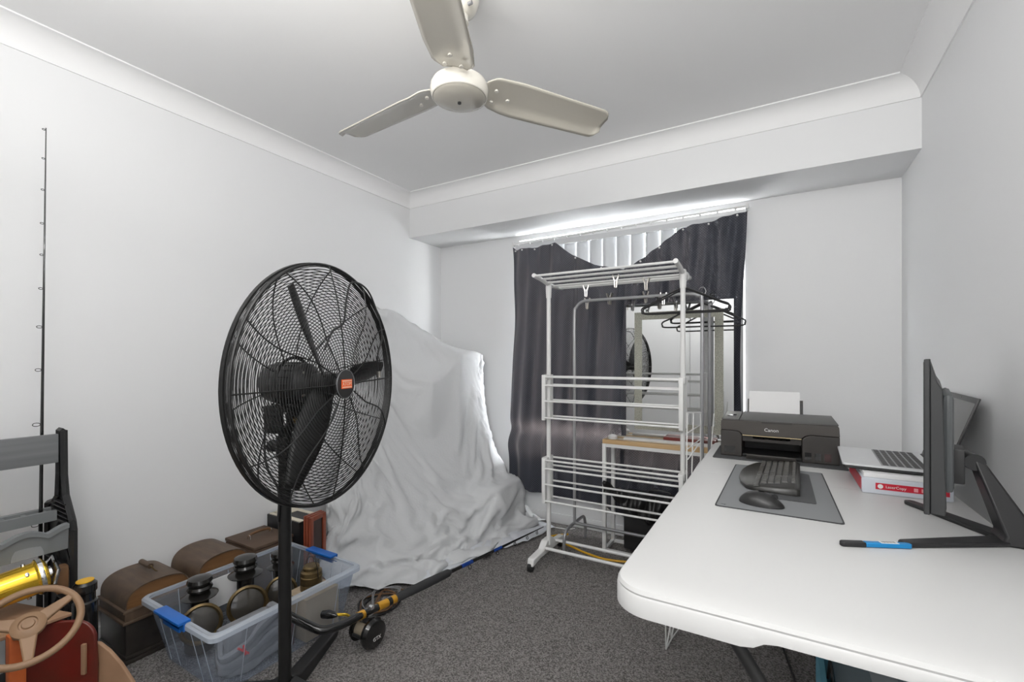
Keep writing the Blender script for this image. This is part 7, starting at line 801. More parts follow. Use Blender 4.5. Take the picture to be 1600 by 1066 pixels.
[0,-6,-8,5,-11,4,6,-8,24,-1,-2,-3,0,-1,-3,-2,-2,-2,-2,0,1,0,-1,-1,-1,0,2,0,-2,-1,2,2,-1,0,2,1,-1,-1,-1,0,3,1,1,2,1,-1,3,1,1,-2,-1,0,-1,-1,0,2,0,-2,3,0,-1,-2,-1,3,-1,0,4,6,0,-3,-1,3,2,-4,2,1,5,5,1,-8,-9,7,-2,-3,0],
[0,-5,-5,4,1,-6,10,-12,12,9,-2,-2,-1,-1,-2,-3,-1,-2,2,0,-1,-2,-1,0,2,1,-2,-1,0,2,0,0,-2,5,0,-2,0,0,-1,0,2,2,0,0,1,-2,2,4,-1,-1,0,-1,1,-2,-2,3,0,-2,2,1,-1,-1,0,0,-1,4,3,-1,4,-6,-1,0,3,5,-2,2,0,-1,-4,1,0,-1,4,-3,-1],
[0,-3,-2,2,3,-5,9,-7,-1,8,-1,1,-1,0,-2,-2,-1,2,0,0,-2,-1,0,2,1,-1,-1,0,1,0,0,-1,2,0,-1,1,0,-3,0,0,1,1,0,0,1,-2,2,2,0,-1,1,0,1,-2,-1,2,0,-4,1,2,3,-2,-2,2,-2,4,0,-2,7,-6,1,0,-2,3,1,4,-5,-1,2,1,3,-3,1,-1,2],
[0,0,0,0,0,0,0,1,0,0,0,0,1,0,0,-1,0,0,0,0,0,1,0,-1,0,0,1,0,0,0,0,-1,0,0,1,-1,0,0,1,0,0,0,0,-1,0,0,1,0,0,0,0,0,0,0,0,0,1,1,-1,0,-1,-1,0,0,1,1,0,1,0,2,0,0,0,0,0,0,1,1,2,-1,-1,-1,1,2,2]]]
TP = smooth_path(top, 20); BP = smooth_path(bot, 20)
def loft(u, v):
    i = u*(len(TP)-1); k = min(int(i), len(TP)-2); w = i-k
    A = TP[k].lerp(TP[k+1], w); B = BP[k].lerp(BP[k+1], w)
    if v < .08:
        q = v/.08; p = A.lerp(Vector((-2.40, A.y+.03, A.z+.004)), 1-q); p.z -= .01*sin(pi*q); return p
    v2 = (v-.08)/.92; h = .62*v2**1.35+.38*v2**4.2
    return Vector((A.x+(B.x-A.x)*h, A.y+(B.y-A.y)*h, A.z+(B.z-A.z)*v2))
NU, NV = 104, 84
comp = []
for rows in FOLDS:
    a_ = []
    for row in rows:
        acc = 0
        for q in row: acc += q; a_.append(acc*.001)
    comp.append(a_)
def sheet(u, v):
    i = round(u*NU); j = round(v*NV); n_ = i*(NV+1)+j
    return loft(i/NU, j/NV)+Vector((comp[0][n_], comp[1][n_], comp[2][n_]))
sh = MB().grid(sheet, NU, NV)
t = thing('dust_sheet', (-1.95, 2.3, 0), 'crumpled pale grey dust sheet draped over tall goods in the corner', 'dust sheet')
sh.build('sheet_cloth', SHEET, t, solid=.0012, angle=180)
# trailing hem lying on the carpet
def hem(u, v):
    p = Vector((-1.62, 1.80, 0)).lerp(Vector((-1.30, 2.86, 0)), u); q = Vector((-1.66, 2.0, 0)).lerp(Vector((-1.52, 2.92, 0)), u)
    r = p.lerp(q, v); r.z = .008+.012*abs(noise.noise(Vector((u*14, v*3, 7))))+.01*v+.012*abs(sin(u*22+v*3))*(1-v)*.5
    r.x += .018*sin(u*11)*(1-v); return r
MB().grid(hem, 80, 12).build('trailing_hem', mat('sheet_underside', (.66, .68, .72), .8), t, solid=.0012, angle=180)
# dark box the cloth hangs over, visible at its foot
tag(MB().box((-2.28, 1.80, 0.0), (-1.86, 2.75, .055), bev=.01).build('equipment_base', BLACKP), 'low black slab on the carpet under the front hem of the dust sheet', 'base')

# ================================================================== CLOTHES AIRER
t = thing('clothes_airer', (-.78, 2.4, 0), 'tall white rolling clothes airer with folded rail tiers', 'clothes airer')
AX0, AX1, AY = -1.15, -.41, 2.40
for x in (AX0, AX1):
    MB().tube([(x, AY, .09), (x, AY, 1.56)], .0125, 16).build('post', WSTEEL, t)
    b = MB(); b.prism([(-.215, .035), (-.205, .075), (-.08, .085), (-.04, .12), (.04, .12), (.08, .085), (.205, .075), (.215, .035), (.12, .05), (-.12, .05)], -.02, .02, basis((x-.015, AY+.01, 0), (0, 1, 0), (0, 0, 1), (1, 0, 0)))
    ft = b.build('foot', WHITE, t, bevel=.006)
    for y in (AY-.185, AY+.205):
        MB().lathe([(.024, -.012), (.027, -.008), (.027, .008), (.024, .012)], basis((x-.02, y, .028), (0, 1, 0), (0, 0, 1), (1, 0, 0)), 20).build('castor', BLACKP, ft)
        MB().lathe([(.008, .04), (.008, .05)], Matrix.Translation((x-.02, y, 0)), 10).build('castor_stem', GSTEEL, ft)
    # top arm
    s = -1 if x == AX0 else 1
    b = MB(); b.tube(smooth_path([(x+s*.0, AY-.19, 1.622), (x, AY-.09, 1.612), (x, AY-.02, 1.60), (x, AY+.06, 1.595), (x, AY+.19, 1.60)], 6), .012, 10)
    b.lathe([(.015, 1.52), (.016, 1.54), (.018, 1.58), (.016, 1.61), (.010, 1.615)], Matrix.Translation((x, AY, 0)), 16)
    b.build('top_arm', WHITE, t)
for y, z in ((-.18, 1.62), (-.105, 1.612), (-.03, 1.603), (.05, 1.596), (.12, 1.597), (.18, 1.60)):
    MB().tube([(AX0-.0, AY+y, z), (AX1, AY+y, z)], .0065, 10).build('top_rail', WSTEEL, t)
for zt in (1.075, .60):
    for s, y in ((-1, AY-.045), (1, AY+.045)):
        for x in (AX0-.008, AX1+.0):
            b = MB(); b.box((x-.011, y-.012, zt-.26), (x+.011, y+.012, zt), bev=.004); b.box((x-.016, min(y, AY)-.0, zt-.03), (x+.016, max(y, AY)+.0, zt), bev=.004); b.build('hinge_bracket', WHITE, t)
        for dz in (-.012, -.06, -.15, -.245):
            MB().tube([(AX0, y+s*.006, zt+dz), (AX1, y+s*.006, zt+dz)], .0055, 10).build('wing_rail', WSTEEL, t)
MB().tube([(AX0, AY-.05, .085), (AX1, AY-.05, .085)], .009, 12).build('base_rail', WSTEEL, t)
MB().tube([(AX0, AY+.09, .085), (AX1, AY+.09, .085)], .009, 12).build('base_rail', WSTEEL, t)

# ================================================================== GREY GARMENT RACK
t = thing('garment_rack', (-.72, 2.64, 0), 'grey tubular garment rack behind the white airer', 'garment rack')
GX0, GX1, GY = -1.078, -.35, 2.615
MB().tube(smooth_path([(GX0, GY, .16), (GX0, GY, 1.0), (GX0, GY, 1.42), (GX0+.012, GY, 1.48), (GX0+.05, GY, 1.513), (GX0+.12, GY, 1.518), (-.7, GY, 1.518), (GX1-.08, GY, 1.518), (GX1-.02, GY, 1.505), (GX1, GY, 1.47), (GX1, GY, 1.0), (GX1, GY, .16)], 5), .0095, 12).build('hanging_frame', mat('rack_silver', (.42, .42, .43), .3, metal=.4), t)
MB().tube([(GX1+.035, GY+.01, .16), (GX1+.035, GY+.01, 1.46)], .0085, 10).build('telescopic_pole', GSTEEL, t)
MB().tube([(GX0, GY, .16), (GX1, GY, .16)], .0095, 12).build('cross_bar', GSTEEL, t)
for x in (GX0, GX1):
    MB().tube(smooth_path([(x, GY-.03+d, z) for d, z in ((-.13, .01), (-.13, .09), (-.11, .145), (-.05, .16), (.05, .16), (.15, .16), (.19, .145), (.21, .09), (.21, .01))], 5), .0095, 10).build('foot', GSTEEL, t)

# ================================================================== SLATTED CONSOLE + MIRROR
CX0, CX1, CY0, CY1, CZ = -.915, -.165, 2.655, 2.845, .682
t = thing('slatted_bench', ((CX0+CX1)/2, 2.81, 0), 'narrow bench with oak and pale slats on white steel legs', 'bench')
b = MB()
for x in (CX0+.01, CX1-.01):
    for y in (CY0+.01, CY1-.01): MB().box((x-.011, y-.011, 0), (x+.011, y+.011, CZ-.025), bev=.002).build('leg', WSTEEL, t)
for z0, z1, hw in ((CZ-.045, CZ-.025, .010), (.005, .023, .009)):
    for y in (CY0+.01, CY1-.01): MB().box((CX0+.021, y-hw, z0), (CX1-.021, y+hw, z1)).build('rail', WSTEEL, t)
    for x in (CX0+.01, CX1-.01): MB().box((x-hw, CY0+.021, z0), (x+hw, CY1-.021, z1)).build('rail', WSTEEL, t)
for i, m in enumerate((OAK, PALE, OAK, PALE)):
    MB().box((CX0, CY0+i*.048, CZ-.025), (CX1, CY0+i*.048+.044, CZ), bev=.003).build('slat', m, t)
MY = 2.825
t = thing('wall_mirror', (-.515, MY, CZ), 'rectangular mirror with a glittery inset border standing on the slatted bench', 'mirror')
mx0, mx1, mz0, mz1 = -.818, -.213, CZ+.002, 1.503
MB().box((mx0, MY, mz0), (mx1, MY+.012, mz1)).build('backing', GSTEEL, t)
o1, o2 = .052, .098
def ringframe(a, c, y0, y1):
    b = MB(); b.box((mx0+a, y0, mz0+a), (mx0+c, y1, mz1-a)); b.box((mx1-c, y0, mz0+a), (mx1-a, y1, mz1-a)); b.box((mx0+c, y0, mz0+a), (mx1-c, y1, mz0+c)); b.box((mx0+c, y0, mz1-c), (mx1-c, y1, mz1-a)); return b
ringframe(0, o1, MY-.004, MY).build('mirrored_border', MIRR, t)
ringframe(o1, o2, MY-.005, MY).build('glitter_strip', GLIT, t)
MB().box((mx0+o2, MY-.003, mz0+o2), (mx1-o2, MY, mz1-o2)).build('mirror_glass', MIRR, t)
# items on the bench
tag(MB().box((-.80, 2.70, CZ), (-.24, 2.75, CZ+.012), bev=.002).build('white_batten', WHITE), 'white batten lying along the slatted bench before the mirror', 'batten')
tag(MB().box((-.58, 2.755, CZ), (-.30, 2.815, CZ+.028), bev=.003).build('red_book', REDP), 'dark red book lying on the bench against the mirror', 'book')
b = MB().lathe([(.02, CZ), (.027, CZ+.003), (.028, CZ+.018), (.02, CZ+.026), (.009, CZ+.03)], Matrix.Translation((-.862, 2.69, 0)), 20)
t = thing('round_gadget', (-.862, 2.69, CZ), 'small white round gadget at the left end of the slatted bench', 'gadget'); b.build('body', WHITE, t)
MB().tube(smooth_path([(-.869, 2.69, CZ+.03), (-.874, 2.69, CZ+.05), (-.859, 2.69, CZ+.052), (-.849, 2.69, CZ+.03)], 4), .0015, 5).build('wire_loop', GSTEEL, t)

# black satin bag slung beneath the bench
def bag(u, v):
    x = -.90+u*.42; zt = .44-.05*u-.04*sin(u*pi); z = zt-v*(.06+.13*u)+.008*sin(u*30+v*5)
    return (x, 2.640-.02*sin(v*pi)-.012*sin(u*24+v*7)-.010*sin(u*51), z)
t = thing('satin_cloth', (-.68, 2.66, .2), 'gathered black satin cloth slung below the bench', 'cloth')
MB().grid(bag, 60, 20).build('gathered_fabric', BAGM, t, solid=.003, angle=180)
t = thing('black_case', (-.57, 2.6, 0), 'black case standing on the carpet under the slatted bench', 'case')
MB().box((-.80, 2.70, .03), (-.40, 2.83, .36), bev=.012).build('case_body', BLACKP, t); MB().tube(smooth_path([(-.66, 2.765, .36), (-.65, 2.765, .385), (-.55, 2.765, .385), (-.54, 2.765, .36)], 5), .007, 8).build('handle', BLACKP, t)

# ================================================================== HANGERS AND PEGS
def hanger(label, c, ang, wd):
    t = thing('clothes_hanger', c, label, 'hanger')
    u = Vector((cos(ang), sin(ang), 0)); o = Vector(c)
    def P(a, z): return tuple(o+u*a+Vector((0, 0, z)))
    b = MB(); b.tube(smooth_path([P(.0, -.075), P(-.04, -.092), P(-wd*.8, -.152), P(-wd, -.170), P(-wd-.004, -.188), P(-wd+.02, -.200), P(0, -.200), P(wd-.02, -.200), P(wd+.004, -.188), P(wd, -.170), P(wd*.8, -.152), P(.04, -.092), P(0, -.075)], 6), .0042, 8); b.build('hanger_body', BLACKP, t)
    b = MB(); b.tube([P(-wd*.62, -.135), P(-wd*.62, -.118), P(-wd*.68, -.118)], .003, 6); b.tube([P(wd*.62, -.135), P(wd*.62, -.118), P(wd*.68, -.118)], .003, 6); b.build('strap_notches', BLACKP, t)
    MB().tube(smooth_path([P(0, -.078), P(0, -.045), P(.012, -.03), P(.018, -.012), P(.010, .006), P(-.004, .009), P(-.016, -.002)], 6), .0022, 8).build('hook', CHROME, t)
hanger('black plastic clothes hanger nearest on the right end of the airer top', (-.412, 2.42, 1.604), radians(-3), .205)
hanger('black plastic clothes hanger hooked just behind the nearest one on the airer arm', (-.412, 2.475, 1.604), radians(3), .205)
hanger('black plastic clothes hanger lowest of the three, on the grey rack bar', (-.35, 2.62, 1.54), radians(4), .20)
def peg(label, p, ang, mtl=STEEL, s=1.):
    t = thing('clothes_clip', p, label, 'clip', None); o = Vector(p); u = Vector((cos(ang), sin(ang), 0))
    Mx = basis(o, u, (-sin(ang), cos(ang), 0))
    for sg in (-1, 1):
        b = MB(Mx); b.prism([(sg*.002*s, -.04*s), (sg*.006*s, -.036*s), (sg*.007*s, -.01*s), (sg*.016*s, .018*s), (sg*.012*s, .020*s), (sg*.003*s, -.008*s)], -.009*s, .009*s, basis((0, 0, 0), (1, 0, 0), (0, 0, 1), (0, -1, 0))); b.build('jaw', mtl, t)
    b = MB(Mx); b.tube([(0, -.011*s, -.008*s), (0, .011*s, -.008*s)], .0045*s, 8); b.build('spring', GSTEEL, t)
clips = [((-1.005, 2.64, 1.515), 'metal clip at the left end of the grey rack bar', .1), ((-.945, 2.46, 1.565), 'metal clip hanging below the airer top left of centre', .3), ((-.865, 2.64, 1.535), 'metal clip second from the left on the grey rack bar', -.2),
         ((-.735, 2.345, 1.585), 'silver clip clamped high on a front rail of the airer top', .2), ((-.655, 2.64, 1.53), 'metal clip on the grey rack bar above the mirror left edge', .5), ((-.595, 2.42, 1.57), 'metal clip hanging under the airer top right of centre', 0), ((-.555, 2.64, 1.515), 'metal clip third from the right on the grey rack bar', .2),
         ((-.73, 2.645, 1.49), 'black clip hanging from the grey rack bar by the mirror corner', 0), ((-.485, 2.64, 1.49), 'dark clip near the right end of the grey rack bar', .2)]
for p, l, a in clips: peg(l, p, a, BLACKP if 'black' in l or 'dark' in l else STEEL, 1.15)

# ================================================================== WHITE WIRE STAND
wx = -.335
t = thing('wire_stand', (wx, 2.1, 0), 'thin white wire folding stand beside the table long edge', 'wire stand')
def wire(*p, r=.0028): MB().tube([(wx+q[2] if len(q) > 2 else wx, q[0], q[1]) for q in p], r, 6).build('wire', WSTEEL, t)
wire((2.06, .937), (2.47, .895)); wire((2.08, .85), (2.44, .835)); wire((2.08, .78), (2.46, .765)); wire((2.08, .735), (2.44, .75)); wire((2.06, .64), (2.46, .655))
wire((2.06, .937), (2.04, .40), (1.88, .012, -.05)); wire((2.23, .920), (2.14, .40), (1.96, .012, -.045)); wire((2.45, .90), (2.45, .62)); wire((2.47, .895, .06), (2.47, .5, .03), (2.35, .012, .01))
wire((1.88, .012, -.05), (1.84, .20, -.045), (1.93, .35, -.02)); wire((1.96, .012, -.045), (1.86, .22, -.04)); wire((1.88, .012, -.05), (1.96, .012, -.045))
wire((1.96, .012, -.045), (2.35, .012, .01)); wire((2.45, .62), (2.35, .012, .01))

# ================================================================== FOLDING TABLE
TX0, TX1, TY0, TY1, TZ = -.284, .487, .852, 2.60, .74
t = thing('folding_table', (.1, 1.73, 0), 'white plastic fold-in-half table carrying printer and monitor', 'table')
def slab(y0, y1, near):
    out = rrect(TX0, y0, TX1, y1, .07, 8) if False else None
    r = .075; o = []
    if near:
        pts = [(TX1, y1)]+[(TX0, y1)]+[(TX0+r-r*cos(radians(a)), y0+r-r*sin(radians(a))) for a in range(0, 91, 9)]+[(TX1-r+r*sin(radians(a)), y0+r-r*cos(radians(a))) for a in range(0, 91, 9)]
    else:
        pts = [(TX0, y0), (TX1, y0)]+[(TX1-r+r*cos(radians(a)), y1-r+r*sin(radians(a))) for a in range(0, 91, 9)]+[(TX0+r-r*sin(radians(a)), y1-r+r*cos(radians(a))) for a in range(0, 91, 9)]
    return pts
def moulded(pts, y0, y1, near):
    """top + rolled edge + skirt with a lifted notch in the middle of the short end"""
    n = len(pts); cx, cy = (TX0+TX1)/2, (y0+y1)/2; b = MB(); rings = []
    for off, z in ((.012, TZ), (.004, TZ-.003), (.0, TZ-.010), (.001, TZ-.014), (.0, None), (.008, None), (.010, TZ-.02)):
        ring = []
        for x, y in pts:
            isedge = abs(y-(y1 if near else y0)) < 1e-6
            dx = -off if x > cx else off; dy = off if y < cy else -off
            if isedge: dy = 0
            if z is None:
                zz = TZ-.048
                if isedge or False: zz = TZ-.044
            else: zz = z
            ring.append((x+dx, y+dy, zz))
        rings.append(ring)
    vs = [v for r in rings for v in r]; fs = [(k*n+i, k*n+(i+1) % n, (k+1)*n+(i+1) % n, (k+1)*n+i) for k in range(len(rings)-1) for i in range(n)]
    fs.append(tuple(range(n))); fs.append(tuple((len(rings)-1)*n+i for i in range(n)))
    b.add(vs, fs); return b
FY = 1.858
# near half: the short end has more outline points so the skirt can rise in the middle
pts = slab(TY0, FY-.001, True)
r = .075
notch = [(-.055, 0), (-.035, .004), (-.02, .014), (0, .018), (.22, .018), (.24, .014), (.255, .004), (.275, 0)]
arcL = [(TX0+r-r*cos(radians(a)), TY0+r-r*sin(radians(a))) for a in range(0, 91, 9)]
arcR = [(TX1-r+r*sin(radians(a)), TY0+r-r*cos(radians(a))) for a in range(0, 91, 9)]
P = [(TX1, FY-.001), (TX0, FY-.001)]+arcL+[(x, TY0) for x, _ in notch]+arcR
lift = [0, 0]+[0]*len(arcL)+[z for _, z in notch]+[0]*len(arcR)
def skirted(P, lift, y_in, near):
    n = len(P); cx = (TX0+TX1)/2; cy = 1.4 if near else 2.2; b = MB(); rings = []
    for off, z in ((.014, TZ), (.005, TZ-.003), (.0015, TZ-.010), (.003, TZ-.014), (.0, TZ-.018), (.0, None), (.008, None), (.010, TZ-.02)):
        ring = []
        for (x, y), lf in zip(P, lift):
            e = abs(y-y_in) < 1e-6
            dx = 0; dy = 0
            if x < TX0+.074: dx = off*(1-(x-TX0)/.075)
            if x > TX1-.074: dx = -off*(1-(TX1-x)/.075)
            if near and y < TY0+.074: dy = off*(1-(y-TY0)/.075)
            if not near and y > TY1-.074: dy = -off*(1-(TY1-y)/.075)
            ring.append((x+dx, y+dy, (TZ-.052+lf) if z is None else z))
        rings.append(ring)
    vs = [v for r_ in rings for v in r_]; fs = [(k*n+i, k*n+(i+1) % n, (k+1)*n+(i+1) % n, (k+1)*n+i) for k in range(len(rings)-1) for i in range(n)]
    fs.append(tuple(range(n))); fs.append(tuple((len(rings)-1)*n+i for i in range(n)))
    return b.add(vs, fs)
skirted(P, lift, FY-.001, True).build('tabletop_half', TABLE, t, angle=40)
P2 = slab(FY+.001, TY1, False); skirted(P2, [0]*len(P2), FY+.001, False).build('tabletop_half', TABLE, t, angle=40)
MB().tube([(TX0+.05, FY, TZ-.035), (TX1-.05, FY, TZ-.035)], .010, 8).build('hinge_bar', GSTEEL, t)
LEGM = mat('table_leg_grey', (.03, .03, .03), .45)
for y in (.955, 2.50):
    s = 1 if y < 2 else -1
    MB().tube([(-.11, y, .70), (.34, y, .015)], .0125, 12).build('leg', LEGM, t)
    MB().tube([(.30, y+.03*s, .70), (-.15, y+.03*s, .015)], .0125, 12).build('leg', LEGM, t)
    MB().tube([(-.15, y+.015*s, .0135), (.36, y+.015*s, .0135)], .0125, 12).build('foot_bar', LEGM, t)
b = MB(); b.box((.08, .98, .69), (.13, 2.47, .72)); b.build('under_rail', LEGM, t)

# ================================================================== PRINTER
tag(MB().prism(rrect(-.246, 2.15, .235, 2.46, .012), TZ, TZ+.003).build('printer_mat', MATP), 'charcoal mat beneath the black printer', 'mat')
PZ = TZ+.0035
t = thing('inkjet_printer', (0, 2.36, PZ), 'black tank inkjet printer with paper in its rear feed', 'printer')
PX0, PX1, PY0, PY1 = -.219, .212, 2.215, 2.50
# side blocks
def block(x0, x1, cut):
    Mx = basis((0, PY0, PZ), (1, 0, 0), (0, 0, 1), (0, 1, 0))
    return MB().prism(cut, 0, PY1-PY0, Mx)
block(0, 0, [(PX0, 0), (-.135, 0), (-.135, .092), (-.142, .104), (-.152, .110), (PX0, .112)]).build('left_cheek', PRB, t, bevel=.003)
block(0, 0, [(.085, 0), (PX1, 0), (PX1, .112), (.112, .112), (.098, .106), (.085, .095)]).build('right_cheek', PRB, t, bevel=.003)
b = MB(); b.prism([(PX0, .113), (-.152, .1115), (-.14, .105), (-.132, .096), (.083, .096), (.095, .107), (.110, .1135), (PX1, .113), (PX1-.002, .150), (PX1-.006, .156), (PX0+.006, .156), (PX0+.002, .150)], -.002, PY1-PY0, basis((0, PY0, PZ), (1, 0, 0), (0, 0, 1), (0, 1, 0)))
b.build('scanner_body', mat('printer_front_panel', (.06, .053, .047), .35), t, bevel=.002)
# sloped lid
b = MB(); b.prism([(0, .156), (.0, .160), (.006, .163), (.278, .168), (.283, .156)], PX0+.075, PX1-.004, basis((0, PY0, PZ), (0, 1, 0), (0, 0, 1), (1, 0, 0))); b.build('scanner_lid', PRT, t, bevel=.002)
b = MB(); b.prism([(0, .156), (.0, .160), (.006, .162), (.278, .167), (.283, .156)], PX0+.004, PX0+.072, basis((0, PY0, PZ), (0, 1, 0), (0, 0, 1), (1, 0, 0))); cp = b.build('control_panel', PRT, t, bevel=.002)
MB().box((PX0+.02, PY0+.09, PZ+.163), (PX0+.055, PY0+.15, PZ+.1665), bev=.001).build('display', BLACKG, cp)
MB().box((-.06, PY0-.004, PZ+.150), (.05, PY0, PZ+.157)).build('lid_grip', PRB, t)
# output cavity
b = MB(); b.box((-.133, PY0+.16, PZ+.01), (.084, PY1-.004, PZ+.093)); b.box((-.133, PY0+.01, PZ+.004), (.084, PY1-.01, PZ+.014)); b.build('cavity', DARK, t)
MB().box((-.134, PY0-.001, PZ+.0925), (.084, PY0+.004, PZ+.0955)).build('gilt_strip', mat('gilt_edge', (.70, .58, .36), .25, metal=.7), t)
b = MB(); b.prism([(-.134, .066), (.084, .066), (.084, .090), (.048, .090), (.042, .078), (-.092, .078), (-.098, .090), (-.134, .090)], .02, .035, basis((0, PY0, PZ), (1, 0, 0), (0, 0, 1), (0, 1, 0))); b.build('inner_bezel', PRB, t)
for k in range(9):
    x = -.112+k*.0225; MB().box((x-.008, PY0+.09, PZ+.058), (x+.008, PY0+.15, PZ+.063)).build('roller', BRASS, t)
b = MB(); b.box((-.118, PY0-.035, PZ-.0), (.066, PY0+.01, PZ+.010), bev=.002); b.box((-.115, PY0-.045, PZ+.010), (.063, PY0-.030, PZ+.022), bev=.003); b.build('output_tray', PRB, t)
for x in (.105, .138, .172):
    MB().box((x-.010, PY0-.0022, PZ+.012), (x+.012, PY0+.001, PZ+.042)).build('ink_window', BLACKG if x < .17 else mat('magenta_ink', (.06, .03, .03), .2), t)
MB().box((-.205, PY0-.0022, PZ+.015), (-.162, PY0+.001, PZ+.042)).build('ink_window', BLACKG, t)
text('brand_lettering', 'Canon', .020, basis((-.024, PY0-.0028, PZ+.122), (1, 0, 0), (0, 0, 1)), LEG, t, .0004)
Mp = basis((-.017, PY1+.012, PZ+.13), (1, 0, 0), (0, .22, 1))
MB(Mp).box((-.112, -.02, -.004), (.118, .10, .0), bev=.001).build('rear_support', PRB, t)
tag(MB(Mp).box((-.105, .0, .001), (.105, .138, .006)).build('paper_sheets', PAPER), 'white blank paper sheets standing in the printer rear feed', 'paper')
MB(Mp).box((.108, .03, .0), (.116, .085, .012), bev=.002).build('paper_guide', BLACKP, t)

# ================================================================== DESK MAT, KEYBOARD, MOUSE
def mat_pts(): return [(-.148, 2.052), (.142, 2.052), (.150, 1.448), (-.160, 1.448)]
def inset(P, d):
    cx = sum(p[0] for p in P)/len(P); cy = sum(p[1] for p in P)/len(P)
    return [(x-d*(1 if x > cx else -1), y-d*(1 if y > cy else -1)) for x, y in P]
def rounded(P, r=.012):
    out = []
    n = len(P)
    for i in range(n):
        a = Vector(P[i-1]); b_ = Vector(P[i]); c = Vector(P[(i+1) % n]); u = (a-b_).normalized(); w = (c-b_).normalized()
        p0 = b_+u*r; p1 = b_+w*r
        for k in range(5):
            q = k/4; out.append(tuple((1-q)**2*p0+2*q*(1-q)*b_+q*q*p1))
    return out
t = thing('desk_mat', (0, 1.75, TZ), 'large grey desk mat with dark stitched edge', 'desk mat')
MB().prism(rounded(mat_pts()), TZ+.0002, TZ+.0022).build('stitched_edge', MATD, t)
MB().prism(rounded(inset(mat_pts(), .004)), TZ+.0022, TZ+.0028).build('felt_surface', MATG, t)
text('mat_logo', 'logi', .010, basis((-.138, 1.470, TZ+.0029), (1, 0, 0), (0, 1, 0)), MATD, t, .0002)
tag(MB().prism(rounded([(-.05, 2.03), (.098, 1.99), (.098, 1.60), (-.02, 1.60)], .01), TZ+.0029, TZ+.0049).build('rubber_pad', MATP), 'small charcoal pad lying under the black keyboard', 'pad')
# keyboard, long axis along Y; user sits on the -X side
KZ = TZ+.005; kang = radians(-2)
Mk = Matrix.Translation((-.014, 1.865, KZ)) @ Matrix.Rotation(kang, 4, 'Z')
t = thing('keyboard', (-.014, 1.865, KZ), 'black wireless keyboard with curved palm rest on the desk mat', 'keyboard')
out = [(.080, .205), (.080, -.205), (.070, -.212), (-.045, -.205), (-.070, -.19), (-.092, -.13), (-.103, -.06), (-.105, 0), (-.103, .06), (-.092, .13), (-.070, .185), (-.045, .202), (.07, .212)]
def kz(x): return .010+(x+.105)*.085
n = len(out); vs = []; 
for off, zf_ in ((0, 0), (0, 1), (.006, 1.25)):
    for x, y in out:
        sx = x-off*(1 if x > 0 else -1); sy = y-off*(1 if y > 0 else -1)*.8
        vs.append(Mk @ Vector((sx, sy, .001 if zf_ == 0 else kz(sx)*(.75 if zf_ == 1 else 1))))
fs = [(k*n+i, k*n+(i+1) % n, (k+1)*n+(i+1) % n, (k+1)*n+i) for k in range(2) for i in range(n)]+[tuple(range(n)), tuple(2*n+i for i in range(n))]
MB().add(vs, fs).build('keyboard_case', KEYB, t, angle=50)
def keymesh(w_, h_):
    me = bpy.data.meshes.new('key'); a, b_, z = w_/2, h_/2, .006
    vs = [(-a, -b_, 0), (a, -b_, 0), (a, b_, 0), (-a, b_, 0), (-a+.0015, -b_+.0015, z), (a-.0015, -b_+.0015, z), (a-.0015, b_-.0015, z), (-a+.0015, b_-.0015, z)]
    me.from_pydata(vs, [], [(0, 3, 2, 1), (4, 5, 6, 7), (0, 1, 5, 4), (1, 2, 6, 5), (2, 3, 7, 6), (3, 0, 4, 7)]); return me
def addkey(me, M, par, m):
    if not me.materials: me.materials.append(m)
    o = bpy.data.objects.new('key', me); COL.objects.link(o); o.parent = par; o.matrix_local = M; return o
slope = Matrix.Rotation(-math.atan(.085), 4, 'Y')
Lk = Matrix.Rotation(kang, 4, 'Z')
kme = keymesh(.0165, .0165); kme2 = keymesh(.0165, .036); ksp = keymesh(.0165, .10); kfn = keymesh(.011, .0165)
root_k = t
for row in range(6):
    x = .058-row*.0195+(.004 if row == 0 else 0)
    cells = []
    y = .192
    k = 0
    while y > -.19:
        wdt = .0192; me = kme
        if row == 0: me = kfn
        if row == 5:
            if -.03 < y < .10 and not any(c[1] is ksp for c in cells): me = ksp; wdt = .103
        elif k == 0 and row > 1: me = kme2; wdt = .039
        if abs(y-wdt/2+.062) < .008: y -= .010
        if len(cells) > 16: break
        cells.append((y-wdt/2, me)); y -= wdt; k += 1
    for yy, me in cells: addkey(me, Lk @ Matrix.Translation((x, yy, kz(x)-.0005)) @ slope, t, KEYC)
Mm = Matrix.Translation((-.042, 1.522, TZ+.003)) @ Matrix.Rotation(radians(-14), 4, 'Z')
def mouse(u, v):
    a = u*2*pi; r = 1
    L_, W_ = .060, .036
    x = L_*cos(a)*(1-v)**.5 if False else L_*cos(a)*sqrt(1-v*v*.98); y = W_*sin(a)*sqrt(1-v*v*.98)*(1-.12*cos(a))
    return Mm @ Vector((x, y, .002+.036*v*(1-.25*(x/L_+.25)**2)))
t = thing('computer_mouse', (-.042, 1.522, TZ+.003), 'black wireless mouse in front of the keyboard', 'mouse')
b = MB().grid(mouse, 36, 10); b.build('mouse_shell', mat('mouse_charcoal', (.02, .02, .02), .38), t, angle=60)
MB(Mm).tube([(.058*cos(a), .034*sin(a)*(1-.12*cos(a)), .002) for a in [k*pi/18 for k in range(36)]], .0022, 6, closed=True).build('base_ring', BLACKP, t)
MB(Mm).lathe([(.008, -.003), (.009, 0), (.008, .003)], basis((.035, 0, .028), (1, 0, 0), (0, 0, 1), (0, -1, 0)), 12).build('scroll_wheel', BLACKP, t)

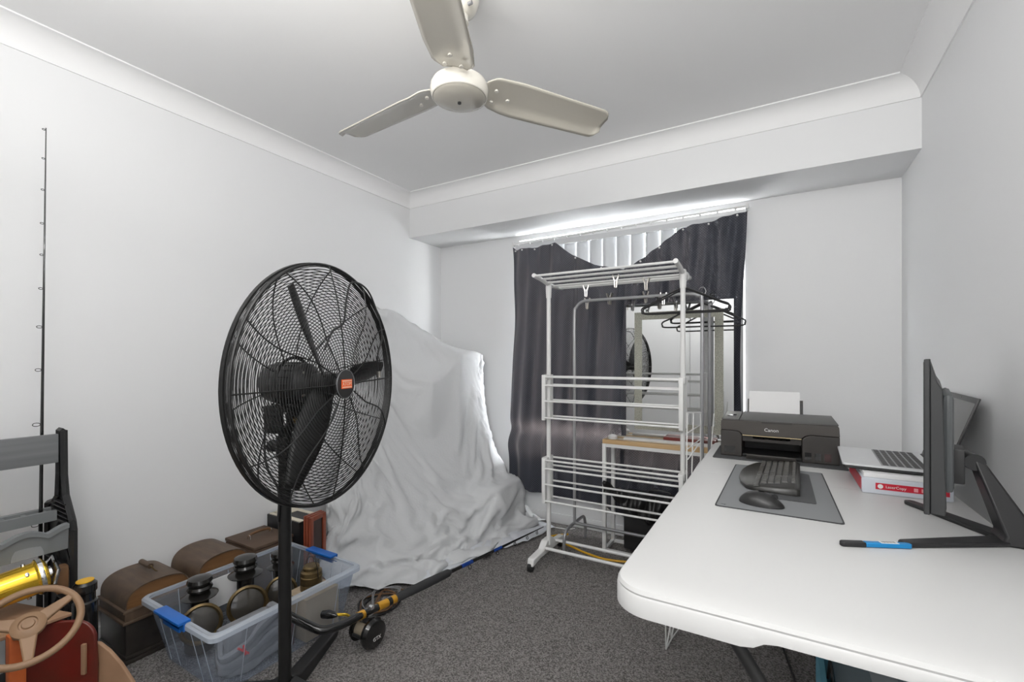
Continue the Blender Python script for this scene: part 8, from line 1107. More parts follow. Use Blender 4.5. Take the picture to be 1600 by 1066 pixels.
# ================================================================== PAPER REAM + LAPTOP
rx0, rx1, ry0, ry1, rz = .232, .452, 1.83, 2.13, TZ+.0
t = thing('paper_ream', (.34, 1.98, rz), 'white wrapped paper ream with red label under the laptop', 'paper ream')
def soft(x0, y0, z0, x1, y1, z1): return MB().box((x0, y0, z0), (x1, y1, z1), bev=.006)
soft(rx0, ry0, rz, rx1, ry1, rz+.050).build('wrapped_stack', PAPERG, t)
MB().box((rx0+.006, ry0+.006, rz+.0502), (rx1-.004, ry1-.004, rz+.064), bev=.001).build('loose_sheets', PAPER, t)
lb = MB().box((rx0+.035, ry0-.0008, rz+.016), (rx1-.01, ry0+.001, rz+.036)).build('front_label', LABEL, t)
text('label_lettering', 'LaserCopy', .0115, basis((rx0+.085, ry0-.0012, rz+.026), (1, 0, 0), (0, 0, 1)), LEG, lb, .0003)
MB().lathe([(.007, 0), (.007, .0006)], basis((rx0+.047, ry0-.0008, rz+.026), (1, 0, 0), (0, 0, 1), (0, -1, 0)), 20).build('round_mark', LEG, lb)
for k in range(4): MB().box((rx0+.128+k*.018, ry0-.0012, rz+.020), (rx0+.138+k*.018, ry0, rz+.031)).build('pictogram', mat('label_pink', (.8, .35, .38), .5) if k == 0 else MAT['label_pink'], lb)
MB().box((rx0-.0008, ry0+.01, rz+.008), (rx0+.001, ry1-.01, rz+.046)).build('side_label', LABEL, t)
lz = rz+.0665; lang = radians(-3)
Ml = Matrix.Translation((.318, 2.034, lz)) @ Matrix.Rotation(lang, 4, 'Z')
t = thing('laptop', (.318, 2.034, lz), 'open silver laptop resting on the paper ream', 'laptop')
MB(Ml).prism(rrect(-.122, -.170, .122, .170, .010), 0, .010).build('base_shell', LAPB, t, bevel=.003)
MB(Ml).prism(rrect(-.124, -.172, .122, .172, .010), .010, .0165).build('palm_deck', LAPS, t, bevel=.001)
kb = MB(Ml).box((-.02, -.155, .0160), (.098, .155, .0172)).build('keyboard_well', mat('laptop_well', (.3, .3, .31), .5), t)
me = keymesh(.0165, .0175); root = Matrix.Rotation(lang, 4, 'Z')
for r_ in range(6):
    for c_ in range(15):
        o = addkey(me, root @ Matrix.Translation((.089-r_*.0195, -.143+c_*.0204, .0152)) @ Matrix.Diagonal((1, 1, .5, 1)), t, LAPB)
tp = MB(Ml).box((-.105, -.045, .0163), (-.035, .055, .0168)).build('trackpad', LAPS, t)
tilt = radians(18)
Ms = Ml @ Matrix.Translation((.126, 0, .012)) @ Matrix.Rotation(tilt, 4, 'Y')
sc = MB(Ms).box((0, -.172, .0), (.006, .172, .245), bev=.002).build('lid', LAPB, t)
MB(Ms).box((-.0008, -.165, .022), (.0, .165, .228)).build('display_panel', SCREEN, sc)
MB(Ms).lathe([(.002, 0), (.002, .001)], basis((-.0002, 0, .237), (0, 1, 0), (0, 0, 1), (-1, 0, 0)), 8).build('webcam', BLACKG, sc)
MB(Ml).tube([(.122, -.14, .013), (.122, .14, .013)], .006, 8).build('hinge', BLACKP, t)

# ================================================================== MONITOR
t = thing('monitor', (.42, 1.54, TZ), 'black computer monitor seen edge-on on a V-shaped stand', 'monitor')
ma = radians(12.4)      # screen plane direction, from +Y toward +X
Mo = basis((.272, 1.30, .833), (sin(ma), cos(ma), 0), (0, 0, 1), (cos(ma), -sin(ma), 0))  # x along width, y up, z = back normal
b = MB(Mo); b.prism([(0, 0), (.54, 0), (.54, .335), (0, .335)], 0, .010); b.build('bezel', MON, t, bevel=.002)
MB(Mo).box((.006, .014, -.0006), (.534, .329, .0)).build('screen', SCREEN, t)
# wedge-shaped back, thicker at the bottom
b = MB(Mo @ basis((0, 0, 0), (0, 0, 1), (0, 1, 0), (1, 0, 0))); b.prism([(.010, .002), (.034, .002), (.036, .02), (.030, .27), (.022, .285), (.010, .33)], .004, .536); b.build('back_shell', MON, t, bevel=.002)
MB(Mo).box((.10, .03, .030), (.44, .255, .050), bev=.012).build('back_housing', MONG, t)
hp = Mo @ Vector((.27, .075, .065))
MB(Mo).box((.225, .03, .048), (.315, .115, .072), bev=.004).build('mount_plate', BLACKP, t)
# stand: hinge head, leaning neck, V foot
foot_c = Vector((.470, 1.505, TZ))
hd = Vector((hp.x+.018, hp.y-.004, hp.z+.01))
b = MB(); b.tube([hd+Vector((0, -.030, 0)), hd+Vector((0, .030, 0))], .020, 20); b.build('hinge_head', BLACKP, t)
b = MB(); 
A = [hd+Vector((-.004, -.028, .014)), hd+Vector((-.004, .028, .014)), hd+Vector((.022, .028, -.004)), hd+Vector((.022, -.028, -.004))]
B = [foot_c+Vector((-.02, -.038, .022)), foot_c+Vector((-.02, .038, .022)), foot_c+Vector((.045, .038, .016)), foot_c+Vector((.045, -.038, .016))]
C_ = [foot_c+Vector((-.03, -.042, .0)), foot_c+Vector((-.03, .042, .0)), foot_c+Vector((.052, .042, .0)), foot_c+Vector((.052, -.042, .0))]
vs = A+B+C_; fs = [(0, 1, 2, 3), (8, 11, 10, 9)]+[(k*4+i, k*4+(i+1) % 4, (k+1)*4+(i+1) % 4, (k+1)*4+i) for k in range(2) for i in range(4)]
b.add(vs, fs).build('neck', BLACKP, t, bevel=.005)
for tipx, tipy in ((.330, 1.760), (.243, 1.352)):
    d = Vector((tipx, tipy, 0))-Vector((.475, 1.505, 0)); L_ = d.length; d.normalize(); q = Vector((-d.y, d.x, 0))
    b = MB(basis((.475, 1.505, TZ), d, q)); b.prism([(-.03, -.026), (-.03, .026), (L_-.01, .015), (L_, .008), (L_, -.008), (L_-.01, -.015)], 0, .011); b.build('foot_arm', BLACKP, t, bevel=.003)

# ================================================================== MARKER
Mq = basis((.123, 1.285, TZ+.006), (.256-.123, 1.345-1.285, 0), (-.41, .91, 0), (0, 0, 1))
t = thing('snap_cutter', (.19, 1.315, TZ), 'blue and black pen-like cutter before the monitor foot', 'cutter')
ln = .146
MB(Mq).prism([(.052, -.008), (ln, -.008), (ln+.004, -.004), (ln+.004, .004), (ln, .008), (.052, .008)], -.005, .005).build('blue_barrel', CYAN, t, bevel=.002)
MB(Mq).prism([(0, -.004), (.004, -.008), (.052, -.0085), (.052, .0085), (.006, .008), (0, .003)], -.0055, .0055).build('black_cap', BLACKP, t, bevel=.002)
lb = MB(Mq).box((.085, -.0065, .005), (.122, .0065, .0056)).build('white_label', PAPER, t)
b = MB(Mq)
for k in range(9): b.box((.089+k*.0034, -.003, .0056), (.0902+k*.0034+.0006*(k % 2), .005, .0059))
b.build('bar_marks', BLACKP, lb)

# ================================================================== FLOOR, UNDER THE TABLE
t = thing('fabric_storage_box', (.29, 1.52, 0), 'blue fabric storage box under the table', 'storage box')
b = MB(); b.box((.105, 1.30, 0), (.118, 1.76, .27)); b.box((.455, 1.30, 0), (.468, 1.76, .25)); b.box((.118, 1.745, 0), (.455, 1.76, .25)); b.box((.118, 1.30, 0), (.455, 1.315, .25)); b.box((.118, 1.315, 0), (.455, 1.745, .01)); b.build('fabric_walls', BBOX, t)
MB().tube(smooth_path([(.125, 1.60, .245), (.13, 1.59, .30), (.135, 1.55, .20), (.135, 1.5, .05)], 6), .004, 6).build('black_strap', BLACKP, t)
t = thing('parcel', (.29, 1.53, .01), 'grey-blue parcel with a paler band inside the fabric box', 'parcel')
MB().box((.142, 1.335, .011), (.445, 1.735, .235), bev=.012).build('wrapping', GBOX, t); MB().box((.235, 1.334, .012), (.300, 1.736, .2365)).build('pale_band', mat('pale_band', (.46, .50, .52), .5), t)
tag(MB().tube(smooth_path([(-.02, 2.35, .006), (.02, 2.12, .006), (.05, 1.95, .006), (.07, 1.80, .006), (.085, 1.66, .006), (.06, 1.5, .006), (.09, 1.2, .006)], 8), .004, 6).build('power_cable', BLACKP), 'thin black cable on the carpet under the table, left of the blue box', 'cable')
tag(MB().tube(smooth_path([(.05, 2.3, .006), (.12, 2.15, .006), (.15, 1.95, .006), (.16, 1.80, .006), (.3, 1.79, .006)], 8), .004, 6).build('power_cable', BLACKP), 'black cable running behind the blue fabric box', 'cable')
tag(MB().tube(smooth_path([(-1.20, 2.80, .006), (-1.28, 2.70, .006), (-1.14, 2.64, .007), (-1.0, 2.585, .006), (-.86, 2.56, .006), (-.70, 2.60, .006)], 8), .0065, 8).build('yellow_cord', YEL), 'yellow cord on the carpet behind the airer base', 'cord')
tag(MB().tube(smooth_path([(-1.45, 2.90, .006), (-1.35, 2.86, .008), (-1.24, 2.88, .006), (-1.2, 2.92, .006)], 8), .003, 6).build('extension_cable', WHITE), 'thin white cord on the carpet by the back baseboard', 'cord')

# ================================================================== CASES ALONG THE LEFT WALL
def arch_case(name, label, x0, x1, y0, y1, zb0, zb1, apex, endmat, handle, cat='sewing machine case'):
    t = thing(name, ((x0+x1)/2, (y0+y1)/2, 0), label, cat)
    yc = (y0+y1)/2; hw = (y1-y0)/2
    b = MB(); b.box((x0, y0, .028), (x1, y1, zb0), bev=.003); b.build('base_box', EBON, t)
    b = MB(); b.box((x0-.008, y0-.008, 0), (x1+.012, y1+.008, .016), bev=.005); b.box((x0-.004, y0-.004, .016), (x1+.006, y1+.004, .030), bev=.005); b.build('plinth', EBON, t)
    b = MB(); b.box((x0-.006, y0-.012, zb0), (x1+.010, y1+.008, zb0+.012), bev=.004); b.box((x0, y0-.004, zb0+.012), (x1+.004, y1+.003, zb1-.010), bev=.003); b.box((x0-.005, y0-.010, zb1-.012), (x1+.007, y1+.006, zb1), bev=.004); b.build('lid_moulding', BENT, t)
    prof = [(-hw, 0)]+[(-hw*cos(radians(a))**.8 if a < 90 else (hw*abs(cos(radians(a)))**.8), (apex-zb1)*sin(radians(a))**.62) for a in range(6, 175, 6)]+[(hw, 0)]
    Mx = basis((x0, yc, zb1), (0, 1, 0), (0, 0, 1), (1, 0, 0))
    n = len(prof); L_ = x1-x0
    b = MB(); vs = []
    for z in (0, L_):
        for p in prof: vs.append(Mx @ Vector((p[0], p[1], z)))
    for z in (0, L_):
        for p in prof: vs.append(Mx @ Vector((p[0]*.965, p[1]*.95, z)))
    fs = []
    for i in range(n-1): fs += [(i, i+1, n+i+1, n+i), (2*n+i, 2*n+i+1, 3*n+i+1, 3*n+i), (i, i+1, 2*n+i+1, 2*n+i), (n+i, n+i+1, 3*n+i+1, 3*n+i)]
    b.add(vs, fs).build('arched_lid', BENT, t)
    for za in (L_-.012, .006): MB().prism([(p[0]*.965, p[1]*.95) for p in prof], za, za+.006, Mx).build('lid_end', endmat, t)
    if handle:
        xm = (x0+x1)/2; z = apex
        h = MB().tube([(xm-.042, yc, z+.030), (xm+.042, yc, z+.030)], .0105, 14).build('wooden_grip', BENT, t)
        b = MB()
        for s in (-1, 1): b.tube(smooth_path([(xm+s*.05, yc+.02, z+.003), (xm+s*.052, yc+.010, z+.012), (xm+s*.048, yc, z+.030), (xm+s*.04, yc, z+.030)], 4), .0022, 6)
        b.build('handle_wire', BRASS, h)
arch_case('domed_case', 'dark bentwood domed case with a wooden grip, left of the clear tub', -2.385, -2.15, .765, .985, .152, .205, .287, BENTO, True)
arch_case('domed_case', 'plain brown domed case without a grip, middle of the three wooden cases', -2.385, -2.15, 1.015, 1.235, .155, .20, .30, BENTO, False)
t = thing('carry_case', (-2.26, 1.36, 0), 'flat brown leatherette case with a top handle behind the clear tub', 'case')
MB().box((-2.39, 1.255, 0), (-2.14, 1.455, .255), bev=.006).build('case_body', LEATH, t); MB().box((-2.392, 1.253, .257), (-2.138, 1.457, .272), bev=.004).build('case_lid', LEATH, t)
h = MB().tube(smooth_path([(-2.262, 1.30, .285), (-2.262, 1.31, .296), (-2.262, 1.355, .300), (-2.262, 1.40, .296), (-2.262, 1.41, .285)], 5), .0065, 10).build('handle', BROWNP, t)
for y in (1.30, 1.41): MB().tube(smooth_path([(-2.275, y, .274), (-2.268, y, .292), (-2.255, y, .292), (-2.250, y, .274)], 4), .002, 6).build('handle_ring', CHROME, h)
t = thing('black_carton', (-2.22, 1.65, 0), 'black box with a pale open top behind the brown carry case', 'box')
MB().box((-2.395, 1.475, 0), (-2.12, 1.62, .325)).build('box_body', BLACKP, t); b = MB(); b.box((-2.388, 1.482, .325), (-2.127, 1.51, .329)); b.box((-2.388, 1.59, .325), (-2.127, 1.613, .329)); b.box((-2.388, 1.50, .325), (-2.30, 1.59, .329)); b.build('pale_flaps', mat('cream_card', (.72, .66, .54), .6), t)
def pframe(label, x, y, lean, turn):
    t = thing('picture_frame', (x, y, 0), label, 'picture frame')
    M = Matrix.Translation((x, y, .004)) @ Matrix.Rotation(turn, 4, 'Z') @ Matrix.Rotation(lean, 4, 'Y')
    b = MB(M); hgt, wd, w = .36, .11, .022
    b.box((0, -wd/2, 0), (.014, -wd/2+w, hgt), bev=.003); b.box((0, wd/2-w, 0), (.014, wd/2, hgt), bev=.003); b.box((0, -wd/2+w, 0), (.014, wd/2-w, w), bev=.003); b.box((0, -wd/2+w, hgt-w), (.014, wd/2-w, hgt), bev=.003)
    b.build('moulding', REDW, t); MB(M).box((.004, -wd/2+w, w), (.007, wd/2-w, hgt-w)).build('backing', mat('frame_glass', (.05, .02, .015), .2) if 'frame_glass' not in MAT else MAT['frame_glass'], t)
pframe('red mahogany frame leaning against the black box, nearest the box', -2.100, 1.535, radians(0), radians(6)); pframe('red mahogany frame in the middle of the three leaning frames', -2.078, 1.532, radians(0), radians(8)); pframe('red mahogany frame nearest the dust sheet', -2.055, 1.528, radians(0), radians(11))

# ================================================================== CLEAR TUB AND CONTENTS
t = thing('storage_tub', (-1.865, 1.11, 0), 'clear plastic storage tub with blue clips full of old lamps', 'storage tub')
TB = (-2.07, .865, -1.665, 1.375); TT = (-2.115, .81, -1.615, 1.415); TH = .25
def tubwall(z, ins=0):
    f = z/TH; return rrect(TB[0]+(TT[0]-TB[0])*f+ins, TB[1]+(TT[1]-TB[1])*f+ins, TB[2]+(TT[2]-TB[2])*f-ins, TB[3]+(TT[3]-TB[3])*f-ins, .03, 5)
b = MB(); R_ = [[(x, y, z) for x, y in tubwall(z)] for z in (.003, .10, .235)]
n = len(R_[0]); b.add([v for r_ in R_ for v in r_], [(k*n+i, k*n+(i+1) % n, (k+1)*n+(i+1) % n, (k+1)*n+i) for k in range(2) for i in range(n)]+[tuple(range(n))])
b.build('tub_body', TUB, t)
b = MB(); rings = [[(x, y, z) for x, y in tubwall(.235, ins)] for ins, z in ((0, .235), (-.012, .237), (-.016, .228), (-.016, .243), (-.010, .250), (.002, .250), (.002, .242))]
b.add([v for r_ in rings for v in r_], [(k*n+i, k*n+(i+1) % n, (k+1)*n+(i+1) % n, (k+1)*n+i) for k in range(len(rings)-1) for i in range(n)])
b.build('rim', RIMM, t)
for x in (TB[0]+.05, TB[2]-.05, TB[0]+.12, TB[2]-.12):
    for k in (1, 3): MB().tube([(x, TB[k]+(TT[k]-TB[k])*.04, .01), (x, TB[k]+(TT[k]-TB[k])*.92, .23)], .0014, 5).build('stiffening_rib', RIMM, t)
for y in (TB[1]+.06, TB[3]-.06, 1.12):
    for k in (0, 2): MB().tube([(TB[k]+(TT[k]-TB[k])*.04, y, .01), (TB[k]+(TT[k]-TB[k])*.92, y, .23)], .0014, 5).build('stiffening_rib', RIMM, t)
for k, s in ((1, -1), (3, 1)):
    y = TT[k]+s*.006
    b = MB(); b.box((-1.955, y-.028, .247), (-1.775, y+.014, .258), bev=.004); b.box((-1.955, y+s*.008-.003, .222), (-1.775, y+s*.008+.004, .256), bev=.002); b.box((-1.925, y+s*.008-.003, .210), (-1.805, y+s*.008+.004, .23), bev=.002)
    b.build('blue_clip', BLUE, t)
def lamp(label, x, y, z0, top, face, s=1.):
    t = thing('carriage_lamp', (x, y, z0), label, 'lamp')
    M = Matrix.Translation((x, y, 0)); h = top-z0
    MB().lathe([(.035*s, z0), (.045*s, z0+.01), (.047*s, z0+.35*h), (.036*s, z0+.45*h), (.028*s, z0+.5*h), (.028*s, top-.06*s)], M, 24).build('lamp_body', JAPAN, t)
    MB().lathe([(.028*s, top-.075*s), (.055*s, top-.07*s), (.057*s, top-.066*s), (.03*s, top-.056*s)], M, 28).build('chimney_brim', JAPAN, t)
    MB().lathe([(.027*s, top-.056*s), (.036*s, top-.048*s), (.040*s, top-.040*s), (.036*s, top-.032*s), (.028*s, top-.030*s), (.036*s, top-.026*s), (.040*s, top-.018*s), (.036*s, top-.006*s), (.02*s, top), (.001, top+.001)], M, 28).build('chimney_cap', JAPAN, t)
    fz = z0+.30*h+.03; Mc = basis((x, y, fz), (-face[1], face[0], 0), (0, 0, 1), (face[0], face[1], 0)); Mc = Matrix.Translation((x, y, fz)) @ frame((face[0], face[1], .25))
    q = MB().lathe([(.045*s, .0), (.052*s, .03*s), (.060*s, .045*s), (.060*s, .06*s)], Mc, 28).build('lens_barrel', JAPAN, t)
    MB().lathe([(.058*s, .058*s), (.064*s, .058*s), (.065*s, .070*s), (.058*s, .074*s), (.052*s, .066*s)], Mc, 32, cap=False).build('brass_bezel', BRASS, q)
    MB().lathe([(.056*s, .060*s), (.04*s, .063*s), (.02*s, .065*s), (.001, .0655*s)], Mc, 28).build('glass_lens', LENS, q)
    return t
lamp('black carriage lamp with brass lens nearest the blue tub clip', -1.985, .945, .012, .305, (.93, -.38), 1.12)
lamp('black carriage lamp second from the front in the clear tub', -1.95, 1.105, .012, .335, (.92, -.40), 1.15)
lamp('small black lamp at the far end of the tub behind the fan pole', -1.945, 1.26, .01, .30, (.85, -.5), 1.0)
t = thing('cardboard_block', (-1.76, 1.24, .005), 'small cardboard box inside the far end of the clear tub', 'box'); MB().box((-1.80, 1.19, .006), (-1.665, 1.35, .178), bev=.003).build('carton', CARD, t)
t = thing('brass_lantern', (-1.735, 1.265, .178), 'small brass lantern with wire bail on the cardboard box', 'lantern')
M = Matrix.Translation((-1.735, 1.265, 0)) @ Matrix.Translation((0, 0, .178)) @ Matrix.Scale(1.3, 4) @ Matrix.Translation((0, 0, -.177))
MB().lathe([(.030, .177), (.034, .180), (.034, .196), (.031, .198), (.034, .200), (.034, .222), (.031, .225), (.034, .227), (.033, .238), (.026, .243), (.026, .252), (.022, .256), (.001, .258)], M, 28).build('lantern_body', BRASS, t)
MB().tube([(-1.735-.045*cos(radians(a)), 1.265+.0*a, .232+.085*sin(radians(a))) for a in range(0, 181, 12)], .0016, 6).build('wire_bail', BLACK, t)
tag(MB().box((-2.085, 1.02, .10), (-2.081, 1.19, .225)).build('paper_note', PAPER), 'white sheet of paper standing inside the tub against its far wall', 'paper')
# folded cloth rolls visible through the near side
t = thing('folded_jacket', (-1.76, 1.0, .004), 'folded grey cloth tied with red tape in the tub', 'clothing')
def roll(cx, cz, r, y0, y1):
    def f(u, v):
        a = u*2*pi; rr_ = r*(1+.10*sin(a*3+v*5)+.05*sin(a*7)); return (cx+rr_*.55*cos(a)+.01*sin(v*9), y0+(y1-y0)*v+.01*sin(a*2), max(.006, cz+rr_*sin(a)*.9))
    return f
b = MB()
for k in range(5):
    y0, y1 = .90, 1.16; z = .03+.028*k
    jt = lambda q=.012: random.uniform(-q, q)
    x_ = -1.705-.006*(k % 2)
    pts = smooth_path([(-1.80, y0+.03+jt(), z-.012), (x_-.03, y0+.01+jt(), z*.6+jt(.004)), (x_, y0+.07, z*.75), (x_, y0+.14+jt(), z*1.05), (x_, y1-.05, z*1.1+.012), (x_-.012, y1-.02-.02*(k % 3), z+.018), (-1.80, y1-.04, z+.015)], 6)
    b.tube(pts, [.013+.006*abs(sin(q*.35+k*2)) for q in range(len(pts))], 8, rx=.75)
b.box((-1.83, .92, .01), (-1.735, 1.12, .155), bev=.02); b.build('grey_folds', DENIM, t)
MB().box((-1.86, 1.13, .006), (-1.695, 1.16, .11), bev=.01).build('maroon_lining', MAROON, t)
b = MB(); b.tube([(-1.688, .93, .12), (-1.682, .965, .085)], .004, 6); b.tube([(-1.688, .95, .12), (-1.684, .955, .085)], .004, 6); b.build('red_tape', REDC, t)

# ================================================================== BOAT ROD ON THE FLOOR
t = thing('boat_fishing_rod', (-1.45, 1.3, 0), 'black and gold boat fishing rod with reel lying on the carpet', 'fishing rod')
path = [(-1.592, 1.06, .205), (-1.53, 1.09, .175), (-1.478, 1.12, .152), (-1.455, 1.17, .145), (-1.447, 1.235, .142), (-1.447, 1.30, .136)]
MB().tube(smooth_path(path, 8), .0155, 16).build('bent_butt', BLACKG, t)
A = Vector(path[-1]); E_ = Vector((-1.352, 2.74, .045)); D = E_-A; ln = D.length; d = D.normalized()
def at(s): return A+d*s
def seg(name, s0, s1, r, m): return MB().tube([at(s0), at(s1)], r, 16).build(name, m, t)
seg('gold_ring', -.035, -.005, .0172, AMBER); seg('reel_seat', -.005, .065, .0145, BLACKG); seg('gold_ring', .065, .115, .0178, AMBER); seg('black_ring', .115, .135, .018, BLACKG); seg('gold_ring', .135, .160, .0178, AMBER)
MB().tube([at(.16), at(.19), at(.35), at(.50), at(.52)], [.014, .018, .0205, .019, .010], 18).build('foregrip', mat('eva_foam', (.035, .036, .038), .8), t)
MB().tube([at(.52), at(1.0), at(ln)], [.0095, .007, .0028], 12).build('blank', BLACKG, t)
for s0, s1 in ((.60, .69), (.88, .96)): seg('blue_wrap', s0, s1, .0100 if s0 < .7 else .0085, BLUER)
for s0 in (.67, .92, 1.10, 1.24, 1.36):
    p = at(s0); rr_ = .018*(1.5-s0*.6)
    g = MB(); g.tube([p+Vector((rr_*.5*cos(a), .002, -.012-rr_*.6+rr_*.6*sin(a))) for a in [k*pi/8 for k in range(16)]], .0022, 6, closed=True); g.tube([p, p+Vector((0, .012, -.012))], .002, 5); g.build('line_guide', BLACK, t)
rc = Vector((-1.448, 1.305, .066)); QS = 1.3
rl = MB().lathe([(.030, -.036), (.036, -.034), (.038, -.026), (.034, -.024)], basis(rc, (0, 1, 0), (0, 0, 1), (1, 0, 0)) @ Matrix.Scale(QS, 4), 28).build('reel_side_plate', BLACKG, t)
MB().lathe([(.034, .022), (.044, .026), (.046, .036), (.040, .046), (.022, .052), (.001, .053)], basis(rc, (0, 1, 0), (0, 0, 1), (1, 0, 0)) @ Matrix.Scale(QS, 4), 28).build('reel_side_plate', BLACKG, t)
MB().lathe([(.026, -.026), (.026, .024)], basis(rc, (0, 1, 0), (0, 0, 1), (1, 0, 0)) @ Matrix.Scale(QS, 4), 28).build('line_spool', mat('braid_line', (.30, .25, .18), .6, bump=('wave', 300, .6, .001)), t)
b = MB(); b.box((rc.x-.03, rc.y-.012, rc.z+.034), (rc.x+.03, rc.y+.012, rc.z+.042), bev=.002); b.box((rc.x-.03, rc.y-.044, rc.z-.012), (rc.x+.03, rc.y-.036, rc.z+.0), bev=.002); b.box((rc.x-.03, rc.y+.030, rc.z-.02), (rc.x+.03, rc.y+.038, rc.z+.0), bev=.002); b.build('reel_frame', BLACKP, t)
MB().box((rc.x-.03, rc.y-.02, rc.z+.042), (rc.x+.0, rc.y+.045, rc.z+.058), bev=.004).build('reel_foot', CHROME, t)
MB().lathe([(.009, -.008), (.010, .0), (.009, .008)], basis(at(.03)+Vector((.004, 0, .014)), (0, 1, 0), (0, 0, 1), (1, 0, 0)), 16).build('seat_clamp', CHROME, t)
ha = rc+Vector((-.04, -.0, .01)); hb = Vector((-1.545, 1.235, .135))
h = MB().tube([ha, (ha+hb)/2+Vector((0, 0, .02)), hb], .006, 8).build('handle_arm', GOLD, t)
MB().tube([hb+Vector((.012, -.0, -.002)), hb+Vector((0, -.004, 0)), hb+Vector((-.025, -.012, .0)), hb+Vector((-.05, -.02, -.004)), hb+Vector((-.058, -.022, -.005))], [.005, .012, .017, .015, .006], 14).build('handle_knob', BLACKG, h)
text('reel_mark', 'GTX', .020, basis((rc.x+.0702, rc.y-.004, rc.z-.010), (0, 1, 0), (0, 0, 1)), LEG, t, .0004)
# cable tangle beside the tub
for lab, s_, m, seed in (('tangled dark cable on the carpet between the tub and the sheet', .0045, BLACKP, 3), ('brown lead coiled on top of the dark cable by the tub', .0035, BROWNP, 5), ('thin grey lead looping over the cables by the tub', .0025, GSTEEL, 8)):
    random.seed(seed); pts = []
    for k in range(16):
        a = k*1.25; pts.append((-1.66+.085*cos(a)*(1-.02*k)+random.uniform(-.02, .02)+.02, 1.56+.11*sin(a)+random.uniform(-.03, .03), s_+.002+.0095*(seed == 5)+.019*(seed == 8)+.001*(k % 3)))
    pts = [(max(x, -1.73 if y > 1.5 else -1.60), y, z) for x, y, z in pts]
    tag(MB().tube(smooth_path(pts, 6), s_, 6).build('tangled_cable', m), lab, 'cable')

# ================================================================== ROD RACK BY THE LEFT WALL
t = thing('rod_rack', (-2.2, .35, 0), 'grey and black plastic fishing rod rack against the left wall', 'rod rack')
prof = [(-2.34, 0), (-2.09, 0), (-2.088, .58), (-2.098, .61), (-2.125, .645), (-2.16, .69), (-2.176, .76), (-2.18, .915), (-2.222, .915), (-2.226, .76), (-2.235, .68), (-2.27, .655), (-2.34, .635)]
for y in (.585, -.20):
    Mx = basis((0, y, 0), (1, 0, 0), (0, 0, 1), (0, 1, 0))
    b = MB(); b.prism(prof, .018, .024, Mx); n = len(prof)
    # raised rim around the panel and diagonal ribs
    def inwards(p, k=.012):
        cx, cz = -2.205, .4; return p
    for i in range(n):
        p, q = prof[i], prof[(i+1) % n]; b.tube([(p[0], y+.012, p[1]+(.006 if p[1] == 0 else 0)), (q[0], y+.012, q[1]+(.006 if q[1] == 0 else 0))], .0085, 4)
    fr = b.build('side_frame', BLACKP, t)
    b = MB()
    for z0, z1 in ((.45, .585), (.33, .45), (.20, .33), (.07, .20)):
        b.box((-2.335, y+.003, z0-.004), (-2.095, y+.018, z0+.004)); b.tube([(-2.33, y+.01, z0), (-2.215, y+.01, z1)], .004, 4); b.tube([(-2.10, y+.01, z0), (-2.215, y+.01, z1)], .004, 4); b.tube([(-2.215, y+.01, z0), (-2.215, y+.01, z1)], .003, 4)
    for k in range(5): b.box((-2.32+.02*k, y+.003, .60+.015*k), (-2.11-.006*k, y+.016, .604+.015*k))
    b.build('ribs', BLACKP, fr)
MB().box((-2.195, -.20, .805), (-2.178, .585, .905), bev=.003).build('top_board', GREYW, t)
# scalloped trough
def scal(yv): return .022*abs(sin((yv+.2)/.105*pi))
b = MB(); N_ = 90; y0, y1 = -.195, .585
for i in range(N_):
    a = y0+(y1-y0)*i/N_; c = y0+(y1-y0)*(i+1)/N_
    za, zc = .585+scal(a)*.9, .585+scal(c)*.9
    b.add([(-2.092, a, .522), (-2.092, c, .522), (-2.084, c, zc), (-2.084, a, za), (-2.104, a, za), (-2.104, c, zc), (-2.104, a, .522), (-2.104, c, .522)], [(0, 1, 2, 3), (3, 2, 5, 4), (4, 5, 7, 6), (6, 7, 1, 0)])
    b.add([(-2.074+.006*sin(i), a, za-.012) if False else (-2.078, a, za-.010), (-2.078, c, zc-.010), (-2.078, c, zc+.004), (-2.078, a, za+.004), (-2.106, a, za+.004), (-2.106, c, zc+.004), (-2.106, a, za-.01), (-2.106, c, zc-.01)], [(0, 1, 2, 3), (3, 2, 5, 4), (4, 5, 7, 6), (6, 7, 1, 0)])
tr = b.build('scalloped_front', GREYP, t)
b = MB()
for k in range(7):
    yc_ = y0+.0525+k*.105; b.prism([(.038*cos(radians(a)), .05*sin(radians(a))) for a in range(0, 181, 12)], 0, .002, basis((-2.0905, yc_, .523), (0, 1, 0), (0, 0, 1), (1, 0, 0)))
b.build('half_round_panels', mat('grey_plastic_light', (.27, .28, .285), .5), tr)
b = MB(); b.box((-2.27, y0, .60), (-2.25, y1, .635)); b.box((-2.21, y0, .60), (-2.195, y1, .635))
for k in range(16): b.box((-2.25, y0+k*.05, .60), (-2.21, y0+k*.05+.012, .63))
b.build('slotted_rail', GREYP, t)
MB().box((-2.33, y0, .06), (-2.10, y1, .075), bev=.002).build('bottom_shelf', BLACKP, t)

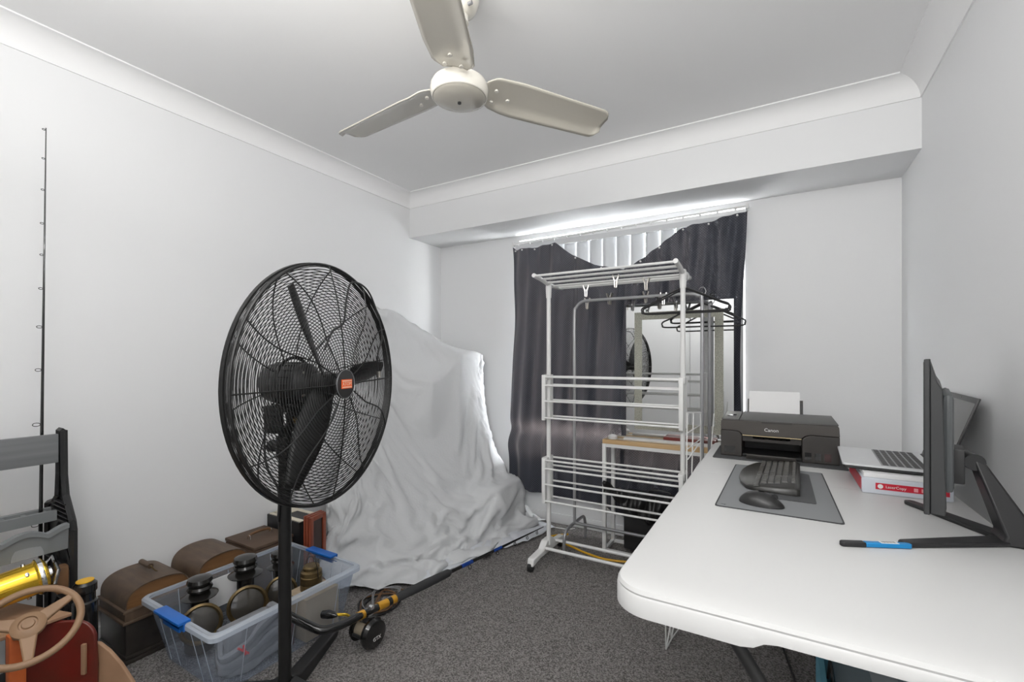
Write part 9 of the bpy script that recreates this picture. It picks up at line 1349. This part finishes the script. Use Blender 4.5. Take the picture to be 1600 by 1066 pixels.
# ================================================================== UPRIGHT ROD
t = thing('upright_fishing_rod', (-2.225, .555, .076), 'tall black fishing rod standing upright in the rack', 'fishing rod')
rb, rt = Vector((-2.228, .550, .40)), Vector((-2.238, .568, 1.985))
rb0 = rb+(rb-rt).normalized()*.30
MB().tube([rb, rt], [.0062, .0016], 8).build('blank', BLACKG, t)
MB().tube([rb, rb0], [.0085, .010], 10).build('rod_grip', BLACKP, t)
for f, s_ in ((.995, .5), (.93, .5), (.86, .55), (.785, .6), (.715, .6), (.64, .7), (.555, .9), (.46, 1.), (.34, 1.25), (.12, 1.2)):
    p = rb.lerp(rt, f); r_ = .008*s_; MB().tube([p+Vector((.003*s_, -.012*s_, 0))+Vector((0, r_*cos(a), r_*sin(a)*.6)) for a in [k*pi/6 for k in range(12)]], .0011, 4, closed=True).build('line_guide', BLACK, t)
# game reel in gold with leather-wrapped grip
t = thing('game_reel', (-2.08, .46, .40), 'large shiny gold game fishing reel in the rod rack', 'fishing reel')
gx = Vector((-2.075, .465, .455)); ga = Vector((0.06, 1, .12)).normalized(); Mg = Matrix.Translation(gx) @ frame(ga) @ Matrix.Diagonal((1.25, 1.25, 1, 1))
MB().lathe([(.040, -.16), (.044, -.155), (.044, -.10), (.041, -.098), (.041, .035), (.045, .04), (.045, .055), (.041, .06), (.035, .064), (.001, .066)], Mg, 32).build('gold_body', GOLD, t)
MB().lathe([(.047, .042), (.0475, .05), (.047, .053)], Mg, 32, cap=False).build('chrome_ring', CHROME, t)
for a in (20, 80, 140, 200, 260, 320): MB().lathe([(.006, .0), (.005, .005), (.001, .006)], Mg @ Matrix.Rotation(radians(a), 4, 'Z') @ Matrix.Translation((.0405, 0, .015)) @ Matrix.Rotation(pi/2, 4, 'Y'), 10).build('screw', CHROME, t)
b = MB(); b.tube([Mg @ Vector((.03, .02, .07)), Mg @ Vector((.035, .03, .09)), Mg @ Vector((-.03, .01, .085)), Mg @ Vector((-.035, -.02, .07))], .0055, 8); b.lathe([(.018, .064), (.018, .074), (.008, .078)], Mg, 16); b.build('drag_lever', CHROME, t)
tag(MB().box((-2.10, .548, .385), (-2.060, .58, .475), bev=.008).build('leather_pouch', BROWNP), 'small worn brown leather pouch beside the gold reel', 'pouch')
t = thing('spool_reel', (-2.05, .60, .32), 'black reel with a yellow ring on top beside the rack frame', 'fishing reel')
M = Matrix.Translation((-2.045, .615, 0)); MB().lathe([(.03, .16), (.034, .17), (.034, .34), (.028, .345), (.028, .37), (.032, .375), (.032, .40), (.024, .408)], M, 24).build('spool', BLACKG, t)
MB().lathe([(.014, .408), (.024, .409), (.024, .412), (.014, .412)], M, 24, cap=True).build('yellow_ring', YEL, t)
MB().box((-2.07, .59, .005), (-2.02, .64, .165), bev=.01).build('stem', BLACKP, t)

# ================================================================== PEDAL CAR WITH STEERING WHEEL
t = thing('pedal_car', (-1.95, .45, 0), 'worn red wooden toy pedal car with tan steering wheel', 'toy car')
# tan dash board, top
b = MB(); b.prism([(-2.225, .473), (-1.947, .555), (-1.952, .20), (-2.225, .12)], .347, .359); b.build('dash_board', TANW, t, bevel=.003)
# curved red cowl: a panel running diagonally, rounded upper corner
c0 = Vector((-2.075, .442, 0)); c1 = Vector((-1.866, .593, 0)); dd = (c1-c0).normalized(); LL = (c1-c0).length
Mx = basis(c0, dd, (0, 0, 1))
zt = .345
out = [(0, .02), (LL, .02), (LL+.004, .20), (LL, zt-.07)]+[(LL-.06+.06*cos(radians(a)), zt-.06+.06*sin(radians(a))) for a in range(0, 91, 10)]+[(0, zt)]
MB(Mx).prism(out, 0, .012).build('red_cowl', REDP, t, bevel=.003)
MB(Mx).prism([(LL-.06, .012), (LL+.135, .012), (LL+.125, .07), (LL+.10, .13), (LL+.065, .19), (LL+.03, .235), (LL, .262), (LL-.06, .27)], -.016, -.004).build('plywood_skirt', TANW, t, bevel=.003)
MB(Mx).box((LL-.035, .18, .012), (LL-.022, .275, .022), bev=.003).build('side_cleat', TANW, t)
MB().box((-2.06, .12, .015), (-1.87, .42, .03), bev=.003).build('floor_pan', TAND, t)
sw = Vector((-1.771, .415, .438)); nrm = Vector((.60, -.22, .77)).normalized()
Mw = Matrix.Translation(sw) @ frame(nrm)
w_ = MB().tube([Mw @ Vector((.104*cos(a), .104*sin(a), 0)) for a in [k*2*pi/64 for k in range(64)]], .0092, 12, closed=True).build('steering_wheel_rim', TAND, t)
MB().lathe([(.030, -.012), (.036, -.004), (.036, .006), (.028, .012), (.020, .014), (.018, .010), (.014, .010), (.012, .014), (.001, .015)], Mw, 28).build('wheel_hub', TAND, w_)
for a in SPOKES if 'SPOKES' in globals() else (35, 160, 275):
    a = radians(a); q = Vector((cos(a), sin(a), 0)); s_ = Vector((-sin(a), cos(a), 0))
    b = MB(Mw); b.prism([(.028, -.018), (.103, -.009), (.103, .009), (.028, .018)], -.006, .006, basis((0, 0, 0), q, s_)); b.build('wheel_spoke', TAND, w_, bevel=.004)
MB().box((-1.930, .405, .02), (-1.895, .44, .37), bev=.003).build('steering_column', ORANGE, t)
MB().tube([(-1.912, .42, .36), sw-nrm*.01], .010, 10).build('column_shaft', BLACK, t)
tag(MB().box((-1.73, .735, .0), (-1.66, .80, .012), bev=.003).build('wood_offcut', OAK), 'small orange wood offcut on the carpet before the clear tub', 'offcut')
# ================================================================== repeats share a group
GROUPS = {'clothes_hanger': 'black hangers at the right of the racks', 'clothes_clip': 'clips on the airer and garment rack', 'picture_frame': 'red frames leaning by the black box',
          'tangled_cable': 'cables tangled on the carpet by the tub', 'domed_case': 'domed wooden cases along the left wall', 'carriage_lamp': 'old black lamps in the clear tub',
          'curtain': 'black curtains over the window', 'power_cable': 'black cables under the table'}
for o in bpy.data.objects:
    k = o.name.split('.')[0]
    if o.parent is None and k in GROUPS: o['group'] = GROUPS[k]
